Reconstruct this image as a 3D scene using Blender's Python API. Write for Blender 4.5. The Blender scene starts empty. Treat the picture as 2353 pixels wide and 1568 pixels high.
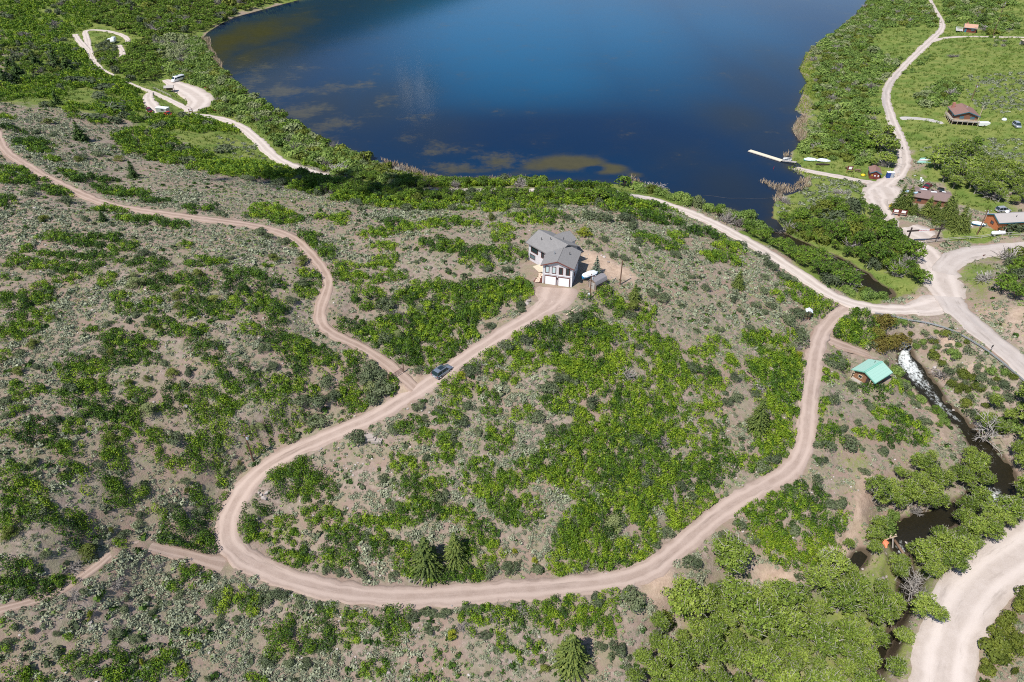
import bpy, bmesh, math, random
import numpy as np
from mathutils import Vector

# ------------------------------------------------------------------ camera, sky, sun, exposure
C = bpy.context.scene.collection
SC = bpy.context.scene
CAM_H = 102.0                      # metres above the lake
PITCH = math.radians(36.6)
FPX = 1568.7                       # 24 mm lens on 36 mm, for a photo 2353 px wide
cam_d = bpy.data.cameras.new("camera"); cam_d.sensor_width = 36.0; cam_d.lens = 24.0
cam_d.clip_start = 1.0; cam_d.clip_end = 6000.0
cam = bpy.data.objects.new("camera", cam_d); C.objects.link(cam)
cam.location = (0, 0, CAM_H); cam.rotation_euler = (math.pi / 2 - PITCH, 0, 0)
SC.camera = cam

SUN_EL = math.radians(56); SUN_AZ = (-0.69, -0.72)      # the sun stands behind the camera's left shoulder
world = bpy.data.worlds.new("World"); SC.world = world; world.use_nodes = True
wn = world.node_tree; wn.nodes.clear()
w_out = wn.nodes.new("ShaderNodeOutputWorld"); w_bg = wn.nodes.new("ShaderNodeBackground")
w_sky = wn.nodes.new("ShaderNodeTexSky"); w_sky.sky_type = 'NISHITA'; w_sky.sun_disc = False
w_sky.sun_elevation = SUN_EL; w_sky.sun_rotation = math.atan2(SUN_AZ[0], SUN_AZ[1])
w_sky.altitude = 2300; w_sky.air_density = 1.0; w_sky.dust_density = 0.6
w_bg.inputs['Strength'].default_value = 0.12
wn.links.new(w_sky.outputs[0], w_bg.inputs[0]); wn.links.new(w_bg.outputs[0], w_out.inputs[0])

sun_d = bpy.data.lights.new("sun", 'SUN'); sun_d.energy = 4.8; sun_d.angle = math.radians(0.5)
sun_d.color = (1.0, 0.955, 0.89)
sun = bpy.data.objects.new("sun", sun_d); C.objects.link(sun)
_l = Vector((-SUN_AZ[0] * math.cos(SUN_EL), -SUN_AZ[1] * math.cos(SUN_EL), -math.sin(SUN_EL)))
sun.rotation_euler = _l.to_track_quat('-Z', 'Y').to_euler(); sun.location = (-200, -200, 400)
SC.cycles.use_denoising = False
SC.cycles.pixel_filter_type = 'BLACKMAN_HARRIS'; SC.cycles.filter_width = 1.05
SC.view_settings.view_transform = 'Standard'; SC.view_settings.look = 'None'
SC.view_settings.exposure = 0.27; SC.view_settings.gamma = 1.0

# ------------------------------------------------------------------ small helpers
rng = np.random.default_rng(7)
def smooth(a, b, x):
    t = np.clip((x - a) / (b - a), 0, 1); return t * t * (3 - 2 * t)
def vnoise(x, y, scale, seed=0):
    x = np.asarray(x, float) / scale; y = np.asarray(y, float) / scale
    xi = np.floor(x).astype(np.int64); yi = np.floor(y).astype(np.int64); fx = x - xi; fy = y - yi
    fx = fx * fx * (3 - 2 * fx); fy = fy * fy * (3 - 2 * fy)
    def h(i, j):
        n = (i * 374761393 + j * 668265263 + seed * 1442695041) & 0xffffffff
        n = ((n ^ (n >> 13)) * 1274126177) & 0xffffffff
        return ((n ^ (n >> 16)) & 0xffff) / 65535.0
    return (h(xi, yi) * (1 - fx) + h(xi + 1, yi) * fx) * (1 - fy) + (h(xi, yi + 1) * (1 - fx) + h(xi + 1, yi + 1) * fx) * fy
def fbm(x, y, scale, seed=0, octs=3):
    s = 0; a = 1; t = 0
    for o in range(octs):
        s = s + a * vnoise(x, y, scale / 2 ** o, seed + o); t += a; a *= .5
    return s / t
CO, SI = math.cos(PITCH), math.sin(PITCH)
def ray(u, v):
    cx = (np.asarray(u, float) - 1176.5) / FPX; cy = (784.0 - np.asarray(v, float)) / FPX
    return cx, CO + SI * cy, -SI + CO * cy
def on_z(u, v, z):
    dx, dy, dz = ray(u, v); t = (z - CAM_H) / dz
    return dx * t, dy * t
def project(x, y, z):
    dep = y * CO - (z - CAM_H) * SI; up = y * SI + (z - CAM_H) * CO
    return 1176.5 + FPX * x / dep, 784 - FPX * up / dep, dep
K_OFF = {k + 1: ((k % 3) * 784.33 + (0, .37, .3)[k % 3], (k // 3) * 522.78) for k in range(9)}
def K(k, pts):
    """points read off one of nine enlargements of the photograph -> photo pixels"""
    ox, oy = K_OFF[k]
    return [(ox + p[0] * .3335, oy + p[1] * .3335) + tuple(q * .3335 for q in p[2:4]) + tuple(p[4:]) for p in pts]

# ------------------------------------------------------------------ heights
CTRL = [(1900,740,0),(1870,850,-1),(1850,1020,-2.5),(1790,1100,-3),(1640,1190,-4),(1480,1320,-5),(1200,1355,-4),(900,1371,-2.5),
 (650,1330,-.5),(520,1240,1.5),(560,1130,3.5),(700,1020,6.5),(850,960,8.5),(1000,870,10.5),(1150,770,13),(1290,690,15),(1250,640,15.3),
 (1320,650,15),(1240,545,15.8),(1330,560,15.5),(1300,490,15),(920,860,11.5),(740,740,16),(700,580,19),(620,530,20),(400,490,22),(220,460,22),(0,330,21),
 (300,350,11),(560,400,9),(650,425,11),(850,465,12),(1050,455,9),(600,340,2),(660,378,2),(400,230,1.8),(250,110,3),(100,150,8),(0,250,17),(60,40,10),(450,60,2.5),
 (100,800,24),(100,1200,15),(300,1300,5),(0,1400,10),(200,1500,5),(700,1500,-3.5),(1200,1500,-8),(1450,1520,-10),(400,800,21),(600,900,15.5),(600,700,20),(850,700,15.5),(950,620,17),(1100,560,17),
 (1300,900,8),(1300,1100,2),(1000,1100,5),(800,1200,2),(1600,900,4.5),(1600,1100,-.5),(1700,700,6),(1500,600,12.5),(1750,600,5),(1500,480,7),(1620,503,2),(1760,580,1.5),(1900,675,.8),(2050,710,.3),
 (2200,280,5),(2225,80,6),(2100,150,3),(2030,290,2),(2353,300,8),(2353,100,9),(2040,420,1.8),(2100,470,2),(2300,510,3),(2130,560,1.2),(2300,572,2),(2353,680,5.5),(2353,740,4),(1900,460,1.2),(1930,250,1.2),
 (2170,650,.6),(2220,730,.2),(2353,840,-.5),(2000,870,-3.5),(2080,930,-6.5),(2000,960,-4),(2000,1060,-4.5),(2060,1090,-6),(1900,1180,-6),(1920,1280,-8),(2170,920,-7.5),(2250,900,-3.5),(2330,960,-5),
 (1980,1340,-11),(1750,1340,-9.5),(1560,1345,-6.5),(1700,1480,-12.5),(2280,1320,-7.5),(2190,1440,-8.5),(2353,1240,-6.5),(2353,1480,-5.5),(2150,1240,-9),(2000,1500,-12.5)]
WORLD_CTRL = [(-560,100,40),(-560,400,60),(-560,750,110),(-420,1080,190),(-120,1150,120),(160,1150,40),(480,1050,40),(600,700,40),(600,400,25),(560,120,10),(320,-40,4),(90,-60,-13),(-140,-40,14),(-330,-40,45),(-200,900,60)]
SHORE_P = [(900,-45),(760,-18),(690,0),(640,13),(600,24),(540,40),(510,55),(482,72),(470,85),(486,96),(487,112),(502,136),(516,162),(540,192),(562,208),(600,234),(640,260),(690,290),(720,310),(760,332),(800,352),(850,368),(890,378),(930,390),(985,404),(1040,414),(1100,412),(1170,412),(1240,418),(1300,420),(1380,420),(1450,424),(1500,434),(1540,452),(1590,468),(1650,480),(1700,492),(1738,510),(1766,516),(1774,496),(1774,472),(1786,452),(1812,447),(1846,436),(1852,416),(1843,404),(1828,394),(1808,386),(1816,374),(1814,352),(1838,330),(1846,318),(1822,306),(1819,296),(1829,278),(1846,268),(1826,254),(1836,230),(1853,190),(1836,163),(1853,123),(1869,107),(1919,77),(1946,53),(1969,33),(1989,7),(2010,-22)]
_sx, _sy = on_z(*np.array(SHORE_P, float).T, 0.0)
SHORE = np.concatenate([np.stack([_sx, _sy], 1), [(330, 760), (300, 880), (180, 960), (0, 960), (-60, 880), (-80, 790)]])

def seg_dist(px, py, poly, closed=True):
    d = np.full(px.shape, 1e9); n = len(poly)
    for i in range(n if closed else n - 1):
        a = poly[i]; b = poly[(i + 1) % n]; ex, ey = b[0] - a[0], b[1] - a[1]
        t = np.clip(((px - a[0]) * ex + (py - a[1]) * ey) / (ex * ex + ey * ey + 1e-9), 0, 1)
        d = np.minimum(d, np.hypot(px - a[0] - t * ex, py - a[1] - t * ey))
    return d
def inside(px, py, poly):
    r = np.zeros(px.shape, bool); n = len(poly)
    for i in range(n):
        a = poly[i]; b = poly[(i + 1) % n]
        if a[1] == b[1]: continue
        r ^= ((a[1] > py) != (b[1] > py)) & (px < (b[0] - a[0]) * (py - a[1]) / (b[1] - a[1]) + a[0])
    return r

GX0, GY0, GS = -600.0, -70.0, 1.25
GNX, GNY = 961, 961
gx = GX0 + GS * np.arange(GNX); gy = GY0 + GS * np.arange(GNY)
GXX, GYY = np.meshgrid(gx, gy)            # [row=y, col=x]
_c = np.array(CTRL, float); _cx, _cy = on_z(_c[:, 0], _c[:, 1], _c[:, 2])
cp = np.concatenate([np.stack([_cx, _cy, _c[:, 2]], 1), np.array(WORLD_CTRL, float)])
def _tps_fit(p, lam=40.0):
    n = len(p); r2 = (p[:, None, 0] - p[None, :, 0]) ** 2 + (p[:, None, 1] - p[None, :, 1]) ** 2
    k = np.where(r2 > 0, r2 * np.log(r2 + 1e-9), 0) * .5 + lam * np.eye(n)
    P = np.stack([np.ones(n), p[:, 0], p[:, 1]], 1)
    A = np.zeros((n + 3, n + 3)); A[:n, :n] = k; A[:n, n:] = P; A[n:, :n] = P.T
    return np.linalg.solve(A, np.concatenate([p[:, 2], [0, 0, 0]]))
_w = _tps_fit(cp)
def tps(x, y):
    z = _w[-3] + _w[-2] * x + _w[-1] * y
    for i in range(len(cp)):
        r2 = (x - cp[i, 0]) ** 2 + (y - cp[i, 1]) ** 2
        z = z + _w[i] * .5 * r2 * np.log(r2 + 1e-9)
    return z
_q = 4                                      # fit on a coarser lattice, then refine
_z = tps(GXX[::_q, ::_q], GYY[::_q, ::_q])
def _up(z, q):
    n = z.shape[0]; xi = np.arange((n - 1) * q + 1) / q
    i0 = np.minimum(xi.astype(int), n - 2); f = xi - i0
    f = f
    z = z[i0] * (1 - f)[:, None] + z[i0 + 1] * f[:, None]
    return z[:, i0] * (1 - f)[None] + z[:, i0 + 1] * f[None]
HZ = _up(_z, _q)
HZ = HZ + (fbm(GXX, GYY, 22, 3) - .5) * 1.6 + (fbm(GXX, GYY, 5, 9, 2) - .5) * .5
SD = seg_dist(GXX, GYY, SHORE); LAKE = inside(GXX, GYY, SHORE)
land = np.where(LAKE, 0, SD)
HZ = np.where(LAKE, -np.minimum(6, .25 + .16 * SD), .12 + (np.where(GYY > 300, np.maximum(HZ, .5), HZ) - .12) * smooth(0, 22, land))
# below the outlet the stream valley may drop under the lake's level; near the shore it may not
HZ = np.where((~LAKE) & (land < 16), np.maximum(HZ, .1 + .01 * land), HZ)
def ground(x, y, grid=None):
    g = HZ if grid is None else grid
    if isinstance(x, float):
        fx = (x - GX0) / GS; fy = (y - GY0) / GS; i = min(max(int(fx), 0), GNX - 2); j = min(max(int(fy), 0), GNY - 2)
        fx = min(max(fx - i, 0), 1); fy = min(max(fy - j, 0), 1); r0 = g[j]; r1 = g[j + 1]
        return float((r0[i] * (1 - fx) + r0[i + 1] * fx) * (1 - fy) + (r1[i] * (1 - fx) + r1[i + 1] * fx) * fy)
    fx = (np.asarray(x, float) - GX0) / GS; fy = (np.asarray(y, float) - GY0) / GS
    i = np.clip(fx.astype(int), 0, GNX - 2); j = np.clip(fy.astype(int), 0, GNY - 2)
    fx = np.clip(fx - i, 0, 1); fy = np.clip(fy - j, 0, 1)
    return (g[j, i] * (1 - fx) + g[j, i + 1] * fx) * (1 - fy) + (g[j + 1, i] * (1 - fx) + g[j + 1, i + 1] * fx) * fy
def at(u, v):
    """where the line of sight through photo pixel (u, v) meets the ground"""
    u = np.atleast_1d(np.asarray(u, float)); v = np.atleast_1d(np.asarray(v, float))
    dx, dy, dz = ray(u, v); dz = np.minimum(dz, -.06)
    z0 = 75.0; t = (z0 - CAM_H) / dz; t1 = (-16 - CAM_H) / dz; st = (t1 - t) / 260
    done = np.zeros(u.shape, bool); res = t1.copy()
    for k in range(261):
        below = CAM_H + dz * t < ground(dx * t, dy * t)
        new = below & ~done; res[new] = t[new]; done |= below; t = t + st
    lo = res - st; hi = res
    for k in range(12):
        m = (lo + hi) / 2; b = CAM_H + dz * m < ground(dx * m, dy * m)
        hi = np.where(b, m, hi); lo = np.where(b, lo, m)
    x, y = dx * hi, dy * hi
    return np.stack([x, y, ground(x, y)], 1)
def pt(u, v):
    dx, dy, dz = (float(q) for q in ray(u, v)); dz = min(dz, -.06); t = -27.0 / dz; t1 = (-16 - CAM_H) / dz; st = (t1 - t) / 200
    while t < t1 and CAM_H + dz * t > ground(dx * t, dy * t): t += st
    lo, hi = t - st, t
    for k in range(14):
        m = (lo + hi) / 2
        if CAM_H + dz * m < ground(dx * m, dy * m): hi = m
        else: lo = m
    return np.array([dx * hi, dy * hi, ground(dx * hi, dy * hi)])
def pxm(p):            # photo pixels per metre and sine/cosine of the downward view at a point
    dep = p[1] * CO - (p[2] - CAM_H) * SI; r = math.sqrt(p[0] ** 2 + p[1] ** 2 + (CAM_H - p[2]) ** 2)
    s = (CAM_H - p[2]) / r
    return FPX / dep, s, math.sqrt(max(1 - s * s, .01))

# ------------------------------------------------------------------ roads and streams: lines of points (photo pixels), half widths in metres
ROADS = [
 ("dirt_driveway", "drive", [(1950,707),(1922,724),(1905,741),(1888,765),(1874,810),(1868,860),(1862,910),(1856,960),(1851,1010),(1840,1055),(1805,1090),(1750,1120),(1690,1153),(1640,1190),(1590,1230),(1540,1275),(1490,1312),(1430,1333),(1350,1343),(1250,1351),(1150,1358),(1050,1366),(950,1371),(880,1371),(800,1362),(720,1347),(650,1326),(590,1300),(545,1275),(521,1245),(519,1205),(535,1160),(565,1112),(610,1070),(660,1042),(720,1016),(800,982),(860,958),(920,921),(970,890),(1020,857),(1070,822),(1130,782),(1190,745),(1240,720),(1275,695)], 2.15),
 ("house_apron", "drive", [(1190,748),(1240,716),(1268,694),(1277,676),(1280,655)], [2.0,2.6,4.6,5.4,5.2]),
 ("dirt_track", "track", [(958,893),(940,877),(920,864),(890,836),(830,796),(770,770),(737,745),(733,715),(745,680),(757,650),(740,615),(715,585),(690,560),(660,540),(620,526),(540,512),(440,500),(330,485),(250,470),(190,448),(130,420),(70,385),(25,357),(3,335),(-8,300),(-30,260)], 1.45),
 ("spur_track", "track", [(525,1300),(480,1292),(440,1280),(380,1268),(330,1252),(300,1250)], [1.9,1.4,1.2,1.2,1.2,.8]),
 ("worn_path", "track", [(-40,1412),(40,1392),(110,1374),(170,1340),(225,1305),(265,1262)], .8),
 ("lakeside_road", "pale", [(430,262),(480,268),(520,276),(548,289),(575,304),(600,330),(625,356),(655,376),(720,398),(800,420),(900,438),(1000,442),(1100,440),(1200,440),(1300,440),(1400,444),(1480,455),(1560,480),(1620,503),(1700,545),(1760,580),(1830,625),(1900,675),(1960,700),(2030,712),(2110,712),(2180,694)], 2.3),
 ("paved_road", "paved", [(2560,560),(2420,562),(2353,566),(2290,572),(2225,581),(2180,602),(2165,640),(2180,690),(2220,733),(2290,790),(2353,843),(2440,915),(2560,1010)], 3.3),
 ("gravel_road", "gravel", [(2178,640),(2150,592),(2110,562),(2060,527),(2025,485),(2008,440),(2040,415),(2073,396),(2079,360),(2066,310),(2046,270),(2034,225),(2040,195),(2070,160),(2110,120),(2140,92),(2164,70),(2166,50),(2155,30),(2138,0),(2125,-25)], [4,3.6,3.2,3,3.4,4,3,2.5,2.5,2.3,2.1,2,1.9,1.9,2,2.4,2,1.5,1.3,1.2,1.2]),
 ("junction_apron", "gravel", [(2085,712),(2130,708),(2165,697),(2190,700)], [2.4,3.6,5.0,4.0]),
 ("junction_mouth", "gravel", [(2130,575),(2150,600),(2163,630),(2172,662),(2190,690)], [3,4.6,5.2,5,3.6]),
 ("gravel_lot", "gravel", [(2010,415),(2030,432),(2045,445),(2050,470)], [3,6,6,4]),
 ("parking_lot", "gravel", [(2085,520),(2110,535),(2140,548)], [4,5.5,4]),
 ("side_road", "gravel", [(2140,96),(2175,86),(2230,84),(2300,86),(2380,88),(2500,92)], 1.5),
 ("boat_ramp_track", "gravel", [(2012,422),(1960,412),(1900,401),(1845,391),(1806,381)], 1.7),
 ("cabin_drive", "grey", [(2068,272),(2110,272),(2145,277),(2168,284)], [2,1.4,2,2.6]),
 ("wide_gravel_road", "gravel", [(2560,1120),(2440,1205),(2353,1268),(2285,1312),(2239,1356),(2207,1402),(2179,1474),(2162,1568),(2160,1680)], 4.6),
 ("cabin_path", "track", [(1892,775),(1930,792),(1970,806),(2000,815)], [2.2,2.0,1.8,1.2]),
 ("camp_lot", "pale", [(378,183),(410,197),(445,215),(465,232),(452,248),(436,256)], [1.5,5,6.5,6,5,3]),
 ("camp_lane", "pale", [(440,254),(415,243),(395,232),(372,222),(345,210),(318,200),(290,187),(250,168),(228,155),(212,135),(204,112),(200,88),(193,70),(215,68),(250,72),(280,80),(297,92),(292,102)], [1.7,1.6,1.6,1.6,1.3,.7,.6,.6,1.2,1.6,1.7,1.7,1.5,1.5,1.6,1.7,1.7,1.2]),
 ("camp_spur", "pale", [(204,118),(190,104),(178,90),(172,78)], 1.7),
 ("camp_bay", "pale", [(345,212),(338,228),(350,243),(364,258)], [1.6,2.6,2.8,2.0]),
 ("camp_pad", "pale", [(272,103),(283,118),(279,136)], 1.5),
]
STREAM = [  # (u, v, half width, water level, foam)
 (1758,512,3.5,-.05,.0),(1778,535,2.2,-.3,.35),(1830,560,2.2,-.7,.1),(1888,588,2.6,-1.2,.0),(1925,608,3.2,-1.3,.0),(1965,632,3.4,-1.4,.0),(2005,655,2.4,-1.5,.0),(2040,678,1.8,-1.7,.3)]
STREAM2 = [(2082,806,0.94,-6.2,1.0),(2078,822,1.87,-6.5,1.0),(2090,845,3.02,-6.8,.95),(2112,872,3.02,-7.2,.75),(2135,902,2.45,-7.7,.6),(2160,930,2.02,-8.2,.65),(2190,958,1.73,-8.8,.6),(2225,990,1.73,-9.4,.4),(2262,1030,2.02,-9.9,.5),(2290,1068,2.45,-10.4,.45),(2302,1102,2.45,-10.7,.1),(2280,1142,2.74,-11.0,.95),(2222,1168,1.87,-11.4,.5),(2168,1190,2.16,-11.6,.3),(2110,1212,2.74,-11.8,.22),(2066,1234,2.59,-12,.25),(2070,1268,0.94,-12.5,.9),(2092,1320,0.86,-13,.3),(2072,1380,0.94,-13.4,.6),(2050,1450,0.86,-13.9,.3),(2010,1560,0.86,-14.4,.2)]
STREAM3 = [(1985,1272,.7,-11.3,0),(1962,1292,1.2,-11.6,0),(1940,1318,.9,-12,0),(1925,1332,.4,-12.1,0)]

def resample(P, W, step):
    P = np.asarray(P, float); W = np.asarray(W, float)
    for _ in range(2):                         # round the corners
        Q = [P[:1]]; V = [W[:1]]
        a, b = P[:-1], P[1:]; wa, wb = W[:-1], W[1:]
        m = np.empty((2 * len(a), P.shape[1])); m[0::2] = .75 * a + .25 * b; m[1::2] = .25 * a + .75 * b
        mw = np.empty((2 * len(a),) + W.shape[1:]); mw[0::2] = .75 * wa + .25 * wb; mw[1::2] = .25 * wa + .75 * wb
        P = np.concatenate([P[:1], m, P[-1:]]); W = np.concatenate([W[:1], mw, W[-1:]])
    s = np.concatenate([[0], np.cumsum(np.hypot(*np.diff(P[:, :2], axis=0).T))])
    k = max(2, int(s[-1] / step)); t = np.linspace(0, s[-1], k)
    f = lambda A: np.stack([np.interp(t, s, A[:, i]) for i in range(A.shape[1])], 1)
    return f(P), (np.interp(t, s, W) if W.ndim == 1 else f(W)), t
def smooth1(a, n):
    for _ in range(n):
        a = np.concatenate([[a[0]], (a[:-2] + a[1:-1] * 2 + a[2:]) / 4, [a[-1]]])
    return a
DROAD = np.full(HZ.shape, 99.0)                # distance outside the nearest road's edge
ZROAD = np.zeros(HZ.shape); DSTR = np.full(HZ.shape, 99.0); ZSTR = np.zeros(HZ.shape)
def stamp(pts, hw, z, D, Z, reach=9):
    for p, w, zz in zip(pts, hw, z):
        R = w + reach
        i0 = max(0, int((p[0] - R - GX0) / GS)); i1 = min(GNX, int((p[0] + R - GX0) / GS) + 2)
        j0 = max(0, int((p[1] - R - GY0) / GS)); j1 = min(GNY, int((p[1] + R - GY0) / GS) + 2)
        if i0 >= i1 or j0 >= j1: continue
        d = np.hypot(GXX[j0:j1, i0:i1] - p[0], GYY[j0:j1, i0:i1] - p[1]) - w
        s = D[j0:j1, i0:i1]; m = d < s; s[m] = d[m]; Z[j0:j1, i0:i1][m] = zz
ROAD_RUNS = []
for name, kind, pts, hw in ROADS:
    w = at(*np.array(pts, float).T)
    hw = np.full(len(pts), hw) if np.isscalar(hw) else np.array(hw, float)
    P, W, S = resample(w[:, :2], hw, 1.0)
    ROAD_RUNS.append([name, kind, P, W, S, None])
for r in ROAD_RUNS:
    r[5] = smooth1(ground(r[2][:, 0], r[2][:, 1]), 40)
    r[5] = np.maximum(r[5], np.where(r[0] == 'boat_ramp_track', -.3, -99))
    stamp(r[2], r[3], r[5], DROAD, ZROAD)
STREAM_RUNS = []
for sname, S0 in (("creek", STREAM), ("creek_rapids", STREAM2), ("side_channel", STREAM3), ("back_pool", [(1575,1498,.3,-12.6,0),(1560,1518,.9,-12.7,0),(1545,1540,.7,-12.8,0),(1530,1560,.3,-12.9,0)])):
    s = np.array(S0, float); x, y = on_z(s[:, 0], s[:, 1], s[:, 3])
    P, W, T = resample(np.stack([x, y], 1), s[:, 2:], 1.0)
    STREAM_RUNS.append((sname, P, W, T)); stamp(P, W[:, 0], W[:, 1], DSTR, ZSTR, 14)
DSTR = DSTR + (fbm(GXX, GYY, 4, 131, 3) - .5) * 2.2
_land = ~LAKE | (DROAD < 0)
w = smooth(8, 0, DSTR); HZ = np.where(_land, HZ * (1 - w) + (ZSTR + .25) * w, HZ)
HZ = np.where((DSTR < .3), np.minimum(HZ, ZSTR - .35), HZ)
w = smooth(5.5, .2, DROAD) * (DSTR > 0.5)
HZ = HZ * (1 - w) + (ZROAD - np.where(DROAD < -.2, .14, .03)) * w
for r in ROAD_RUNS:                             # where two roads meet they share one level
    r[5] = smooth1(ground(r[2][:, 0], r[2][:, 1]), 6) + .12
# building pads are levelled
PADS = []
def pad(u, v, r, z=None):
    p = pt(u, v); zz = p[2] if z is None else z
    d = np.hypot(GXX - p[0], GYY - p[1]); w = smooth(r * 1.5, r * .95, d) * (DROAD > 0)
    global HZ
    HZ = HZ * (1 - w) + zz * w; PADS.append((p[0], p[1], r))
pad(1275, 615, 9.5); pad(1368, 656, 3.2); pad(1998, 862, 5.5); pad(1855, 727, 1.2); pad(2208, 284, 8); pad(2226, 72, 6); pad(2012, 405, 3.5); pad(2135, 462, 7.5); pad(2330, 515, 10)
# ------------------------------------------------------------------ materials
MATS = {}
def new_mat(name):
    m = bpy.data.materials.new(name); m.use_nodes = True; nt = m.node_tree; nt.nodes.clear()
    return m, nt, nt.nodes, nt.links
def out(nt, sh):
    o = nt.nodes.new("ShaderNodeOutputMaterial"); nt.links.new(sh, o.inputs[0])
def noise(nt, scale, detail=4, rough=.6, vec=None):
    n = nt.nodes.new("ShaderNodeTexNoise"); n.inputs['Scale'].default_value = scale
    n.inputs['Detail'].default_value = detail; n.inputs['Roughness'].default_value = rough
    if vec is None:
        g = nt.nodes.new("ShaderNodeNewGeometry"); vec = g.outputs['Position']
    nt.links.new(vec, n.inputs['Vector']); return n.outputs['Fac']
def ramp(nt, fac, stops):
    r = nt.nodes.new("ShaderNodeValToRGB"); el = r.color_ramp.elements
    while len(el) < len(stops): el.new(.5)
    for e, (p, c) in zip(el, stops): e.position = p; e.color = tuple(c) + (1,)
    nt.links.new(fac, r.inputs[0]); return r.outputs[0]
def mixc(nt, fac, a, b, mode='MIX'):
    m = nt.nodes.new("ShaderNodeMix"); m.data_type = 'RGBA'; m.blend_type = mode
    for sock, v in ((m.inputs[0], fac), (m.inputs[6], a), (m.inputs[7], b)):
        if isinstance(v, (int, float)): sock.default_value = v
        elif isinstance(v, tuple): sock.default_value = v + (1,)
        else: nt.links.new(v, sock)
    return m.outputs[2]
def math_(nt, op, a, b=0.0, c=None, clamp=False):
    m = nt.nodes.new("ShaderNodeMath"); m.operation = op; m.use_clamp = clamp
    for s, v in zip(m.inputs, (a, b, c)):
        if v is None: continue
        if isinstance(v, (int, float)): s.default_value = v
        else: nt.links.new(v, s)
    return m.outputs[0]
def attr(nt, name, kind='GEOMETRY'):
    a = nt.nodes.new("ShaderNodeAttribute"); a.attribute_name = name; a.attribute_type = kind; return a.outputs['Fac']
def step(nt, x, lo, hi):
    m = nt.nodes.new("ShaderNodeMapRange"); m.interpolation_type = 'SMOOTHSTEP'
    m.inputs[1].default_value = lo; m.inputs[2].default_value = hi; nt.links.new(x, m.inputs[0]); return m.outputs[0]
def principled(nt, col, rough=.8, metal=0, spec=.3, bump=None, bstr=.3, bdist=.1):
    p = nt.nodes.new("ShaderNodeBsdfPrincipled")
    if isinstance(col, tuple): p.inputs['Base Color'].default_value = col + (1,)
    else: nt.links.new(col, p.inputs['Base Color'])
    if isinstance(rough, (int, float)): p.inputs['Roughness'].default_value = rough
    else: nt.links.new(rough, p.inputs['Roughness'])
    p.inputs['Metallic'].default_value = metal; p.inputs['Specular IOR Level'].default_value = spec
    if bump is not None:
        b = nt.nodes.new("ShaderNodeBump"); b.inputs['Strength'].default_value = bstr; b.inputs['Distance'].default_value = bdist
        nt.links.new(bump, b.inputs['Height']); nt.links.new(b.outputs[0], p.inputs['Normal'])
    return p.outputs[0]
def paint(name, col, rough=.6, metal=0, spec=.4, var=.12, scale=2.0):
    """a plain coat of colour with slight weathering"""
    if name in MATS: return MATS[name]
    m, nt, nd, lk = new_mat(name)
    tc = nd.new("ShaderNodeTexCoord")
    f = noise(nt, scale, 5, .65, tc.outputs['Object'])
    c = mixc(nt, f, tuple(x * (1 - var) for x in col), tuple(min(1, x * (1 + var)) for x in col))
    out(nt, principled(nt, c, rough, metal, spec)); MATS[name] = m; return m
def striped(name, col, dark, axis, per, duty=.1, rough=.7, var=.12):
    """siding, planks, shingle courses: thin darker joints every PER metres along one axis of the object"""
    if name in MATS: return MATS[name]
    m, nt, nd, lk = new_mat(name)
    tc = nd.new("ShaderNodeTexCoord"); sp = nd.new("ShaderNodeSeparateXYZ"); lk.new(tc.outputs['Object'], sp.inputs[0])
    fr = math_(nt, 'FRACT', math_(nt, 'DIVIDE', sp.outputs[axis], per))
    ln = math_(nt, 'LESS_THAN', fr, duty)
    f = noise(nt, 3.0, 5, .7, tc.outputs['Object'])
    c = mixc(nt, f, tuple(x * (1 - var) for x in col), tuple(min(1, x * (1 + var)) for x in col))
    out(nt, principled(nt, mixc(nt, ln, c, dark), rough, bump=math_(nt, 'SUBTRACT', 1.0, ln), bstr=.4, bdist=.02)); MATS[name] = m; return m

def leaf_mat(name, stops, rough=.65, trans=.2, objvar=.5):
    """foliage: leaves of several greens, each plant a little different, light coming through"""
    m, nt, nd, lk = new_mat(name)
    oi = nd.new("ShaderNodeObjectInfo")
    t = attr(nt, "tint")
    t = math_(nt, 'ADD', t, math_(nt, 'MULTIPLY', math_(nt, 'SUBTRACT', oi.outputs['Random'], .5), objvar), clamp=True)
    c = ramp(nt, t, stops)
    p = principled(nt, c, rough, spec=.25)
    tr = nd.new("ShaderNodeBsdfTranslucent"); lk.new(c, tr.inputs[0])
    mx = nd.new("ShaderNodeMixShader"); mx.inputs[0].default_value = trans
    lk.new(p, mx.inputs[1]); lk.new(tr.outputs[0], mx.inputs[2]); out(nt, mx.outputs[0]); MATS[name] = m; return m
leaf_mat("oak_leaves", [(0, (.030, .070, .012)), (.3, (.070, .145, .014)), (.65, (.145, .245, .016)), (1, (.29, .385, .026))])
leaf_mat("dark_oak_leaves", [(0, (.035, .075, .014)), (.5, (.07, .14, .018)), (1, (.14, .22, .025))])
leaf_mat("mahogany_leaves", [(0, (.055, .075, .04)), (.5, (.10, .13, .062)), (1, (.18, .21, .105))])
leaf_mat("sage_leaves", [(0, (.17, .19, .12)), (.5, (.30, .325, .215)), (1, (.44, .465, .315))], trans=.15)
leaf_mat("forb_leaves", [(0, (.16, .24, .07)), (.5, (.26, .35, .11)), (1, (.40, .46, .17))], trans=.2)
leaf_mat("willow_leaves", [(0, (.09, .15, .03)), (.5, (.18, .27, .055)), (1, (.29, .37, .09))])
leaf_mat("pale_willow_leaves", [(0, (.12, .155, .065)), (.5, (.20, .245, .10)), (1, (.30, .33, .16))])
leaf_mat("olive_willow_leaves", [(0, (.07, .095, .015)), (.5, (.135, .17, .024)), (1, (.21, .235, .035))])
leaf_mat("rusty_leaves", [(0, (.12, .09, .02)), (.5, (.18, .15, .03)), (1, (.22, .23, .04))])
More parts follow.
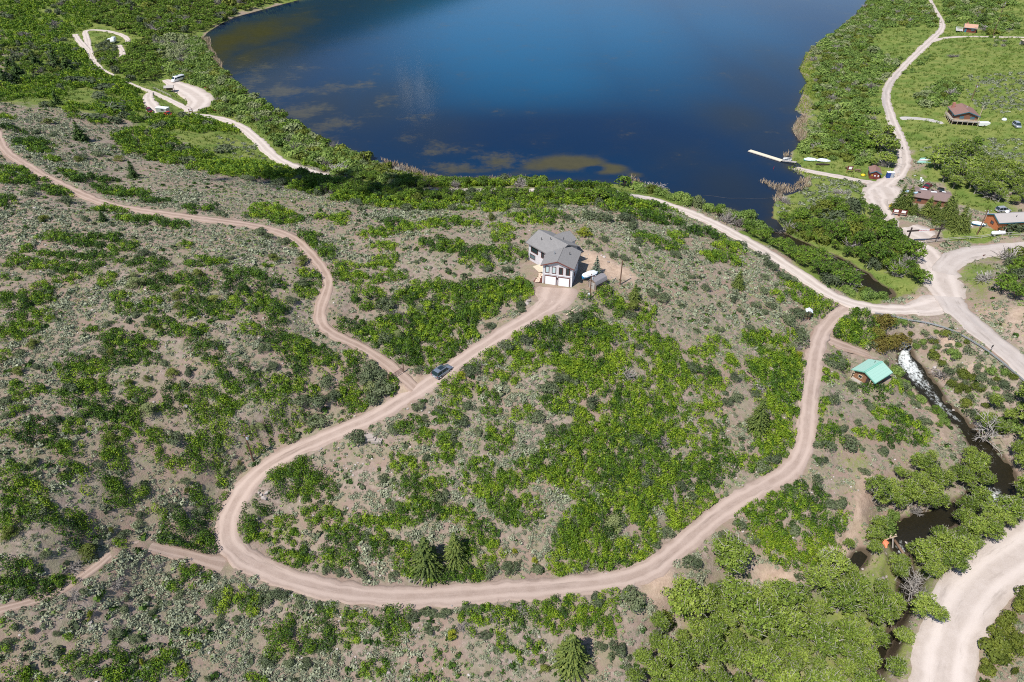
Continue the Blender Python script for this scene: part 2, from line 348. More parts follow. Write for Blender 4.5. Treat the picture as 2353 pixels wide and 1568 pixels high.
leaf_mat("cottonwood_leaves", [(0, (.07, .115, .018)), (.5, (.175, .25, .032)), (1, (.32, .39, .07))])
leaf_mat("valley_tree_leaves", [(0, (.055, .11, .016)), (.5, (.12, .21, .022)), (1, (.21, .305, .03))])
leaf_mat("conifer_needles", [(0, (.045, .075, .016)), (.5, (.105, .145, .028)), (1, (.20, .235, .05))], trans=.1)
leaf_mat("dark_conifer_needles", [(0, (.025, .055, .014)), (.5, (.05, .095, .02)), (1, (.10, .15, .03))], trans=.1)
leaf_mat("blue_spruce_needles", [(0, (.05, .075, .05)), (.5, (.11, .145, .10)), (1, (.2, .235, .17))], trans=.1)
leaf_mat("juniper_leaves", [(0, (.06, .085, .016)), (.5, (.125, .155, .026)), (1, (.21, .235, .045))], trans=.15)
leaf_mat("pale_juniper_leaves", [(0, (.12, .15, .055)), (.5, (.20, .235, .09)), (1, (.30, .325, .13))], trans=.15)
leaf_mat("yellow_juniper_leaves", [(0, (.13, .16, .015)), (.5, (.25, .28, .02)), (1, (.36, .36, .035))], trans=.15)
leaf_mat("grass_blades", [(0, (.09, .145, .028)), (.5, (.16, .225, .04)), (1, (.26, .31, .07))], trans=.3)
leaf_mat("reed_stalks", [(0, (.30, .22, .13)), (.5, (.44, .35, .25)), (1, (.58, .48, .36))], trans=.15)
leaf_mat("green_reed_stalks", [(0, (.10, .15, .02)), (.5, (.19, .25, .03)), (1, (.3, .34, .05))], trans=.2)
leaf_mat("dead_twigs", [(0, (.15, .13, .12)), (.5, (.27, .245, .225)), (1, (.42, .39, .36))], trans=.0)
leaf_mat("pale_bark", [(0, (.22, .19, .16)), (.5, (.36, .33, .29)), (1, (.5, .47, .42))], trans=0)
leaf_mat("brown_bark", [(0, (.06, .045, .035)), (.5, (.11, .085, .065)), (1, (.17, .135, .105))], trans=0)
leaf_mat("stone", [(0, (.20, .165, .145)), (.5, (.33, .285, .26)), (1, (.50, .45, .42))], trans=0, rough=.9)

def link_mesh(name, me, mat=None, parent=None):
    o = bpy.data.objects.new(name, me); C.objects.link(o)
    if mat is not None:
        for m in (mat if isinstance(mat, (list, tuple)) else [mat]):
            me.materials.append(MATS[m] if isinstance(m, str) else m)
    if parent is not None: o.parent = parent
    return o
def grid_mesh(name, X, Y, Z, keep=None):
    nr, nc = X.shape; V = np.stack([X, Y, Z], -1).reshape(-1, 3).astype(np.float32)
    a = np.arange(nr * nc).reshape(nr, nc)
    F = np.stack([a[:-1, :-1], a[:-1, 1:], a[1:, 1:], a[1:, :-1]], -1).reshape(-1, 4)
    if keep is not None:
        F = F[keep[:-1, :-1].ravel() & keep[1:, 1:].ravel() & keep[:-1, 1:].ravel() & keep[1:, :-1].ravel()]
        used = np.unique(F); mp = np.full(nr * nc, -1); mp[used] = np.arange(len(used)); V = V[used]; F = mp[F]
    else: used = None
    return quad_mesh(name, V, F), used
def quad_mesh(name, V, F):
    me = bpy.data.meshes.new(name); me.vertices.add(len(V)); me.vertices.foreach_set("co", np.ascontiguousarray(V, np.float32).ravel())
    n = len(F); k = F.shape[1]; me.loops.add(n * k); me.loops.foreach_set("vertex_index", np.ascontiguousarray(F, np.int32).ravel())
    me.polygons.add(n); me.polygons.foreach_set("loop_start", np.arange(0, n * k, k, dtype=np.int32)); me.polygons.foreach_set("loop_total", np.full(n, k, np.int32))
    me.update(calc_edges=True); return me
def set_attr(me, name, vals, dom='POINT'):
    a = me.attributes.new(name, 'FLOAT', dom); a.data.foreach_set("value", np.ascontiguousarray(vals, np.float32).ravel())
def shade_smooth(me): me.polygons.foreach_set("use_smooth", np.ones(len(me.polygons), bool))

# ------------------------------------------------------------------ ground cover maps: green meadow, pale sand
def poly_w(k, pts): 
    p = np.array(K(k, pts) if k else pts, float); return at(p[:, 0], p[:, 1])[:, :2]
GREEN = np.zeros(HZ.shape); SAND = np.zeros(HZ.shape)
def lay(grid, k, pts, soft=5, amt=1.0):
    P = poly_w(k, pts); x0, y0 = P.min(0) - soft; x1, y1 = P.max(0) + soft
    i0, i1 = np.clip([int((x0 - GX0) / GS), int((x1 - GX0) / GS) + 2], 0, GNX); j0, j1 = np.clip([int((y0 - GY0) / GS), int((y1 - GY0) / GS) + 2], 0, GNY)
    X, Y = GXX[j0:j1, i0:i1], GYY[j0:j1, i0:i1]
    ins = inside(X, Y, P); d = seg_dist(X, Y, P) * np.where(ins, 1, -1)
    g = grid[j0:j1, i0:i1]; np.maximum(g, amt * smooth(-soft, soft, d + (fbm(X, Y, 6, 21) - .5) * soft * 2), out=g)
GREEN[GYY > 560] = 1.0; GREEN[(GYY > 480) & (np.abs(GXX) > 230)] = 1.0
FOREST = np.where(GYY > 650, 1.0, 0.0)
lay(GREEN, 3, [(1240,-20),(1700,-20),(2353,-20),(2500,500),(2500,1000),(2353,1260),(2200,1500),(1900,1420),(1780,1290),(1650,1260),(1600,1100),(1560,1000),(1480,1200),(1280,1260),(1290,1480),(1000,1568),(620,1568),(640,1380),(880,1200),(720,1150),(760,1050),(880,760),(840,560),(900,330)], 6)
lay(GREEN, 6, [(1790,30),(2353,20),(2353,80),(1800,110)], 3)
lay(GREEN, 6, [(1880,230),(2010,190),(2190,180),(2200,330),(2150,560),(2000,520),(1900,400)], 4, .55)
lay(GREEN, 6, [(380,40),(500,-10),(1500,-10),(1560,130),(1700,350),(1560,480),(1350,540),(1150,500),(1000,430),(820,300),(600,140)], 4, .9)
lay(GREEN, 1, [(-20,-20),(2080,-20),(1640,100),(1400,240),(1560,500),(1700,610),(2353,980),(2353,1200),(1900,1130),(1700,1130),(1450,1030),(1130,940),(900,840),(560,760),(0,700)], 8, .8)
lay(GREEN, 1, [(1130,930),(1560,930),(1700,950),(1800,1100),(1480,1120),(1300,1000)], 8, .95)
lay(GREEN, 2, [(-20,1000),(200,1130),(500,1200),(900,1280),(1400,1240),(1900,1220),(2353,1300),(2353,1480),(1900,1330),(1300,1290),(600,1310),(-20,1330)], 6, .8)
lay(GREEN, 6, [(890,0+20),(960,40),(1060,80),(1000,60)], 3, .8)
lay(GREEN, 9, [(870,0),(1250,-20),(1400,20),(1330,120),(1050,110),(930,90)], 4, .45)
lay(GREEN, 5, [(1770,640),(1880,640),(2000,760),(2020,920),(1880,880),(1800,740)], 4, .35)
lay(GREEN, 5, [(1210,260),(1380,220),(1390,380),(1230,360)], 2.5, .3)
lay(GREEN, 5, [(1590,400),(1680,270),(1720,420),(1640,500)], 2, .35)
lay(GREEN, 9, [(1260,480),(1500,420),(2350,100),(2350,500),(1900,780),(1700,1300),(1700,1600),(-50,1600),(-50,1000),(300,880),(900,880),(1180,800)], 6, .55)
lay(SAND, 5, [(1600,120),(1740,180),(1980,280),(2030,340),(1860,360),(1790,320),(1640,260)], 2.5)
lay(SAND, 0, [(905,868),(930,856),(985,868),(1004,884),(925,928),(908,900)], 1.5, .55)
lay(SAND, 9, [(1290,180),(1350,230),(1260,380),(1220,560),(1150,650),(1100,740),(1020,680),(1060,560),(1130,480),(1190,330)], 2.5)
lay(SAND, 9, [(510,770),(700,800),(820,850),(700,950),(560,960),(520,880)], 2.5, .9)
lay(SAND, 9, [(1150,800),(1300,720),(1380,650),(1430,800),(1300,870),(1180,890)], 2, .35)
lay(SAND, 8, [(2040,830),(2250,770),(2353,860),(2353,940),(2150,1000),(2080,900)], 2.5, .8)
lay(SAND, 6, [(1700,1130),(1780,1250),(1860,1480),(1780,1500),(1660,1260),(1560,1130)], 2, .6)
lay(SAND, 6, [(1480,520),(1560,480),(1760,470),(1790,560),(1600,560)], 2, .8)
lay(SAND, 6, [(2040,560),(2200,610),(2353,760),(2353,560),(2200,590)], 3, .7)
lay(SAND, 6, [(1780,730),(1870,760),(1860,900),(1830,890)], 1.5, .8)
lay(SAND, 6, [(1900,940),(2080,920),(2100,990),(1950,1000)], 1.5, .8)
lay(SAND, 3, [(1370,1160),(1530,1140),(1540,1210),(1400,1230)], 1.5, .6)
lay(SAND, 4, [(-20,10),(300,-10),(560,0),(300,40),(-20,60)], 4, .4)
lay(SAND, 3, [(1380,1420),(1450,1440),(1530,1490),(1450,1510),(1400,1480)], 1, .9)

# ------------------------------------------------------------------ the ground, one sheet
m, nt, nd, lk = new_mat("hillside_soil")
f1 = noise(nt, .09, 4, .6); f2 = noise(nt, .9, 6, .72); f3 = noise(nt, 4.5, 3, .7)
soil = ramp(nt, f2, [(.25, (.155, .115, .088)), (.45, (.255, .197, .162)), (.62, (.335, .268, .226)), (.8, (.43, .365, .315))])
soil = mixc(nt, step(nt, f1, .42, .62), soil, mixc(nt, f2, (.24, .165, .13), (.34, .25, .20)))
soil = mixc(nt, math_(nt, 'MULTIPLY', step(nt, f3, .64, .7), .75), soil, (.50, .44, .40))      # pale stones
soil = mixc(nt, math_(nt, 'MULTIPLY', step(nt, f3, .36, .30), .55), soil, (.13, .10, .075))   # dead litter
dry = noise(nt, .35, 5, .7)
soil = mixc(nt, math_(nt, 'MULTIPLY', step(nt, dry, .42, .62), .55), soil, mixc(nt, f3, (.15, .155, .085), (.31, .295, .18)))
sand = ramp(nt, f2, [(.3, (.36, .255, .185)), (.55, (.50, .37, .275)), (.8, (.60, .47, .37))])
col = mixc(nt, attr(nt, "sand"), soil, sand)
g1 = noise(nt, .14, 5, .65); g2 = noise(nt, 1.6, 5, .75)
gr = mixc(nt, step(nt, g1, .35, .65), ramp(nt, g2, [(.3, (.075, .125, .024)), (.55, (.125, .185, .038)), (.8, (.20, .25, .065))]),
          ramp(nt, g2, [(.3, (.14, .17, .04)), (.55, (.21, .235, .065)), (.8, (.31, .31, .12))]))
gf = math_(nt, 'ADD', attr(nt, "green"), math_(nt, 'MULTIPLY', math_(nt, 'SUBTRACT', g2, .5), .9))
col = mixc(nt, step(nt, gf, .3, .6), col, gr)
col = mixc(nt, step(nt, attr(nt, "forest"), .2, .8), col, mixc(nt, step(nt, g2, .3, .7), (.012, .03, .012), (.05, .085, .025)))
col = mixc(nt, step(nt, attr(nt, "mud"), .2, .8), col, (.09, .068, .045))
out(nt, principled(nt, col, .95, spec=.1, bump=math_(nt, 'ADD', f2, math_(nt, 'MULTIPLY', f3, .5)), bstr=.6, bdist=.35)); MATS["hillside_soil"] = m

ys = np.concatenate([np.linspace(-60, 30, 40)[:-1], np.arange(30, 240, .8), np.geomspace(240, 1125, 330)])
ss = np.concatenate([np.linspace(-1.9, -1.0, 40)[:-1], np.linspace(-1.0, 1.0, 560), np.linspace(1.0, 1.9, 40)[1:]])
TX = ss[None, :] * (np.maximum(ys, 30) * .72 + 45)[:, None]; TX = np.clip(TX, -598, 598); TY = np.repeat(ys[:, None], len(ss), 1)
TZ = ground(TX, TY)
keep = np.abs(ss[None, :] * (np.maximum(ys, 30) * .72 + 45)[:, None]) < 640
me, used = grid_mesh("hillside_ground", TX, TY, TZ, keep); shade_smooth(me)
tx, ty = TX.ravel()[used], TY.ravel()[used]
set_attr(me, "green", ground(tx, ty, GREEN)); set_attr(me, "sand", ground(tx, ty, SAND))
set_attr(me, "forest", smooth(0, 1, ground(tx, ty, FOREST)))
set_attr(me, "mud", np.maximum(smooth(2.0, -.2, ground(tx, ty, DSTR)), smooth(1.5, -.5, ground(tx, ty, np.where(LAKE, -SD, SD)))))
o = link_mesh("hillside_ground", me, "hillside_soil"); o["kind"] = "structure"

# ------------------------------------------------------------------ roads
def road_mat(name, a, b, c, track=.6, grit=.5, patch=None):
    m, nt, nd, lk = new_mat(name)
    uv = nd.new("ShaderNodeUVMap"); uv.uv_map = "UVMap"; sp = nd.new("ShaderNodeSeparateXYZ"); lk.new(uv.outputs[0], sp.inputs[0])
    mp = nd.new("ShaderNodeMapping"); mp.inputs['Scale'].default_value = (1, .035, 1); lk.new(uv.outputs[0], mp.inputs[0])
    streak = noise(nt, 2.2, 5, .7, mp.outputs[0])
    f = noise(nt, .35, 5, .65); g = noise(nt, 5, 4, .75)
    col = ramp(nt, math_(nt, 'ADD', math_(nt, 'MULTIPLY', f, .55), math_(nt, 'MULTIPLY', g, .45)), [(.3, a), (.5, b), (.7, c)])
    lat = math_(nt, 'ABSOLUTE', sp.outputs[0])
    rut = math_(nt, 'SUBTRACT', 1.0, step(nt, math_(nt, 'ABSOLUTE', math_(nt, 'SUBTRACT', lat, .45)), .05, .3))
    col = mixc(nt, math_(nt, 'MULTIPLY', rut, track), col, tuple(min(1, x * 1.16) for x in c))
    col = mixc(nt, math_(nt, 'MULTIPLY', step(nt, streak, .52, .72), grit), col, tuple(x * .68 for x in a))
    if patch: col = mixc(nt, math_(nt, 'MULTIPLY', step(nt, noise(nt, .25, 4, .6, mp.outputs[0]), .5, .62), .6), col, patch)
    out(nt, principled(nt, col, .95, spec=.12, bump=math_(nt, 'ADD', g, streak), bstr=.35, bdist=.1)); MATS[name] = m
road_mat("drive", (.29, .215, .175), (.365, .28, .235), (.43, .34, .29), grit=.6)
road_mat("track", (.26, .18, .14), (.335, .245, .195), (.41, .315, .26), grit=.6)
road_mat("pale", (.40, .335, .285), (.48, .41, .36), (.54, .475, .425), grit=.45)
road_mat("gravel", (.37, .31, .265), (.45, .385, .34), (.52, .455, .41), grit=.55, patch=(.30, .275, .26))
road_mat("grey", (.30, .28, .26), (.40, .375, .35), (.48, .455, .43))
road_mat("paved", (.36, .31, .275), (.43, .375, .34), (.49, .44, .405), track=.2, grit=.65, patch=(.29, .265, .255))
for idx, (name, kind, P, W, S, Z) in enumerate(ROAD_RUNS):
    t = np.gradient(P, axis=0); t /= np.linalg.norm(t, axis=1)[:, None] + 1e-9; nrm = np.stack([-t[:, 1], t[:, 0]], 1)
    lat = np.array([-1.06, -1, -.75, -.45, -.15, .15, .45, .75, 1, 1.06])
    jit = lambda s: 1 + (fbm(S, S * 0 + s * 17, 1.7, 40 + idx * 3 + s) - .5) * .6 * min(1, 2 / W.mean()) + (fbm(S, S * 0, 9, 77 + idx * 3 + s) - .5) * .24
    L, R = jit(0), jit(1)
    LW = np.where(lat[None] < 0, L[:, None], R[:, None]) * lat[None] * W[:, None]
    X = P[:, :1] + nrm[:, :1] * LW; Y = P[:, 1:] + nrm[:, 1:] * LW
    ZZ = np.repeat(Z[:, None], len(lat), 1) + .006 * idx + .0 * X
    if name not in ('dirt_driveway', 'paved_road', 'lakeside_road'):
        e = np.minimum(S, S[-1] - S); ZZ -= (.22 * smooth(2.2, 0, e))[:, None]
    ZZ += (fbm(X, Y, 1.5, 5) - .5) * .03
    ZZ[:, 0] -= .35; ZZ[:, -1] -= .35
    me, _ = grid_mesh(name, X, Y, ZZ); shade_smooth(me)
    uvl = me.uv_layers.new(name="UVMap"); vi = np.empty(len(me.loops), np.int32); me.loops.foreach_get("vertex_index", vi)
    U = np.stack([np.repeat(lat[None], len(S), 0).ravel(), np.repeat(S[:, None], len(lat), 1).ravel()], 1)
    uvl.data.foreach_set("uv", U[vi].astype(np.float32).ravel())
    o = link_mesh(name, me, kind); o["kind"] = "structure"

# ------------------------------------------------------------------ lake
m, nt, nd, lk = new_mat("lake_water")
wn1 = noise(nt, .05, 6, .68); wn2 = noise(nt, .3, 5, .7)
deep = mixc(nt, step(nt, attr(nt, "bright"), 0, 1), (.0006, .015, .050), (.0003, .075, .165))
bf = math_(nt, 'ADD', attr(nt, "brown"), math_(nt, 'MULTIPLY', math_(nt, 'SUBTRACT', wn1, .5), 1.1))
deep = mixc(nt, step(nt, bf, -.1, 1.25), deep, mixc(nt, wn2, (.026, .022, .005), (.055, .044, .013)))
deep = mixc(nt, attr(nt, "murk"), deep, (.014, .021, .030))
weed = math_(nt, 'ADD', attr(nt, "weed"), math_(nt, 'ADD', math_(nt, 'MULTIPLY', math_(nt, 'SUBTRACT', wn1, .5), 3.0), math_(nt, 'MULTIPLY', math_(nt, 'SUBTRACT', wn2, .5), 1.0)))
colw = mixc(nt, math_(nt, 'MULTIPLY', step(nt, weed, .32, 1.1), .7), deep, mixc(nt, wn2, (.05, .045, .022), (.10, .086, .045)))
colw = mixc(nt, step(nt, math_(nt, 'ADD', attr(nt, "shelf"), math_(nt, 'MULTIPLY', math_(nt, 'SUBTRACT', wn1, .5), .8)), .3, .8), colw, mixc(nt, wn2, (.045, .041, .016), (.078, .067, .026)))
mp = nd.new("ShaderNodeMapping"); g_ = nd.new("ShaderNodeNewGeometry"); lk.new(g_.outputs['Position'], mp.inputs[0]); mp.inputs['Scale'].default_value = (1, 1.6, 1)
rip = noise(nt, .9, 3, .6, mp.outputs[0])
pr = principled(nt, colw, .09, spec=.10, bump=rip, bstr=.05, bdist=.2); out(nt, pr); MATS["lake_water"] = m
lx = np.arange(-330, 420, 2.5); ly = np.concatenate([np.arange(150, 620, 2.0), np.arange(620, 985, 6)])
LX, LY = np.meshgrid(lx, ly)
lin = inside(LX, LY, SHORE); ld = seg_dist(LX, LY, SHORE) * np.where(lin, 1, -1)
me, used = grid_mesh("lake_water", LX, LY, LX * 0, ld > -7)
lu, lv, _d = project(LX.ravel()[used], LY.ravel()[used], 0.0 * LX.ravel()[used]); ldd = ld.ravel()[used]
LXu, LYu = LX.ravel()[used], LY.ravel()[used]
def blob_w(blobs, soft=1.0):
    """colour patches (lake bed, painted sky reflection) as ellipses laid out on the water's plane"""
    r = np.zeros(len(LXu))
    for u, v, ru, rv, a in blobs:
        x, y = on_z(u, v, 0); x1, _ = on_z(u + ru, v, 0); _, y1 = on_z(u, v - rv, 0); _, y0 = on_z(u, v + rv, 0)
        q = ((LXu - x) / abs(x1 - x)) ** 2 + ((LYu - y) / (abs(y1 - y0) / 2)) ** 2
        r = np.maximum(r, a * np.exp(-q * soft))
    return r
set_attr(me, "weed", blob_w([(640,215,60,40,.9),(590,170,50,36,.7),(680,180,60,36,.55),(740,215,60,30,.6),(700,255,70,40,.8),(760,290,70,35,.8),(560,150,60,50,.3),(840,195,60,25,.5),(860,250,70,30,.5),(880,225,60,30,.4),(950,280,50,22,.5),(930,320,50,16,.7),(1000,345,60,16,.6),(1060,380,80,18,.8),(1150,365,70,20,.9),(620,180,50,30,.4)]))
set_attr(me, "shelf", np.maximum(blob_w([(1140,372,60,18,.6),(1090,392,70,10,.6),(1310,375,95,22,1.1),(1240,385,60,16,.8),(1400,388,55,16,.95),(1455,402,30,10,.7),(1200,400,120,8,.5)]) - blob_w([(1370,388,26,6,.7)]), 0))
set_attr(me, "brown", np.clip(np.maximum(blob_w([(530,92,60,50,1.1),(600,75,70,45,1),(660,62,60,38,.75),(500,140,30,36,.9),(570,135,60,40,.8),(640,120,60,40,.6)], 1.0), .6 * np.exp(-np.maximum(ldd, 0) / 4)), 0, 1))
set_attr(me, "murk", np.clip(blob_w([(620,190,90,60,.9),(740,250,110,70,.9),(860,240,120,70,.75),(980,300,110,60,.5),(1700,270,90,45,.9),(1750,200,90,70,.6),(1760,330,70,60,.6),(1680,430,120,70,.75),(1600,380,120,60,.4),(1790,150,70,60,.5)]), 0, 1))
set_attr(me, "bright", np.clip(blob_w([(1180,60,260,120,1),(1250,160,220,80,.75),(1400,60,220,110,.8),(1650,60,180,90,.55),(1000,130,120,50,.5)], .7) - blob_w([(1250,300,350,50,.4)]), 0, 1))  # blue gradient: water tone by depth plus sky and hill reflection put into colour
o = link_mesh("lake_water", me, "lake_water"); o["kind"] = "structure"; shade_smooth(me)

# ------------------------------------------------------------------ streams
m, nt, nd, lk = new_mat("creek_water")
uv = nd.new("ShaderNodeUVMap"); uv.uv_map = "UVMap"; mp = nd.new("ShaderNodeMapping"); mp.inputs['Scale'].default_value = (1, .30, 1); lk.new(uv.outputs[0], mp.inputs[0])
fo = math_(nt, 'ADD', math_(nt, 'MULTIPLY', noise(nt, 1.1, 7, .75, mp.outputs[0]), .65), math_(nt, 'MULTIPLY', noise(nt, 3.2, 5, .8, mp.outputs[0]), .35)); rp = noise(nt, 2.5, 4, .7)
ff = math_(nt, 'ADD', fo, math_(nt, 'MULTIPLY', math_(nt, 'SUBTRACT', attr(nt, "foam"), .45), .62))
ff = math_(nt, 'SUBTRACT', ff, math_(nt, 'MULTIPLY', step(nt, noise(nt, 1.3, 5, .7), .45, .62), .16))
wcol = mixc(nt, rp, (.006, .007, .005), (.03, .023, .010))
wcol = mixc(nt, step(nt, ff, .50, .80), wcol, (.70, .73, .71))
out(nt, principled(nt, wcol, .18, spec=.5, bump=math_(nt, 'ADD', rp, fo), bstr=.5, bdist=.25)); MATS["creek_water"] = m
for sname, P, W, T in STREAM_RUNS:
    t = np.gradient(P, axis=0); t /= np.linalg.norm(t, axis=1)[:, None] + 1e-9; nrm = np.stack([-t[:, 1], t[:, 0]], 1)
    lat = np.linspace(-1.25, 1.25, 11)
    X = P[:, :1] + nrm[:, :1] * lat * W[:, :1]; Y = P[:, 1:] + nrm[:, 1:] * lat * W[:, :1]
    Z = np.repeat(W[:, 1:2], 11, 1) + (fbm(X, Y, 1.2, 61) - .5) * .5 * W[:, 2:3]
    me, _ = grid_mesh(sname, X, Y, Z); shade_smooth(me)
    fm = W[:, 2:3] * (1 - .55 * np.abs(lat)[None] ** 2) * np.ones_like(X)
    set_attr(me, "foam", fm.ravel())
    uvl = me.uv_layers.new(name="UVMap"); vi = np.empty(len(me.loops), np.int32); me.loops.foreach_get("vertex_index", vi)
    U = np.stack([(lat * W[:, :1]).ravel(), np.repeat(T[:, None], 11, 1).ravel()], 1)
    uvl.data.foreach_set("uv", U[vi].astype(np.float32).ravel())
    o = link_mesh(sname, me, "creek_water"); o["kind"] = "structure"
# ------------------------------------------------------------------ foliage builders
def unit(v): return v / (np.linalg.norm(v, axis=-1, keepdims=True) + 1e-9)
def leaf_quads(r, cen, nrm, size, tint, aspect=1.0, up=0.0):
    """one small leaf spray per centre: a bent four-cornered face"""
    n = len(cen); nrm = unit(nrm)
    a = r.normal(size=(n, 3)); a[:, 2] += up * 3
    t = unit(a - nrm * (a * nrm).sum(1, keepdims=True)); b = np.cross(nrm, t)
    size = np.broadcast_to(size, (n,))[:, None] * .5
    k = r.uniform(.65, 1.35, (n, 4, 1))
    V = np.stack([cen + t * size * aspect * k[:, 0], cen + b * size * k[:, 1], cen - t * size * aspect * k[:, 2], cen - b * size * k[:, 3]], 1)
    return V, np.clip(tint, 0, 1)
class Fol:
    def __init__(s): s.V = []; s.T = []
    def add(s, VT): s.V.append(VT[0]); s.T.append(VT[1])
    def arrays(s): return np.concatenate(s.V), np.concatenate(s.T)
    def mesh(s, name):
        V, T = s.arrays(); return fol_mesh(name, V, T)
def fol_mesh(name, V, T):
    n = len(V); me = quad_mesh(name, V.reshape(-1, 3), np.arange(4 * n).reshape(n, 4)); set_attr(me, "tint", T, 'FACE'); return me
def sticks(r, A, B, w0, w1, tint):
    """tapering twigs as two crossed strips each"""
    d = unit(B - A); s = unit(np.cross(d, r.normal(size=d.shape))); q = np.cross(d, s)
    w0 = np.broadcast_to(w0, (len(A),))[:, None]; w1 = np.broadcast_to(w1, (len(A),))[:, None]
    V = np.concatenate([np.stack([A - x * w0, A + x * w0, B + x * w1, B - x * w1], 1) for x in (s, q)])
    return V, np.concatenate([tint, tint])
def dome(r, cen, rad, s, cover, tint, squash=.85, low=-.25, jag=.3, aspect=1.0, up=0.0, spread=.38):
    """leaf sprays over the upper shell of one rounded lobe"""
    n = max(5, int(cover * 5.2 * rad * rad / (s * s)))
    d = r.normal(size=(n, 3)); d = unit(d); d[:, 2] = np.where(d[:, 2] < low, -d[:, 2], d[:, 2])
    rr = rad * (1 - jag * r.random(n) ** 1.5)
    p = cen + d * rr[:, None] * np.array([1, 1, squash])
    nn = d + r.normal(size=(n, 3)) * spread
    return leaf_quads(r, p, nn, s * r.uniform(.75, 1.3, n), tint + r.normal(size=n) * .13, aspect, up)

def thicket(r, rx, ry, h, s, rot=0.0, dens=1.0, fill=1.5, base=.5, lr=None, skew=None):
    lr = lr or float(np.clip(.30 * min(rx, ry), .45, .95)); n = max(4, int(fill * rx * ry / (lr * lr)))
    a = r.random(n) * 6.283; q = np.sqrt(r.random(n)); ph = r.random(3) * 6.283
    wob = 1 + .17 * np.sin(3 * a + ph[0]) + .12 * np.sin(5 * a + ph[1]) + .08 * np.sin(9 * a + ph[2])
    x = rx * q * wob * np.cos(a); y = ry * q * wob * np.sin(a)
    c, t = math.cos(rot), math.sin(rot); x, y = x * c - y * t, x * t + y * c
    hz = h * (1 - .42 * q ** 2) * r.uniform(.42, 1.12, n); rad = lr * r.uniform(.65, 1.25, n)
    tn = base + r.normal(size=n) * .22
    F = Fol()
    for i in range(n):
        cz = max(hz[i] - rad[i] * .8, .15)
        F.add(dome(r, np.array([x[i], y[i], cz]), rad[i], s, dens * .85, tn[i], squash=.9))
        m = int(dens * 2.2 * rad[i] * hz[i] / (s * s))
        if q[i] > .45 and m > 0:                  # leaves down to the ground on the outside
            an = r.random(m) * 6.283; zz = r.random(m) ** .8 * hz[i] * .9
            pc = np.stack([x[i] + np.cos(an) * rad[i] * .85, y[i] + np.sin(an) * rad[i] * .85, zz], 1)
            F.add(leaf_quads(r, pc, np.stack([np.cos(an), np.sin(an), r.random(m) * .6], 1) + r.normal(size=(m, 3)) * .4, s * r.uniform(.7, 1.2, m), tn[i] + r.normal(size=m) * .12))
    return F, (x, y, hz)
def thicket_stems(r, xyz, k, h):
    x, y, hz = xyz; n = len(x); i = r.integers(0, n, k)
    A = np.stack([x[i] * .9 + r.normal(size=k) * .2, y[i] * .9 + r.normal(size=k) * .2, np.full(k, -.1)], 1)
    B = np.stack([x[i] + r.normal(size=k) * .35, y[i] + r.normal(size=k) * .35, hz[i] * r.uniform(.75, 1.14, k)], 1)
    M = A + (B - A) * r.uniform(.5, .7, (k, 1)) + r.normal(size=(k, 3)) * .12
    Cc = M + unit(r.normal(size=(k, 3)) + np.array([0, 0, .8])) * (h * .25)
    F = Fol(); t = r.uniform(.2, .9, k)
    F.add(sticks(r, A, M, .05, .035, t)); F.add(sticks(r, M, B, .035, .012, t)); F.add(sticks(r, M, Cc, .025, .01, t)); return F

# ------------------------------------------------------------------ book-keeping of plants: a cover map, landmarks, labels
OCC = (DROAD < .3) | LAKE | (DSTR < .5)
for x, y, r_ in PADS: OCC |= np.hypot(GXX - x, GYY - y) < r_ * .92
def occupied(x, y):
    i = np.clip(((np.asarray(x) - GX0) / GS + .5).astype(int), 0, GNX - 1); j = np.clip(((np.asarray(y) - GY0) / GS + .5).astype(int), 0, GNY - 1)
    return OCC[j, i]
VEG = np.zeros(HZ.shape, bool)
def mark(x, y, r_, grid=None):
    g = VEG if grid is None else grid
    i0 = int((x - r_ - GX0) / GS); i1 = int((x + r_ - GX0) / GS) + 2; j0 = int((y - r_ - GY0) / GS); j1 = int((y + r_ - GY0) / GS) + 2
    if i0 < 0 or j0 < 0 or i1 >= GNX or j1 >= GNY: return
    g[j0:j1, i0:i1] |= np.hypot(GXX[j0:j1, i0:i1] - x, GYY[j0:j1, i0:i1] - y) < r_
PLANTS = []      # dict(kind, p, rx, ry, h, look, ...)
def on_road(p, r_): return ground(p[0], p[1], DROAD) < r_
def off_road(p, r_):
    for _ in range(14):
        d = ground(float(p[0]), float(p[1]), DROAD)
        if d > r_: break
        g = np.array([ground(float(p[0]) + 1.5, float(p[1]), DROAD) - ground(float(p[0]) - 1.5, float(p[1]), DROAD), ground(float(p[0]), float(p[1]) + 1.5, DROAD) - ground(float(p[0]), float(p[1]) - 1.5, DROAD)])
        p = p + np.append(g / (np.linalg.norm(g) + 1e-6) * .6, 0)
    p[2] = ground(float(p[0]), float(p[1])); return p
def add_blob(kind, u, v, ru, rv, h, **kw):
    """a bush that shows in the photograph as an oval RU x RV about (u, v): its foot stands lower than its middle"""
    p = pt(u, v); k, s, c = pxm(p)
    v2 = v + .38 * h * k * c
    p = pt(u, v2); k, s, c = pxm(p)
    if kind != 'oak': p = off_road(p, ru / k * .75)
    rx = ru / k * (1.25 if kind == 'oak' else 1.1); ry = max((rv - .30 * h * k * c) / (k * s), rx * .55)
    ry = min(ry, rx * 1.9)
    PLANTS.append(dict(kind=kind, p=p, rx=rx, ry=ry, h=h, k=k, **kw)); mark(p[0], p[1], (rx + ry) * .5)
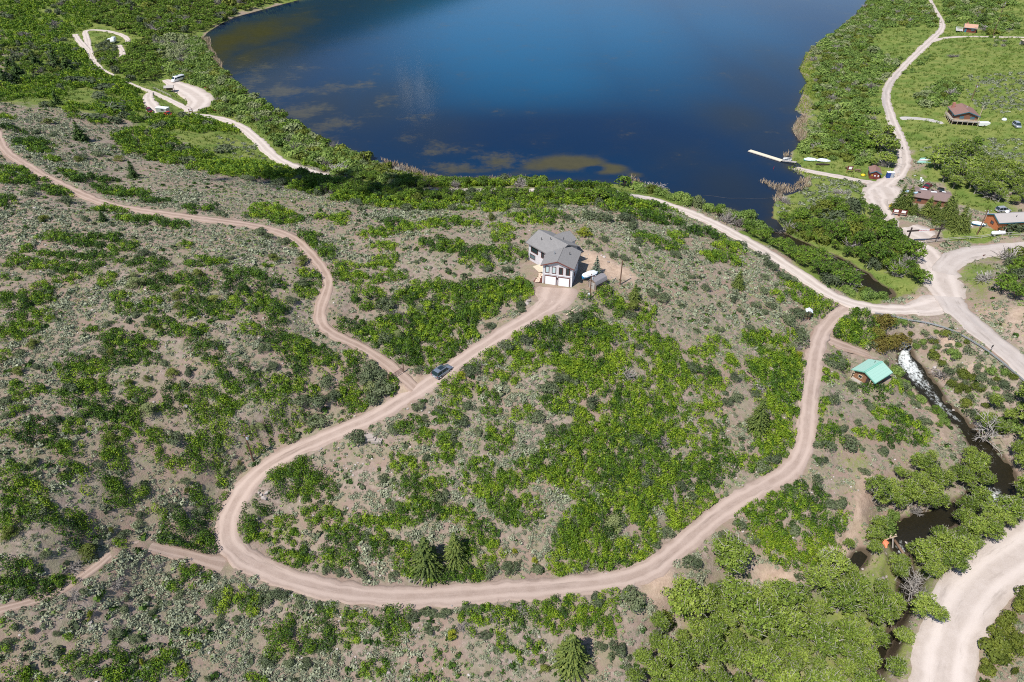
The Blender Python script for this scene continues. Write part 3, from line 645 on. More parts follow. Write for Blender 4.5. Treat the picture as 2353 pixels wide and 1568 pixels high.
def blobs(kind, k, text, hmul=1.0, hmin=1.5, hmax=3.7, **kw):
    for t in text.split(';'):
        x, y, rx, ry = [float(q) for q in t.split(',')]
        (u, v, ru, rv), = K(k, [(x, y, rx, ry)])
        pm = pxm(pt(u, v))[0]; h = float(np.clip((ru + rv) * .5 / pm * .72 * hmul, hmin, hmax))
        add_blob(kind, u, v, ru, rv, h, **kw)
MIX = {'willow': (('willow', .62), ('olive_willow', .76), ('pale_willow', .9), ('grey_bush', .95), ('valley_tree', 1)), 'olive_willow': (('olive_willow', .8), ('willow', .93), ('grey_bush', 1)), 'pale_willow': (('pale_willow', .75), ('grey_bush', .85), ('willow', 1)), 'sage_bush': (('sage_bush', .5), ('mahogany', .68), ('willow', .84), ('olive_willow', 1)), 'oak': (('oak', .86), ('mahogany', .96), ('grey_bush', 1)), 'valley_tree': (('valley_tree', .78), ('olive_willow', .88), ('mahogany', .95), ('grey_bush', 1))}
def fill(kind, k, pts, rad, spacing, h, prob=1.0, seed=0, clear=.6, avoid=None, **kw):
    """plants strewn over an outlined patch of ground, none on a road or a roof"""
    P = poly_w(k, pts); r = np.random.default_rng(900 + seed); x0, y0 = P.min(0); x1, y1 = P.max(0)
    n = int((x1 - x0) * (y1 - y0) / (spacing * spacing) * 2.5) + 10
    xs = r.uniform(x0, x1, n); ys_ = r.uniform(y0, y1, n); ins = inside(xs, ys_, P); got = []
    for x, y in zip(xs[ins], ys_[ins]):
        R = rad * (.62 + .95 * r.random() ** 1.7)
        if any((x - a) ** 2 + (y - b) ** 2 < (spacing * .5 * (R / rad + q)) ** 2 for a, b, q in got): continue
        if r.random() > prob: continue
        if ground(x, y, DROAD) < R * clear or ground(x, y, DSTR) < (R * .1 if kind == 'cottonwood' else R * .55) or (ground(x, y, SD) < R * .4 and kind != 'reed') or occupied(x, y) and ground(x, y, DROAD) > 1: continue
        if any((x - a) ** 2 + (y - b) ** 2 < (q + R * .75) ** 2 for a, b, q in PADS): continue
        if any((x - a) ** 2 + (y - b) ** 2 < (q + R * .7) ** 2 for a, b, q in (avoid or [])): continue
        got.append((x, y, R / rad)); p = np.array([x, y, float(ground(x, y))]); kk = pxm(p)[0]
        q_ = r.random(); kd = next((a for a, b in MIX.get(kind, ()) if q_ < b), kind)
        PLANTS.append(dict(kind=kd, p=p, rx=R, ry=R * r.uniform(.85, 1.15), h=h * r.uniform(.75, 1.2) * (R / rad) ** .5, k=kk, **kw)); mark(x, y, R)

# ------------------------------------------------------------------ where the bushes and trees stand, read off nine enlargements of the photograph
OAK4 = "370,60,75,45;560,70,110,55;720,80,100,60;870,130,80,45;200,140,45,30;320,170,50,30;480,190,90,40;680,190,80,50;170,240,100,45;330,250,60,45;100,200,40,30;490,270,80,45;640,270,70,50;1040,240,110,60;820,220,40,25;1280,110,35,35;1400,230,110,50;20,340,30,30;440,360,50,30;510,330,40,25;750,350,60,50;1240,340,50,45;1110,370,100,60;1390,380,80,55;1720,350,150,90;1850,260,30,20;1940,380,30,20;270,420,80,50;130,520,100,70;50,470,40,40;310,480,60,40;840,470,60,40;880,550,80,40;1060,500,70,35;1040,570,50,30;1300,430,50,30;1420,540,120,70;1310,590,60,40;1530,580,60,50;1680,510,100,60;1870,560,90,90;1820,480,50,40;2180,350,70,60;2100,440,70,50;2130,310,60,40;1100,640,90,30;240,610,90,60;60,690,50,50;180,690,80,50;90,740,50,40;640,690,40,20;840,750,120,50;1270,710,110,60;1370,690,50,40;1030,800,50,40;870,820,100,60;830,890,90,50;990,890,80,50;1440,830,80,60;1470,920,50,30;1730,690,70,40;1880,720,90,70;2000,840,80,50;2070,800,90,60;2180,870,110,70;2260,930,80,60;2060,930,80,70;550,920,90,60;680,960,60,60;560,1010,90,60;400,960,40,25;500,1150,80,60;620,1090,80,50;130,1150,50,40;180,1090,80,40;280,1110,50,30;720,1110,60,40;960,1150,70,60;1220,1150,80,70;1640,1020,110,80;1600,1150,70,60;1560,1220,70,50;1440,1210,100,80;1380,1260,80,60;740,1250,130,70;640,1240,40,40;900,1270,60,50;870,1330,80,50;1130,1250,40,35;1880,1080,100,60;1980,1080,60,50;1870,1200,100,60;2110,1090,80,50;280,1350,90,60;250,1430,90,60;520,1360,60,50;130,1250,50,40;70,1410,50,25;1010,1420,50,40;1100,1430,60,40;1470,1390,120,60;1440,1490,100,60;1060,1500,40,40;800,1400,80,50;770,1500,90,60;500,1520,60,50;410,1510,50,40;1940,1410,80,60;2100,1330,60,50;1760,1490,50,40;1690,1390,40,30;30,880,30,50;2310,300,60,90;2200,150,90,70;2100,60,90,60"
OAK7 = "110,120,90,60;800,30,80,40;1130,30,50,30;1220,60,50,40;1420,50,120,60;560,140,90,80;220,230,90,60;50,250,60,50;90,370,80,70;60,490,60,60;240,400,80,60;350,380,60,50;900,270,140,90;1480,330,110,80;1320,540,150,140;1430,620,80,80;1100,400,40,40;840,600,50,35;500,490,90,80;560,430,60,50;120,800,100,50;240,770,40,30;90,890,90,70;260,920,110,60;400,870,90,50;520,860,30,20;1340,820,90,70;1220,900,50,40;1650,990,130,100;2030,1240,170,120;2270,1160,70,120;1750,430,80,110;1760,530,80,60;2000,180,140,100;2100,150,120,100;1880,160,40,40;2220,230,100,60;2200,400,110,70;2280,430,60,70;1960,450,70,40;1980,560,80,60;2150,700,90,90;2030,720,80,50;1910,680,50,50;2300,600,50,100;2310,740,50,50;50,1150,40,35;460,1250,30,20;800,1440,130,100;1150,1470,100,110;690,1380,50,30;850,1530,90,50;520,1420,70,70;120,1510,70,50;250,1540,80,40;1150,1355,40,30;1310,1210,35,35;1410,1210,35,35;1345,1305,35,30;1750,1555,70,40;30,1320,40,30"
OAK8 = "420,50,90,60;520,90,60,50;480,180,80,70;560,260,100,60;640,200,60,60;500,330,80,50;450,400,100,50;640,380,90,50;760,390,80,50;840,410,60,50;330,450,80,50;420,470,70,40;100,460,100,50;240,470,60,40;60,560,90,60;250,570,60,60;300,630,90,60;50,680,70,80;440,640,60,50;420,730,50,70;490,770,60,60;700,830,90,60;860,820,90,60;940,840,60,60;640,880,60,40;820,760,60,50;900,600,90,50;960,510,90,50;1040,590,50,40;880,670,50,40;1060,660,60,50;1000,760,60,60;930,150,80,60;900,230,60,50;1000,230,80,40;1080,300,90,40;1130,370,100,60;1230,400,120,70;1290,320,70,40;1060,150,90,40;1160,180,90,50;1250,150,80,40;1300,80,90,40;1430,120,70,40;960,60,80,50;700,30,70,40;1400,40,100,40;1500,150,80,50;1570,190,60,40;1600,100,100,60;1720,70,120,60;1860,60,120,60;2000,60,120,60;2150,50,120,60;2280,60,90,60;1850,180,100,60;2000,190,100,60;2130,200,100,60;2260,210,100,60;1960,290,80,50;2080,320,90,50;2200,290,90,50;1700,320,60,40;1830,300,60,50;1620,400,70,50;1720,400,80,50;1620,490,70,50;1740,480,60,50;2010,400,100,60;2100,440,70,50;1640,580,70,50;1760,560,60,40;1540,620,90,60;1640,660,80,50;1760,640,80,50;1540,720,90,50;1660,740,80,50;1780,730,90,40;1900,640,70,40;2000,680,80,60;1900,750,90,40;2090,570,70,50;2170,540,40,40;2120,690,70,50;2300,460,60,50;2300,380,60,50;1500,790,60,40;1580,830,60,40;350,1110,110,90;370,1210,80,80;140,1120,80,50;60,1230,60,80;30,1090,40,40;900,1080,70,70;1000,1090,70,60;1130,1120,80,60;1240,1110,90,70;1380,1070,80,70;1500,1030,80,70;1610,1010,80,60;1470,1140,80,60;1600,1130,80,60;1720,1100,80,70;1830,1090,80,60;1780,1190,90,60;1860,950,90,70;1110,1290,40,60;1180,1360,30,25;1300,1300,30,25;1360,1310,40,30;650,1370,35,25;220,1470,80,65;910,1205,20,25;550,1550,50,20;660,1540,25,25;1330,1370,30,25;1250,1415,25,20;1310,1425,20,20"
OAK5 = "200,40,80,40;1110,60,80,45;300,20,100,30;640,110,120,60;760,120,80,60;880,160,90,60;1000,180,100,60;1130,160,70,60;930,230,80,50;290,120,80,40;310,220,70,50;280,260,80,40;160,350,70,50;350,330,90,40;60,260,60,40;40,330,60,40;200,480,130,80;480,450,90,60;600,410,100,60;720,400,80,60;830,420,90,60;940,400,100,60;1060,390,110,60;1180,400,100,60;1230,450,70,50;880,500,120,60;1010,490,110,60;1130,470,100,50;600,550,80,50;860,590,120,60;960,570,90,50;700,580,70,40;460,640,120,60;340,640,80,50;580,640,70,50;80,680,100,50;180,740,90,50;280,700,80,60;300,800,90,70;400,760,80,80;540,760,80,60;640,720,80,60;760,680,80,50;860,700,70,50;450,880,90,60;560,850,70,50;700,850,70,60;780,820,70,60;720,770,70,50;880,750,60,40;610,950,30,50;90,880,60,50;80,970,50,80;350,1060,40,90;130,1170,70,50;60,1120,60,60;70,1250,70,70;20,1130,40,50;760,1020,60,50;740,1110,60,50;960,850,60,40;1030,880,80,50;1180,830,60,40;1040,980,50,50;900,940,60,40;900,1110,70,40;820,1120,60,50;1160,1010,60,60;1250,890,80,50;1280,960,60,60;1330,900,80,50;1040,1210,60,80;1240,1280,70,60;780,1230,60,50;740,1300,70,50;480,1380,90,60;580,1440,60,50;720,1450,70,60;740,1510,60,50;1100,1400,80,60;1090,1490,90,60;1820,500,120,90;1250,730,70,50;1350,700,90,60;1440,720,80,50;1540,720,90,60;1640,700,100,60;1740,690,90,60;1700,620,80,50;1820,700,60,60;1790,780,70,50;1380,820,50,40;1660,830,70,50;1520,920,80,50;1590,930,80,50;1680,960,80,50;1740,900,90,60;1860,850,70,50;1930,900,80,60;1840,960,80,50;1560,1000,80,50;1640,1060,90,60;1740,1030,70,50;1880,1000,70,50;2080,640,60,50;2050,720,60,60;2120,560,40,60;2200,760,80,50;2280,830,70,50;2180,860,90,50;2120,800,70,50;2260,920,90,60;2330,980,60,60;2190,950,70,50;1900,1150,100,50;1950,1040,40,40;1540,1100,60,40;1460,1200,90,60;1640,1120,70,50;1830,1260,80,50;1930,1250,90,60;2040,1270,90,50;2130,1220,90,60;2230,1180,80,50;1860,1360,90,50;1970,1370,100,60;2090,1380,100,60;2210,1360,90,60;1600,1400,100,50;1720,1370,70,50;1480,1480,90,50;1600,1490,90,50;1720,1470,90,50;1840,1460,90,50;1960,1480,100,50;2080,1490,100,50;2200,1470,100,50;2310,1430,60,50;2100,60,90,50;2240,110,90,50;2330,60,60,60;1640,1290,70,50;2310,1280,60,50;2180,1080,80,50;2300,1080,70,60;2050,1160,70,50"
OAK6 = "150,30,120,50;330,130,90,60;280,200,110,60;180,180,60,40;960,560,120,70;820,450,110,60;760,380,60,40;660,470,35,45;1180,620,110,80;1150,740,130,80;1090,700,80,60;1000,1010,70,50;1100,950,90,50;1310,1110,90,60;1440,1070,60,50;950,1190,50,40;930,1250,60,40;960,1390,110,90;1250,1410,80,40;1370,1270,60,60;1480,1300,110,60;1400,1420,90,60;1540,1420,90,60;1620,1390,60,80;470,750,60,50;520,780,80,60;690,920,100,60;600,900,90,60;540,960,80,70;480,1000,70,60;620,1010,100,60;740,1000,100,60;790,930,70,50;560,1110,90,60;680,1100,100,60;780,1120,70,60;620,1210,90,60;720,1220,90,60;620,1320,90,60;640,1420,100,60;700,1490,90,60;600,1520,90,60;190,1170,60,50;220,1060,80,50;160,1000,90,60;340,940,50,60;90,870,80,50;170,830,60,40;210,770,60,30;290,800,25,30;330,900,30,40;200,1240,60,50;190,1370,70,50;240,1500,80,60;120,1520,100,50;60,1410,50,50;60,1080,60,50;80,1250,60,50;720,1390,60,50"
OAK9 = "860,260,130,60;520,370,80,50;700,370,100,50;860,380,110,60;560,480,120,70;650,540,90,60;440,430,90,50;900,520,110,70;980,600,90,60;1020,480,80,60;1080,420,50,40;820,650,120,60;740,720,100,60;900,710,80,50;100,60,100,50;200,120,110,60;60,180,80,60;300,60,90,50;420,50,80,50;560,70,90,50;160,280,90,50;60,380,60,60;180,350,60,50;30,490,40,50;640,300,80,50;770,300,80,50;600,640,70,50;680,620,70,50;560,560,80,50;480,330,60,40"
OAK1 = "230,980,80,60;280,1030,60,40;350,1090,50,30;80,880,90,30;40,800,50,30;150,1220,120,60;330,1290,90,40;430,1320,80,50;640,1230,110,60;800,1310,130,50;930,1330,90,50;1080,1380,80,40;1370,1430,80,50;1850,1450,110,80;1950,1500,100,60;2230,1490,50,30;2310,1500,40,30;40,1370,70,60;780,1440,110,40;880,1500,60,40;1040,1510,100,50;470,1180,40,30;90,1160,90,40;1220,1540,90,30"
OAK2 = "380,1530,100,40;480,1560,80,40;620,1530,80,40;760,1520,110,40;900,1540,60,30;1050,1440,70,25;1120,1390,70,25;1390,1480,110,60;1280,1510,80,40;1200,1480,60,25;1520,1290,140,60;1650,1300,130,60;1780,1300,140,60;1640,1380,50,30;1900,1370,150,60;2030,1400,120,60;1850,1420,90,50;2080,1480,130,60;2220,1500,110,60;2300,1440,60,40;2180,1410,80,50;1320,1350,40,22;1100,1560,80,40;10,1500,50,60"
for k_, t_ in ((4, OAK4), (7, OAK7), (8, OAK8), (5, OAK5), (6, OAK6), (9, OAK9), (1, OAK1), (2, OAK2)): blobs("oak", k_, t_)

DARK = {4: "745,665,25,30;1880,950,45,35;1820,830,50,40;2080,380,40,50;2000,500,40,35;2170,1190,70,80;2070,1180,50,50;2260,1060,60,50;2180,1370,90,55;2300,1160,60,50;140,860,40,30;490,1100,60,50;1200,1440,70,50;1300,990,30,40;545,1300,40,30;120,1250,45,30;20,1200,40,40;40,1290,40,30;1800,560,30,25;1590,210,30,25;980,180,50,30;700,850,40,30;310,440,40,35;930,600,35,25;1850,60,40,30;1980,90,50,30;1790,30,50,30;1560,330,30,25;60,1180,40,30;380,1320,50,30;1130,930,30,25;260,960,30,30;1750,1080,35,30",
 7: "1640,95,40,30;1370,380,50,50;1890,130,35,25;2220,870,40,40;2310,870,40,40;1920,960,60,50;2080,990,60,40;2190,1050,40,40;1150,560,50,60;860,1060,50,30;1060,1080,30,40;800,1220,50,50;580,940,30,25;930,1270,60,30;1510,1150,50,40;1630,1130,35,30;1830,1420,40,50;1880,1400,50,40;2000,1430,50,40;2110,1430,45,40;110,1185,40,25;860,540,40,50;310,690,40,30;1180,355,40,30;230,1210,30,25;390,1230,30,25;960,470,40,40;250,380,60,60;1020,990,30,20;50,1290,50,40;1490,980,70,80;1810,1000,70,70;880,990,30,20;1240,960,40,40;970,410,40,30;1270,180,40,25;680,60,40,35;150,940,60,50;560,1490,60,50;1430,1540,30,20;740,1540,40,20;2180,1340,40,40;1990,1100,25,20;2310,1400,30,30",
 8: "290,160,40,45;360,350,50,50;180,560,50,40;130,800,80,50;360,830,40,40;1050,860,70,50;1190,770,70,50;1600,470,50,50;2010,980,90,100;980,1240,50,40;600,1210,40,40;700,1020,50,40;500,1080,50,50;640,1090,40,30;600,1040,40,30;1760,970,50,60;1900,1340,60,70;2260,560,60,50;700,290,40,90;1360,830,60,40;1380,1420,30,30;1000,1510,25,20;590,20,50,30;2180,620,50,40;880,1070,40,40;2220,1200,60,50;1780,1320,50,40;1990,1480,50,40;560,1060,30,30;1130,760,40,40;1500,700,40,30;60,620,40,30;1480,560,40,40",
 5: "990,210,40,60;520,240,20,15;1230,530,40,30;1250,570,30,30;1020,680,40,30;1110,790,60,45;850,960,60,45;920,970,40,50;530,1230,50,40;870,1230,50,40;680,1260,50,40;830,1330,60,50;570,1310,30,25;360,1390,50,40;110,1440,70,60;1350,1310,60,60;1430,1380,50,40;1430,1110,60,70;1580,1260,60,60;1550,1380,40,40;940,1410,40,30;760,1420,50,50;200,980,90,60;270,1000,80,60;160,1030,70,50;270,1090,90,70;240,1180,90,70;580,560,60,50;1480,700,60,40;1620,620,60,40;1700,720,60,40;1260,770,50,40;1000,280,40,30;660,480,40,30;2210,490,60,40;2140,450,40,40;1760,150,30,20;1870,190,40,25;1810,80,40,25;2020,150,40,25;2120,270,30,22;1950,210,40,25;2200,330,25,20;2050,90,40,25;1700,100,30,20;2300,180,50,30;1140,290,40,30;530,980,40,30;2040,820,40,30;1980,600,50,40",
 6: "450,110,45,35;540,200,60,45;600,260,50,40;700,340,50,50;150,410,40,30;60,340,30,25;240,190,40,25;350,490,40,25;500,530,40,30;600,540,40,30;560,440,40,30;460,690,40,30;390,570,30,20;560,580,40,25;830,780,80,60;730,640,70,50;780,720,60,40;800,590,70,50;990,880,70,30;1020,930,70,40;1160,1090,50,40;1040,1180,60,40;1280,1230,40,40;1600,1210,40,30;1140,1480,80,60;1380,1540,50,40;350,1030,40,40;490,1140,40,30;360,1170,50,40;310,1200,50,40;60,960,60,40;1280,830,60,40;1090,1390,40,50;1200,1340,30,30;950,1480,80,50;1510,1090,50,40;1660,1330,40,40;1570,1160,30,25;250,700,40,25;160,640,30,20;560,340,30,25;360,460,20,15",
 9: "660,60,70,50;640,150,70,60;720,240,50,40;500,580,50,40;760,510,50,50;230,520,40,30;1000,330,50,40;1090,330,50,50;60,740,70,60;920,170,60,40;1250,115,40,30;60,280,50,40;400,480,50,40;730,230,60,40;960,40,50,30;1720,70,50,60;380,950,80,60;80,950,60,50",
 1: "740,740,100,50;300,720,40,20;560,1080,50,25;940,960,40,25;1530,1030,60,40;380,930,40,20;1080,880,60,25;640,810,70,40;800,830,60,30;220,1330,60,25;460,1380,60,30;1520,1470,60,25;1720,1230,60,25;1920,1260,60,35;2090,1290,50,30;590,1510,50,20;260,910,50,20;720,600,90,30;560,560,80,40;470,560,70,30;700,660,60,30;1300,780,50,25;680,1060,50,25;1160,1010,40,20",
 2: "100,1390,60,30;250,1370,70,30;420,1370,60,30;540,1380,60,30;700,1360,60,30;830,1360,60,30;950,1330,60,40;1080,1330,60,40;1220,1330,60,40;130,1440,40,20;1420,1410,60,25;1550,1500,40,30;1700,1480,60,40;1800,1500,70,40;1960,1500,70,40;2010,1550,70,30;1260,1350,40,20;940,1390,40,25"}
for k_, t_ in DARK.items(): blobs("mahogany", k_, t_, hmul=1.25, hmin=.9, hmax=2.6)

JUNI = [(4,"950,385,60,60;930,330,40,25;1030,1250,65,75;1790,1370,50,35;1745,1380,25,25","pale_juniper"),(4,"1370,320,45,40;1110,335,40,30;1225,470,50,40;1240,540,50,35;1480,500,50,55;1380,490,20,35;235,800,45,40;1190,1005,50,45;1015,1040,35,25;895,1070,35,35;130,990,50,40;770,860,40,30;1065,685,25,25;1115,700,20,20;1890,210,60,30;2085,230,50,50;770,1450,40,50","juniper"),
 (7,"660,695,75,80;75,540,60,60;1295,245,25,20;775,520,25,25;1655,55,20,15","juniper"),(7,"230,55,55,40;1550,110,40,40","pale_juniper"),(7,"630,1105,40,30;985,1430,30,25","yellow_juniper"),
 (8,"1875,480,80,95;1690,1480,70,55","pale_juniper"),(8,"1400,1480,50,50","juniper"),(8,"1190,665,25,30;1330,730,25,30;765,1235,45,45","yellow_juniper"),
 (5,"1675,40,55,45;830,1020,40,35","yellow_juniper"),(5,"2010,545,60,60","juniper"),(5,"210,1090,45,50;390,740,50,50","pale_juniper"),
 (6,"600,840,50,45;730,830,60,45","pale_juniper"),(6,"830,890,40,30","yellow_juniper"),
 (1,"330,840,35,25;540,1100,40,25;820,1095,40,25","juniper"),(1,"310,1510,55,25","juniper"),(2,"1210,1385,30,20;1030,1500,50,30","juniper")]
for k_, t_, kind in JUNI: blobs(kind, k_, t_, hmul=1.5, hmin=1.2, hmax=5.0)

def conifer(k, x0, y0, x1, y1, w, kind="conifer", hmul=1.0):
    """top and foot of the stem and the width of the skirt, in an enlargement"""
    (u0, v0), (u1, v1) = K(k, [(x0, y0), (x1, y1)]) if k else [(x0, y0), (x1, y1)]
    p = pt(u1, v1); kx, s, c = pxm(p)
    PLANTS.append(dict(kind=kind, p=p, rx=w * (.3335 if k else 1) / kx, ry=1, h=max(2.5, (v1 - v0) / (kx * c)) * hmul, k=kx)); mark(p[0], p[1], 1.5)
for a in [(8,555,580,590,770,120),(8,752,545,785,700,95),(8,1535,1260,1580,1440,140),(6,495,1170,505,1390,92),(6,365,285,375,415,50),(5,2025,385,2015,500,50),(4,1380,470,1385,520,22)]: conifer(*a)
conifer(5, 1748, 195, 1755, 318, 42, "blue_spruce")
for a in [(1,528,830,560,970,55),(1,875,1100,925,1230,45),(1,700,1440,715,1525,35),(1,60,400,80,490,50),(1,130,420,140,540,55),(1,30,480,50,590,45),(1,120,500,110,570,50),(1,470,380,480,500,60),(1,390,320,400,470,45),(1,250,340,260,470,45),(1,0,400,10,560,50),(1,395,620,400,720,35),(1,360,690,370,740,30)]: conifer(*a, kind="dark_conifer")
conifer(3, 2085, 75, 2055, 175, 42, "dark_conifer"); conifer(3, 855, 1465, 858, 1515, 26, "dark_conifer")
Z4 = lambda x, y: (2010.7 + x * .1455, 367.7 + y * .1455)
for x0, y0, x1, y1, w in [(330,385,350,790,110),(500,400,470,800,120),(800,560,790,890,110),(1125,490,1080,960,130),(1225,600,1190,900,90),(1375,660,1300,1120,105),(1440,830,1400,1130,80),(640,680,600,860,90),(950,640,930,900,100),(1010,760,990,1000,95),(420,560,400,800,100),(1180,760,1200,1060,95)]:
    conifer(0, *Z4(x0, y0), *Z4(x1, y1), w * .1455, "spruce")

# lakeside willows, valley trees, cottonwoods along the stream, far oak woods
fill("willow", 1, [(1280,270),(1370,260),(1500,470),(1560,530),(1680,610),(1880,710),(2100,870),(2353,1000),(2353,1130),(2200,1150),(2000,1080),(1880,960),(1760,860),(1640,820),(1560,800),(1450,720),(1450,650),(1300,570),(1230,540),(1150,520),(1150,450),(1300,430)], 2.6, 2.46, 2.9, seed=1)
fill("pale_willow", 1, [(1060,290),(1260,250),(1380,290),(1420,380),(1300,430),(1140,440)], 2.4, 2.72, 2.8, seed=2)
fill("willow", 2, [(-20,1010),(130,1110),(280,1180),(560,1260),(560,1320),(300,1330),(-20,1290)], 2.6, 2.46, 3.0, seed=3)
fill("olive_willow", 2, [(-20,990),(100,1040),(190,1110),(400,1180),(700,1260),(560,1290),(300,1250),(-20,1120)], 2.4, 2.72, 2.9, seed=4)
fill("valley_tree", 2, [(-20,1230),(560,1280),(900,1270),(1180,1280),(1350,1240),(1350,1300),(1100,1330),(600,1350),(-20,1360)], 2.6, 2.62, 3.4, seed=5)
fill("willow", 2, [(1130,1240),(1400,1215),(1740,1200),(1960,1210),(2060,1290),(2353,1310),(2353,1400),(2080,1330),(1700,1240),(1300,1280)], 2.5, 2.55, 3.0, seed=6)
fill("willow", 3, [(-20,1310),(110,1310),(230,1340),(330,1390),(400,1480),(560,1540),(560,1600),(200,1568),(30,1490),(-20,1420)], 3.2, 3.57, 4.2, seed=7)
fill("willow", 3, [(1280,10),(1690,-20),(1740,90),(1780,160),(1720,195),(1500,190),(1370,190),(1280,300),(1420,400),(1550,420),(1450,500),(1400,540),(1270,700),(1330,800),(1300,850),(1430,940),(1290,1090),(1260,1150),(1000,1090),(900,1060),(750,1050),(850,950),(980,800),(920,640),(890,560),(1000,400),(900,350),(1130,170)], 2.7, 3.48, 2.6, seed=8, prob=.9)
fill("olive_willow", 3, [(900,330),(1270,180),(1300,300),(1150,420),(1200,560),(1290,700),(1250,800),(900,760),(1050,560),(960,440)], 2.3, 4.76, 2.3, seed=9)
fill("pale_willow", 3, [(820,870),(960,820),(960,940),(860,960)], 2.0, 2.55, 1.8, seed=10)
fill("pale_willow", 3, [(880,340),(1060,230),(1250,60),(1290,80),(1150,260),(1000,420),(900,500)], 1.9, 3.40, 1.9, seed=11)
fill("valley_tree", 3, [(940,860),(1230,860),(1290,1000),(1250,1090),(1000,1060)], 2.8, 3.12, 3.0, seed=12)
fill("willow", 3, [(1790,10),(2160,-20),(2290,40),(2100,90),(2030,200),(1900,150),(1800,170)], 2.8, 3.40, 2.8, seed=13)
fill("willow", 3, [(2130,90),(2290,130),(2310,200),(2130,240),(2060,220)], 2.8, 3.06, 3.0, seed=14)
fill("willow", 3, [(1590,690),(1720,590),(1850,560),(1920,600),(1860,700),(1790,740),(1650,740)], 2.7, 3.06, 2.8, seed=15)
fill("willow", 3, [(1430,480),(1660,400),(1740,330),(1640,520),(1510,530)], 1.8, 5.10, 1.6, seed=16, prob=.6)
fill("willow", 3, [(2050,260),(2260,260),(2220,320),(2060,320)], 1.8, 4.25, 1.7, seed=17, prob=.7)
fill("cottonwood", 3, [(1690,1180),(1730,1080),(1880,1070),(2050,1090),(2230,1180),(2353,1290),(2353,1420),(2160,1400),(1950,1330),(1800,1280)], 3.4, 3.28, 6.2, seed=18, look="dark")
fill("cottonwood", 3, [(1300,960),(1480,960),(1500,1030),(1480,1180),(1300,1150)], 3.0, 3.43, 6.0, seed=19, look="dark")
fill("valley_tree", 6, [(370,30),(520,0),(700,-60),(1000,-120),(1180,-60),(1500,30),(1550,140),(1490,190),(1560,170),(1700,250),(1770,300),(1700,450),(1560,470),(1530,380),(1330,340),(1180,240),(1000,180),(930,160),(1000,300),(1110,330),(1180,420),(1100,440),(1020,440),(830,330),(700,230),(550,130)], 3.2, 3.12, 4.2, seed=20)
fill("olive_willow", 6, [(560,20),(900,-40),(1000,60),(900,150),(760,150)], 2.6, 3.40, 3.2, seed=21)
fill("willow", 6, [(1090,350),(1180,420),(1420,450),(1430,520),(1200,500),(1090,440)], 2.0, 2.38, 1.8, seed=22)
fill("rusty_willow", 6, [(1330,690),(1460,690),(1500,800),(1440,880),(1330,840)], 2.4, 2.72, 3.0, seed=23)
fill("willow", 6, [(1520,730),(1620,680),(1720,740),(1860,860),(1760,900),(1640,860)], 1.5, 2.55, 1.3, seed=24, prob=.7)
fill("sage_bush", 6, [(1340,620),(1600,650),(1850,720),(2050,860),(2200,970),(2353,1090),(2353,1400),(2150,1420),(1990,1290),(1900,1140),(1800,1000),(1700,890),(1600,800),(1560,720),(1420,690)], 1.35, 1.7, 1.3, seed=25)
fill("olive_willow", 6, [(1700,900),(1850,950),(2050,1060),(2150,1200),(1950,1250),(1840,1100)], 1.9, 2.38, 2.0, seed=26)
fill("willow", 6, [(1440,960),(1560,1040),(1680,1130),(1800,1240),(1780,1340),(1640,1180),(1460,1010)], 1.5, 2.29, 1.4, seed=27)
fill("valley_tree", 6, [(2210,200),(2353,130),(2500,130),(2500,550),(2150,560),(2140,420),(2200,400)], 3.0, 3.12, 4.0, seed=28)
fill("cottonwood", 6, [(1900,1300),(2010,1230),(2200,1180),(2400,1180),(2400,1600),(2150,1500),(1920,1420)], 3.0, 3.12, 6.5, seed=29)
CW = "1600,60,80;1680,140,90;1560,170,70;1400,230,80;1350,300,80;1450,330,90;1560,300,90;1680,260,90;1740,330,80;1330,480,70;1290,560,80;1300,650,70;1130,620,50;1960,90,100;1920,180,80;2050,180,80;2310,60,80;2000,300,100;1930,360,90;2080,420,110;2250,350,80;2330,290,80;2310,420,70;1900,450,90;2000,520,100;2120,560,100;2230,480,80;1750,620,110;1620,700,100;1870,660,110;2010,640,80;1720,760,100;1860,780,110;1570,660,70;1440,740,70;1650,1090,120;1750,1130,90;300,720,190"
for t_ in CW.split(';'):
    x, y, r_ = map(float, t_.split(',')); (u, v, ru), = [q[:3] for q in K(9, [(x, y, r_)])]
    p = pt(u, v); kx, s, c = pxm(p); R = ru / kx * .95; h = min(R * 2.3, 8); p = pt(u, v + .5 * h * kx * c * .75); 
    if ground(p[0], p[1], DROAD) < .8: p = pt(u - 12, v + .2 * h * kx * c)
    PLANTS.append(dict(kind="cottonwood", p=p, rx=R, ry=R, h=h, k=pxm(p)[0])); mark(p[0], p[1], R)
fill("cottonwood", 9, [(-60,1080),(180,980),(430,960),(560,990),(720,960),(900,900),(1000,820),(1130,850),(1150,920),(1400,940),(1480,1060),(1560,1120),(1720,1200),(1760,1330),(1760,1660),(-60,1700)], 3.0, 2.5, 7.0, seed=30, clear=.9)
fill("cottonwood", 8, [(2080,1290),(2230,1180),(2353,1250),(2353,1640),(2000,1640),(2060,1460)], 2.6, 2.5, 5.5, seed=31)
fill("valley_tree", 8, [(2190,1000),(2330,1000),(2353,1180),(2210,1180)], 2.6, 2.71, 4.0, seed=32)
for x, y, r_ in ((1560,860,100),(1690,890,110),(2200,420,70),(1880,960,60)):
    (u, v, ru), = [q[:3] for q in K(9, [(x, y, r_)])]; p = off_road(pt(u, v + 20), 2.2); kx = pxm(p)[0]
    PLANTS.append(dict(kind="dead_tree", p=p, rx=ru / kx, ry=ru / kx, h=5.5, k=kx))
(u, v), = K(6, [(2060,1480)]); p = pt(u, v); PLANTS.append(dict(kind="dead_tree", p=p, rx=3.8, ry=3.8, h=8, k=pxm(p)[0]))
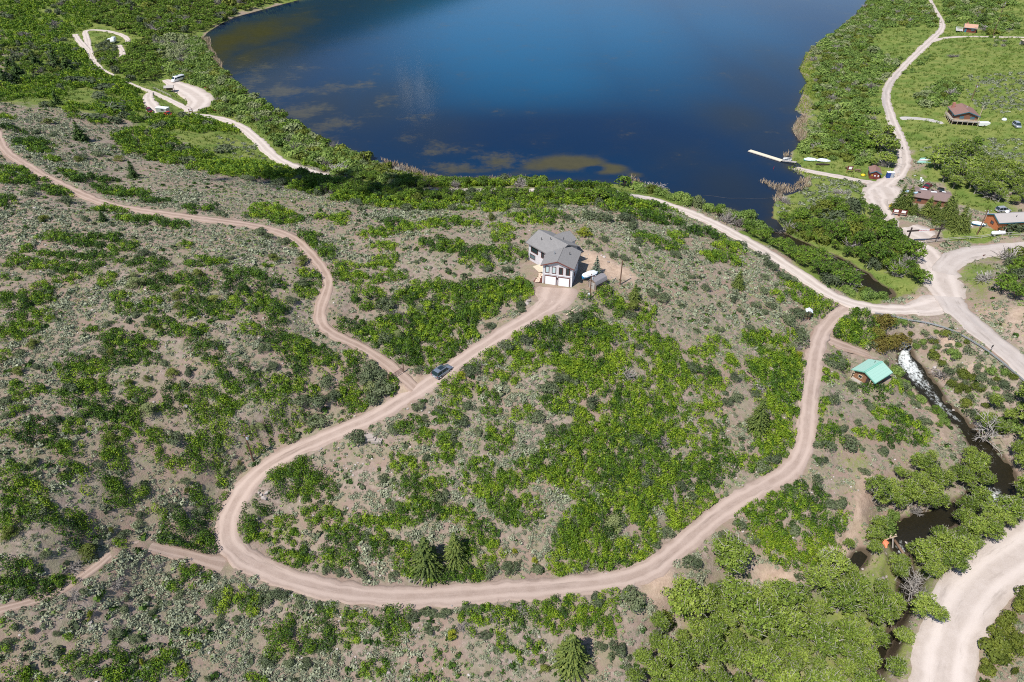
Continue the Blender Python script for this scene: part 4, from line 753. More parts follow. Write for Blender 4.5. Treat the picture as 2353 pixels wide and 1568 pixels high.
for t_ in "2130,1130,60;2230,1110,60;2110,1200,70;2150,1330,110;2240,1290,90;2320,1050,60;2290,930,80;2330,870,60;2000,1420,60;2080,1480,40;2320,1260,60;2320,1350,50;1920,1520,40;2190,1400,50;2280,1480,30".split(';'):
    x, y, r_ = map(float, t_.split(',')); (u, v, ru, rv), = K(9, [(x, y, r_, r_)]); add_blob("olive_willow", u, v, ru, rv, 2.0)
for k_, t_ in ((2, "2140,1290,50,60"), (3, "930,1010,60,30;1440,1130,80,25;2150,200,60,35"), (2, "60,1210,50,35;2110,1290,40,40"), (1, "2220,1170,90,60;1900,830,50,30;2080,1060,60,40;1140,110,50,35;1070,200,50,60;2130,60,30,20"), (6, "650,30,30,30;1150,390,70,50;1180,310,50,40;990,190,50,30;2080,340,60,60"), (3, "1080,1320,60,20;700,1380,60,25;2150,1330,90,60;1860,385,25,25")):
    blobs("grey_bush", k_, t_, hmul=1.2, hmin=1.2, hmax=3)
blobs("grey_bush", 5, "560,560,50,25;420,600,40,20;1160,140,30,18;640,1000,40,20;880,870,40,20;1900,750,40,25;1880,790,35,20")
blobs("grey_bush", 7, "790,890,60,50;490,770,70,60;500,970,60,35;1090,775,50,15;770,600,40,40;1290,440,50,25;1730,940,70,40", hmax=1.4, hmin=.8)
blobs("grey_bush", 8, "830,1170,50,45;1080,1050,90,40;1220,1010,70,30;980,1240,40,30;1050,850,50,30", hmax=1.8, hmin=.9)
blobs("oak", 6, "1240,1020,40,50", hmul=1.6)
blobs("valley_tree", 5, "1255,190,48,55;1565,55,35,28", hmul=1.3, hmax=4)
blobs("valley_tree", 3, "2025,970,46,40;1640,1560,1,1".split(';')[0], hmul=1.3)
blobs("mahogany", 3, "2250,1560,80,55;1780,1520,60,30;720,1520,60,40;860,1490,30,30", hmul=1.3)
oakpoly = lambda seed, k, pts, **kw: fill("oak", k, pts, kw.pop('rad', 2.7), kw.pop('sp', 3.5), 2.7, seed=seed, **kw)
oakpoly(40, 1, [(-40,-40),(700,-40),(700,150),(560,190),(500,240),(430,300),(350,280),(240,240),(180,300),(-40,330)], rad=3.0, sp=4.3)
fill("valley_tree", 1, [(650,-40),(2060,-20),(1780,50),(1620,100),(1500,170),(1390,220),(1250,240),(1050,290),(900,240),(760,200),(640,170)], 3.3, 3.53, 4.2, seed=41)
fill("valley_tree", 1, [(640,400),(860,360),(900,300),(1050,300),(1130,440),(1130,520),(1080,560),(930,570),(800,520),(690,460)], 2.8, 2.95, 3.6, seed=42)
oakpoly(43, 1, [(240,250),(420,300),(560,320),(640,440),(800,520),(920,590),(900,640),(720,560),(560,500),(400,420),(280,330)])
oakpoly(44, 1, [(-40,570),(300,560),(480,500),(620,520),(860,600),(960,660),(980,720),(860,690),(700,620),(520,600),(400,690),(200,680),(-40,700)], prob=.85)
fill("mahogany", 1, [(640,330),(740,290),(820,340),(780,390),(650,380)], 2.0, 2.8, 2.4, seed=45)
oakpoly(46, 1, [(1440,770),(1600,840),(1650,880),(1640,915),(1300,915),(1180,900),(1050,880),(900,830),(1080,800),(1240,810)])
oakpoly(47, 1, [(760,930),(1000,900),(1130,940),(1300,1000),(1450,1050),(1480,1100),(1300,1140),(1080,1120),(900,1060),(790,1000)])
oakpoly(48, 1, [(1290,1150),(1500,1120),(1700,1130),(1850,1130),(2000,1150),(2200,1150),(2353,1200),(2353,1350),(2200,1330),(2000,1290),(1860,1230),(1650,1230),(1450,1190)])
oakpoly(49, 2, [(-10,1290),(300,1310),(600,1320),(900,1280),(1250,1260),(1360,1230),(1360,1330),(1000,1310),(700,1370),(300,1400),(-10,1360)], rad=2.4, sp=3.2)
oakpoly(50, 1, [(560,740),(720,700),(900,700),(1000,700),(930,770),(720,790)], rad=2.2, sp=3.0)
fill("valley_tree", 0, [(690,402),(900,446),(1200,450),(1440,458),(1450,474),(1200,466),(900,466),(680,428)], 2.3, 2.5, 3.6, seed=60, clear=.25)
fill("oak", 0, [(690,425),(900,455),(1200,458),(1440,466),(1450,480),(1200,480),(900,482),(680,440)], 2.2, 3.0, 2.6, seed=61)
fill("cottonwood", 9, [(1490,40),(1740,40),(1810,240),(1700,400),(1480,400),(1400,520),(1300,420),(1290,330)], 2.3, 2.9, 6.0, seed=70, clear=.5)
fill("cottonwood", 9, [(1880,40),(2090,20),(2120,140),(2080,230),(2030,330),(1880,340),(1820,150)], 2.3, 2.9, 6.0, seed=71, clear=.5)
fill("cottonwood", 9, [(2210,-60),(2420,-60),(2420,430),(2250,480),(2180,330),(2250,150)], 2.4, 3.0, 6.0, seed=72, clear=.5)
fill("cottonwood", 9, [(1420,700),(1600,600),(1830,520),(2080,450),(2240,430),(2080,640),(1900,800),(1850,900),(1560,960),(1440,860)], 2.4, 2.9, 6.0, seed=73, clear=.5)
fill("willow", 9, [(1260,480),(1420,450),(1500,360),(1700,400),(1500,460),(1380,520),(1300,680),(1220,680)], 1.8, 2.4, 2.6, seed=74)
fill("valley_tree", 1, [(-40,320),(180,310),(330,330),(560,420),(540,500),(330,560),(-40,570)], 2.6, 4.6, 3.6, seed=80)
fill("mahogany", 1, [(-40,320),(180,310),(330,330),(560,420),(540,500),(330,560),(-40,570)], 1.6, 5.0, 1.6, seed=81)
fill("oak", 1, [(560,740),(980,700),(960,790),(700,860),(480,800),(420,730)], 2.2, 4.5, 2.3, seed=82, prob=.6)
fill("oak", 8, [(1400,-20),(2353,-20),(2353,420),(2150,760),(1470,790),(1480,520),(1620,330),(1420,200)], 1.9, 2.9, 2.3, seed=90, prob=.75)
fill("oak", 5, [(1250,700),(1860,650),(2050,900),(2353,1000),(2353,1568),(1450,1568),(1520,1200),(1500,960)], 1.9, 3.1, 2.2, seed=91, prob=.7)
fill("oak", 6, [(480,760),(880,700),(880,900),(820,1200),(760,1568),(500,1568),(480,1100)], 1.9, 3.0, 2.3, seed=92, prob=.7)
fill("oak", 5, [(350,450),(1240,380),(1260,470),(900,650),(700,860),(450,900),(200,720)], 1.9, 3.0, 2.3, seed=93, prob=.6)
fill("valley_tree", 6, [(1000,-130),(1200,-130),(1400,-30),(1530,100),(1500,180),(1560,200),(1700,300),(1740,420),(1600,440),(1540,330),(1380,320),(1200,230),(1050,130)], 3.7, 3.6, 5.8, seed=95, clear=.5)
fill("willow", 6, [(1400,960),(1470,1000),(1640,1130),(1790,1260),(1830,1350),(1760,1380),(1640,1220),(1460,1060)], 1.4, 2.2, 1.4, seed=96)
# ------------------------------------------------------------------ plants: meshes of each kind
def empty(name, loc, rz=0.0):
    o = bpy.data.objects.new(name, None); C.objects.link(o); o.location = loc; o.rotation_euler = (0, 0, rz); o.empty_display_size = .5; return o
def tag(o, label, cat, group=None):
    o["label"] = label; o["category"] = cat
    if group: o["group"] = group
    return o
def leafsize(k, a=2.35, lo=.18, hi=.6): return float(np.clip(a / k, lo, hi))

def v_shrub(r, R, H, s, base=.5, lobes=9, up=0.0, aspect=1.0, jag=.35):
    F = Fol(); xs = []
    for i in range(lobes):
        a = r.random() * 6.283; q = math.sqrt(r.random()) * .72; rad = R * r.uniform(.34, .52)
        hz = H * (1 - .38 * q) * r.uniform(.72, 1.06); c = np.array([math.cos(a) * q * R, math.sin(a) * q * R, max(hz - rad * .8, rad * .25)])
        t = base + r.normal() * .15; xs.append((c[0], c[1], hz))
        F.add(dome(r, c, rad, s, .95, t, squash=.9, low=-.3, jag=jag, aspect=aspect, up=up))
        m = int(2.0 * rad * hz / (s * s)); an = r.random(m) * 6.283; zz = r.random(m) * hz * .85
        pc = np.stack([c[0] + np.cos(an) * rad * .85, c[1] + np.sin(an) * rad * .85, zz], 1)
        F.add(leaf_quads(r, pc, np.stack([np.cos(an), np.sin(an), r.random(m)], 1) + r.normal(size=(m, 3)) * .4, s * r.uniform(.7, 1.2, m), t + r.normal(size=m) * .1, aspect, up))
    x = np.array(xs); return F, (x[:, 0], x[:, 1], x[:, 2])
def v_tree(r, R, H, s, base=.5, lobes=26, bare=.28, hang=.0, tint_sp=.17):
    """trunk, limbs and a crown of many leaf clumps with gaps between them"""
    F = Fol(); W = Fol(); cc = []
    for i in range(lobes):
        d = unit(r.normal(size=3)); d[2] = abs(d[2]) * 1.05 - .25; q = r.uniform(.45, 1.0)
        c = np.array([d[0] * R * .78 * q, d[1] * R * .78 * q, H * (bare + (1 - bare) * .48) + d[2] * H * (1 - bare) * .46 * q])
        rad = R * r.uniform(.13, .26); cc.append(c)
        F.add(dome(r, c, rad, s, .95, base + r.normal() * tint_sp, squash=.8, low=-.45, jag=.5, spread=.5))
    cc = np.array(cc); n = len(cc); top = np.array([[r.normal() * .1 * R, r.normal() * .1 * R, H * .72]])
    W.add(sticks(r, np.array([[0, 0, -.3]]), top, .022 * H + .03, .05, np.array([.5])))
    W.add(sticks(r, np.array([[.05, 0.02, -.3]]), top * np.array([[1, 1, .8]]), .018 * H + .03, .05, np.array([.4])))
    st = np.stack([top[0, 0] * .5 + 0 * cc[:, 0], top[0, 1] * .5 + 0 * cc[:, 0], np.clip(cc[:, 2] - H * .25, H * .12, H * .62)], 1)
    W.add(sticks(r, st, cc + unit(cc - st) * R * .18, .05, .018, r.uniform(.3, .9, n)))
    k = n // 2; W.add(sticks(r, cc[:k], cc[:k] + unit(r.normal(size=(k, 3)) + np.array([0, 0, .9])) * R * .40, .03, .012, r.uniform(.5, 1, k)))
    return F, W
def v_dead(r, R, H):
    W = Fol(); n = 16
    W.add(sticks(r, np.zeros((3, 3)) + [0, 0, -.3], r.normal(size=(3, 3)) * [R * .3, R * .3, .3] + [0, 0, H * .7], .12, .05, np.array([.5, .7, .4])))
    A = np.stack([r.normal(size=n) * .2, r.normal(size=n) * .2, r.uniform(.15, .65, n) * H], 1); d = unit(r.normal(size=(n, 3)) * [1, 1, .5] + [0, 0, .5])
    B = A + d * R * r.uniform(.5, 1, (n, 1)); W.add(sticks(r, A, B, .075, .035, r.uniform(.4, 1, n)))
    for _ in range(4):
        t = r.uniform(.4, 1, (n, 1)); P = A + (B - A) * t; Q = P + unit(d + r.normal(size=(n, 3)) * .8) * R * .42; W.add(sticks(r, P, Q, .04, .018, r.uniform(.4, 1, n)))
        Q2 = Q + unit(r.normal(size=(n, 3))) * R * .2; W.add(sticks(r, (P + Q) / 2, Q2, .028, .014, r.uniform(.4, 1, n)))
    return W
def v_conifer(r, R, H, s, base=.5, full=.12, tiers=None):
    F = Fol(); W = Fol(); tiers = tiers or max(8, int(H * 1.8))
    for i in range(tiers):
        f = (i + .3) / tiers; z = H * (full * .5 + (1 - full * .5) * f); rr = R * (1 - f) ** .85 * r.uniform(.85, 1.12) + .06 * R
        nb = max(5, int(6.5 * rr / (s * 1.1)) + 3); a = r.random(nb) * 6.283
        for a_ in a:
            ln = rr * r.uniform(.65, 1.15); m = max(2, int(ln / (s * .5))); q = (np.arange(m) + .7) / m
            t = base + r.normal() * .16
            p = np.stack([np.cos(a_) * ln * q, np.sin(a_) * ln * q, z - .28 * ln * q ** 1.3 + .05 * r.normal(size=m)], 1)
            nrm = np.stack([np.cos(a_) * .45 + 0 * q, np.sin(a_) * .45 + 0 * q, np.ones(m)], 1) + r.normal(size=(m, 3)) * .35
            F.add(leaf_quads(r, p, nrm, s * (1.25 - .5 * q) * r.uniform(.8, 1.2, m), t + r.normal(size=m) * .12 + .18 * (q - .5), 1.2))
    m = 6; F.add(leaf_quads(r, np.stack([r.normal(size=m) * .04, r.normal(size=m) * .04, H * r.uniform(.93, 1.03, m)], 1), r.normal(size=(m, 3)), s * .7, np.full(m, base + .2)))
    W.add(sticks(r, np.array([[0, 0, -.3]]), np.array([[0, 0, H * .96]]), .018 * H + .05, .02, np.array([.5]))); return F, W
def v_juniper(r, R, H, s, base=.5):
    F = Fol(); n = 26
    for i in range(n):
        z = r.random() ** .9; a = r.random() * 6.283; q = math.sqrt(r.random()) * (1 - .62 * z ** 1.6) * .78
        rad = R * r.uniform(.24, .36); c = np.array([math.cos(a) * q * R, math.sin(a) * q * R, max(.12 * H, z * H * .86)])
        F.add(dome(r, c, rad, s * .85, 1.1, base + r.normal() * .1, squash=1.15, low=-.5, jag=.25, up=.4))
    W = Fol(); W.add(sticks(r, np.array([[0, 0, -.3]]), np.array([[.05, 0, H * .6]]), .12, .05, np.array([.5]))); return F, W

KINDS = {  # kind: (object name, category, leaf material, nominal R, nominal H, builder, group)
 "mahogany": ("mahogany_shrub", "shrub", "mahogany_leaves", 1.6, 1.8, lambda r, R, H, s: v_shrub(r, R, H, s, lobes=10, up=.2), "dark grey green shrubs on the hillside"),
 "sage_bush": ("rabbitbrush", "shrub", "mahogany_leaves", 1.2, 1.1, lambda r, R, H, s: v_shrub(r, R, H, s, base=.8, lobes=6), "bushes on the bank below the guardrail"),
 "grey_bush": ("bare_shrub", "shrub", "dead_twigs", 1.8, 1.8, None, "leafless grey shrubs"),
 "willow": ("willow_shrub", "shrub", "willow_leaves", 2.4, 2.8, lambda r, R, H, s: v_shrub(r, R, H, s, lobes=12, up=.5, aspect=1.3), "willows by the water"),
 "pale_willow": ("willow_shrub", "shrub", "pale_willow_leaves", 2.2, 2.5, lambda r, R, H, s: v_shrub(r, R, H, s, lobes=10, up=.6, aspect=1.4), "willows by the water"),
 "olive_willow": ("willow_shrub", "shrub", "olive_willow_leaves", 2.3, 2.6, lambda r, R, H, s: v_shrub(r, R, H, s, lobes=11, up=.5, aspect=1.3), "willows by the water"),
 "rusty_willow": ("willow_shrub", "shrub", "rusty_leaves", 2.4, 3.0, lambda r, R, H, s: v_shrub(r, R, H, s, lobes=12, up=.4), "willows by the water"),
 "valley_tree": ("broadleaf_tree", "tree", "valley_tree_leaves", 3.0, 4.0, lambda r, R, H, s: v_tree(r, R, H, s, lobes=46, bare=.12), "broadleaf trees of the valley"),
 "cottonwood": ("cottonwood_tree", "tree", "cottonwood_leaves", 2.9, 6.8, lambda r, R, H, s: v_tree(r, R, H, s, lobes=92, bare=.14), "cottonwoods along the water"),
 "conifer": ("spruce_tree", "tree", "conifer_needles", 2.4, 7.0, lambda r, R, H, s: v_conifer(r, R, H, s), "spruces"),
 "spruce": ("spruce_tree", "tree", "conifer_needles", 2.6, 10.0, lambda r, R, H, s: v_conifer(r, R * 1.15, H, s, base=.55), "spruces"),
 "dark_conifer": ("spruce_tree", "tree", "dark_conifer_needles", 2.4, 8.0, lambda r, R, H, s: v_conifer(r, R, H, s), "spruces"),
 "blue_spruce": ("spruce_tree", "tree", "blue_spruce_needles", 1.8, 5.5, lambda r, R, H, s: v_conifer(r, R, H, s), "spruces"),
 "juniper": ("juniper_tree", "tree", "juniper_leaves", 2.0, 3.0, v_juniper, "junipers"),
 "pale_juniper": ("juniper_tree", "tree", "pale_juniper_leaves", 2.0, 3.0, v_juniper, "junipers"),
 "yellow_juniper": ("juniper_tree", "tree", "yellow_juniper_leaves", 1.6, 2.2, v_juniper, "junipers"),
 "dead_tree": ("dead_tree", "tree", "dead_twigs", 3.0, 6.0, None, "dead grey trees"),
}
LOOK = {"oak": ("bright green", "scrub oak thicket"), "mahogany": ("dark grey-green", "rounded shrub"), "sage_bush": ("grey-green", "low bush"), "grey_bush": ("leafless grey", "shrub"),
 "willow": ("soft green", "willow"), "pale_willow": ("pale silvery", "willow"), "olive_willow": ("olive green", "willow"), "rusty_willow": ("rust-tinged", "willow"),
 "valley_tree": ("leafy mid-green", "tree"), "cottonwood": ("leafy green", "cottonwood"), "conifer": ("olive green", "spruce"), "spruce": ("tall tiered", "spruce"), "dark_conifer": ("dark green", "spruce"),
 "blue_spruce": ("blue-grey", "spruce"), "juniper": ("dense olive", "juniper"), "pale_juniper": ("pale green", "juniper"), "yellow_juniper": ("yellow-green", "juniper"), "dead_tree": ("bare dead", "tree"), "sage": ("small silvery", "sagebrush"), "rock": ("pale angular", "boulder")}
VAR = {}
TREEKINDS = {"valley_tree", "cottonwood", "conifer", "spruce", "dark_conifer", "blue_spruce", "juniper", "pale_juniper", "yellow_juniper"}
def variants(kind, near):
    key = (kind, near)
    if key in VAR: return VAR[key]
    name, cat, mat, R, H, fn, grp = KINDS[kind]; res = []
    s = (.27 if near else .48)
    if kind in TREEKINDS and 'juniper' in kind: s *= .8
    if kind in ("mahogany", "sage_bush"): s *= .8
    if kind == "cottonwood": s *= .88
    for i in range(5 if near else 4):
        r = np.random.default_rng(sum(map(ord, kind)) * 31 + i * 7 + near)
        if kind in ("grey_bush", "dead_tree"):
            if kind == "dead_tree": W = v_dead(r, R, H)
            else:
                W = Fol(); n = 70; A = r.normal(size=(n, 3)) * [R * .18, R * .18, .05]; d = unit(r.normal(size=(n, 3)) * [1, 1, .4] + [0, 0, .75]); B = A + d * R * r.uniform(.6, 1.15, (n, 1)) * [1, 1, H / R * .9]
                W.add(sticks(r, A, B, .05, .025, r.uniform(.1, 1, n))); P = A + (B - A) * r.uniform(.4, .9, (n, 1)); W.add(sticks(r, P, P + unit(d + r.normal(size=(n, 3)) * .7) * R * .4, .04, .02, r.uniform(.1, 1, n)))
            res.append((W.arrays(), None))
        elif kind in TREEKINDS:
            F, W = fn(r, R, H, s); res.append((F.arrays(), W.arrays()))
        else:
            F, xyz = fn(r, R, H, s); res.append((F.arrays(), thicket_stems(r, xyz, 7, H).arrays()))
    VAR[key] = [[a, b, None, None] for a, b in res]; return VAR[key]
def bark(kind): return "pale_bark" if kind in ("cottonwood",) else "brown_bark" if kind in TREEKINDS else "dead_twigs"
def oak_arrays(d, i):
    r = np.random.default_rng(5000 + i); p = d['p']; s = leafsize(d['k'])
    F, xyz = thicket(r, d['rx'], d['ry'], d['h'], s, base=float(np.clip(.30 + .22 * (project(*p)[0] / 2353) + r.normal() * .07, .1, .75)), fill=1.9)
    V, T = F.arrays()
    c = V.mean(1); wx, wy = c[:, 0] + p[0], c[:, 1] + p[1]
    z0 = ground(wx, wy) - p[2]; V = V + (z0 * smooth(8, 4, np.abs(z0)))[:, None, None] * np.array([0, 0, 1.0])      # follow the slope
    ok = (ground(wx, wy, DROAD) > -.25) & (ground(wx, wy, np.where(LAKE, -SD, SD)) > .0)
    for a, b, q in PADS: ok &= np.hypot(wx - a, wy - b) > q * .86
    return V[ok], T[ok], xyz, r
def screen(d): return (d['rx'] + d['ry']) * .5 * d['k']
def in_frame(p, m=60):
    u, v, _ = project(*p); return -m < u < 2353 + m and -m < v < 1568 + m
PLANTS = [d for d in PLANTS if (d['kind'] == 'oak' and d['rx'] > .3) or d['kind'] != 'oak']
by_name = {}
for d in PLANTS: by_name.setdefault("oak_thicket" if d['kind'] == 'oak' else KINDS[d['kind']][0], []).append(d)
THINGS = []       # (root object, d) to be labelled later
REST = {"oak_thicket": "oak_brush", "willow_shrub": "willow_scrub", "mahogany_shrub": "shrub_cover", "rabbitbrush": "bank_scrub", "broadleaf_tree": "woods", "cottonwood_tree": "riverside_woods"}
cnt = 0
for name, ds in by_name.items():
    ds.sort(key=lambda d: -screen(d) * (1 if in_frame(d['p'], 0) else .01))
    lim = 298; rest = {}
    for i, d in enumerate(ds):
        cnt += 1; p = d['p']; kind = d['kind']; ind = i < lim and in_frame(p)
        if kind == 'oak':
            V, T, xyz, r = oak_arrays(d, i)
            if len(V) < 12: continue
            if not ind: rest.setdefault("oak_leaves", []).append((V + p, T)); continue
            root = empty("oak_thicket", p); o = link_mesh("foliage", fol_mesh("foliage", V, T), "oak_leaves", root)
            k = int(np.clip(d['rx'] * d['ry'] * 2.6, 5, 50))
            S = thicket_stems(r, xyz, k, d['h']); Vs, Ts = S.arrays(); c = Vs.mean(1); zz = ground(c[:, 0] + p[0], c[:, 1] + p[1]) - p[2]
            ok = ground(c[:, 0] + p[0], c[:, 1] + p[1], DROAD) > .1
            if ok.sum() > 6: link_mesh("twig_sprays", fol_mesh("twig_sprays", (Vs + zz[:, None, None] * np.array([0, 0, 1.0]))[ok], Ts[ok]), "dead_twigs", root)
            tag(root, "", "shrub", "scrub oak thickets"); THINGS.append((root, d)); continue
        nm, cat, mat, R, H, fn, grp = KINDS[kind]; near = d['k'] > 6.5
        vs = variants(kind, near); vi = cnt % len(vs); A, B, mA, mB = vs[vi]
        rz = rng.random() * 6.283; sx, sy, sz = d['rx'] / R, d['ry'] / R, d['h'] / H
        if kind in TREEKINDS and 'juniper' not in kind and kind not in ('valley_tree', 'cottonwood'): sy = sx
        if not ind:
            c, s_ = math.cos(rz), math.sin(rz)
            for arr, mm in ((A, mat), (B, bark(kind))):
                if arr is None: continue
                V = arr[0] * np.array([sx, sy, sz]); V = np.stack([V[..., 0] * c - V[..., 1] * s_, V[..., 0] * s_ + V[..., 1] * c, V[..., 2]], -1) + p
                rest.setdefault(mm, []).append((V, arr[1]))
            continue
        main = "crown" if kind in TREEKINDS else "foliage" if kind not in ("grey_bush", "dead_tree") else "branches"
        if mA is None:
            mA = fol_mesh(nm + "_" + main, *A); mA.materials.append(MATS[mat]); vs[vi][2] = mA
            if B is not None: mB = fol_mesh(nm + "_stems", *B); mB.materials.append(MATS[bark(kind)]); vs[vi][3] = mB
        if B is None:
            root = bpy.data.objects.new(nm, mA); C.objects.link(root); root.location = p; root.rotation_euler = (0, 0, rz)
        else:
            root = empty(nm, p, rz)
            a = bpy.data.objects.new(main, mA); C.objects.link(a); a.parent = root
            b = bpy.data.objects.new("trunk" if kind in TREEKINDS else "twig_sprays", mB); C.objects.link(b); b.parent = root
        root.scale = (sx, sy, sz)
        tag(root, "", cat, grp); THINGS.append((root, d))
    for mm, L in rest.items():
        V = np.concatenate([a for a, b in L]); T = np.concatenate([b for a, b in L])
        o = link_mesh(REST.get(name, name + "_cover") if 'leaves' in mm else "bare_undergrowth", fol_mesh(name, V, T), mm); o["kind"] = "stuff"

# ------------------------------------------------------------------ sagebrush, forbs, grass, reeds, stones
def v_sage(r, R, s, n=24, squash=.75):
    d = unit(r.normal(size=(n, 3))); d[:, 2] = np.abs(d[:, 2]) * .9
    p = d * R * r.uniform(.55, 1.05, (n, 1)) * np.array([1, 1, squash])
    return leaf_quads(r, p, d + r.normal(size=(n, 3)) * .55, s * r.uniform(.7, 1.3, n), r.normal(size=n) * .2 + .5, 1.15)
def scatter(r, n, y0, y1):
    y = y0 + (y1 - y0) * r.random(n) ; x = (r.random(n) * 2 - 1) * (y * .86 + 52); return x, y
def stamp_all(r, vs, x, y, sc, tint, zoff=0.0, tilt=0.0):
    Vs, Ts = [], []; z = ground(x, y); pick = r.integers(0, len(vs), len(x)); an = r.random(len(x)) * 6.283
    for i in range(len(vs)):
        m = pick == i
        if not m.any(): continue
        V, T = vs[i]; c, s_ = np.cos(an[m])[:, None, None], np.sin(an[m])[:, None, None]; S = sc[m][:, None, None]
        X = (V[None, ..., 0] * c - V[None, ..., 1] * s_) * S + x[m][:, None, None]; Y = (V[None, ..., 0] * s_ + V[None, ..., 1] * c) * S + y[m][:, None, None]
        Z = V[None, ..., 2] * S + z[m][:, None, None] + zoff
        Vs.append(np.stack([X, Y, Z], -1).reshape(-1, 4, 3)); Ts.append((T[None] + tint[m][:, None]).ravel())
    return np.concatenate(Vs), np.clip(np.concatenate(Ts), 0, 1)
VEGM = VEG.copy()
def in_veg(x, y):
    i = np.clip(((x - GX0) / GS + .5).astype(int), 0, GNX - 1); j = np.clip(((y - GY0) / GS + .5).astype(int), 0, GNY - 1); return VEGM[j, i]
def dry(x, y, r, lo=.0):
    g = ground(x, y, GREEN); s = ground(x, y, SAND)
    return ~occupied(x, y) & (g < .35) & (s < .4) & (ground(x, y, DROAD) > .15)
r = np.random.default_rng(11)
vsage = [v_sage(np.random.default_rng(i), .5, .27, 26) for i in range(7)]; fsage = [v_sage(np.random.default_rng(30 + i), .5, .17, 52) for i in range(7)]
x, y = scatter(r, 200000, 38, 330)
dens = .34 + .95 * smooth(.32, .68, fbm(x, y, 13, 71)) 
ok = dry(x, y, r) & (r.random(len(x)) < dens) & (~in_veg(x, y) | (r.random(len(x)) < .25)); x, y = x[ok], y[ok]
sc = r.gamma(6, 1 / 6, len(x)) * .86 * (.8 + .35 * smooth(.4, .7, fbm(x, y, 30, 5))); sc = np.clip(sc, .35, 2.2)
tint = r.normal(size=len(x)) * .16
u, v, dp = project(x, y, ground(x, y)); big = np.argsort(-sc * 1000 / dp * ((u > 0) & (u < 2353) & (v > 0) & (v < 1568)))[:290]
msk = np.ones(len(x), bool); msk[big] = False
nr = msk & (y < 135); fr = msk & (y >= 135)
V, T = [np.concatenate(q) for q in zip(stamp_all(r, fsage, x[nr], y[nr], sc[nr], tint[nr]), stamp_all(r, vsage, x[fr], y[fr], sc[fr], tint[fr]))]; o = link_mesh("sagebrush_cover", fol_mesh("sagebrush_cover", V, T), "sage_leaves"); o["kind"] = "stuff"
mvs = []
for V_, T_ in fsage:
    me = fol_mesh("sagebrush", V_, T_); me.materials.append(MATS["sage_leaves"]); mvs.append(me)
for i in big:
    o = bpy.data.objects.new("sagebrush", mvs[i % 7]); C.objects.link(o); p = (x[i], y[i], float(ground(x[i], y[i]))); o.location = p
    o.scale = (sc[i],) * 3; o.rotation_euler = (0, 0, r.random() * 6.283); tag(o, "", "shrub", "sagebrush on the dry slopes"); THINGS.append((o, dict(kind="sage", p=np.array(p), rx=sc[i] * .5, ry=sc[i] * .5, h=sc[i] * .4, k=1)))
# sage in the meadows
SM = [(3, [(1930,520),(2353,500),(2420,800),(2200,780),(2050,760),(1920,640)]), (3, [(1620,1040),(1750,1000),(2080,960),(2353,960),(2353,1260),(2240,1160),(2060,1080),(1750,1060)]), (3, [(900,1220),(1220,1250),(1270,1300),(1260,1420),(1100,1400),(900,1420),(800,1320)]), (3, [(600,1400),(1000,1400),(1000,1500),(700,1560)]), (6, [(0,150),(350,150),(700,420),(640,700),(300,640),(0,640)]), (1, [(1480,940),(1760,1000),(1850,1110),(1550,1110)]), (3, [(900,780),(980,830),(940,960),(830,960)])]
xs, ys2 = [], []
for k_, P_ in SM:
    P = poly_w(k_, P_); n = int((np.ptp(P[:, 0])) * np.ptp(P[:, 1]) * .30); a = r.uniform(P[:, 0].min(), P[:, 0].max(), n); b = r.uniform(P[:, 1].min(), P[:, 1].max(), n)
    ok = inside(a, b, P) & ~occupied(a, b) & ~in_veg(a, b) & (r.random(n) < .25 + smooth(.35, .65, fbm(a, b, 12, 9))); xs.append(a[ok]); ys2.append(b[ok])
x, y = np.concatenate(xs), np.concatenate(ys2); sc = r.uniform(.8, 2.3, len(x))
V, T = stamp_all(r, vsage, x, y, sc, r.normal(size=len(x)) * .12 - .05); o = link_mesh("meadow_sagebrush_cover", fol_mesh("meadow_sagebrush_cover", V, T), "sage_leaves"); o["kind"] = "stuff"
# yellow-green forbs between the sage
vf = [v_sage(np.random.default_rng(50 + i), .3, .30, 9, .6) for i in range(5)]
x, y = scatter(r, 95000, 38, 300)
ok = dry(x, y, r) & (r.random(len(x)) < .05 + .75 * smooth(.5, .75, fbm(x, y, 11, 33))); x, y = x[ok], y[ok]
V, T = stamp_all(r, vf, x, y, r.uniform(.5, 1.5, len(x)), r.normal(size=len(x)) * .2); o = link_mesh("forb_undergrowth", fol_mesh("forb_undergrowth", V, T), "forb_leaves"); o["kind"] = "stuff"
# small dark green seedlings of oak
vs = [v_sage(np.random.default_rng(80 + i), .5, .36, 22, .8) for i in range(5)]
x, y = scatter(r, 9000, 38, 300); ok = dry(x, y, r) & (r.random(len(x)) < .12 + .5 * smooth(.5, .72, fbm(x, y, 18, 90))); x, y = x[ok], y[ok]
V, T = stamp_all(r, vs, x, y, r.uniform(.6, 1.7, len(x)), r.normal(size=len(x)) * .15 - .1); o = link_mesh("low_undergrowth", fol_mesh("low_undergrowth", V, T), "dark_oak_leaves"); o["kind"] = "stuff"
x, y = scatter(r, 11000, 38, 320); ok = dry(x, y, r) & (r.random(len(x)) < .16 + .5 * smooth(.5, .72, fbm(x, y, 18, 190))); x, y = x[ok], y[ok]
V, T = stamp_all(r, vs, x, y, r.uniform(.7, 1.8, len(x)), r.normal(size=len(x)) * .15 - .1); o = link_mesh("scrub_undergrowth", fol_mesh("scrub_undergrowth", V, T), "mahogany_leaves"); o["kind"] = "stuff"
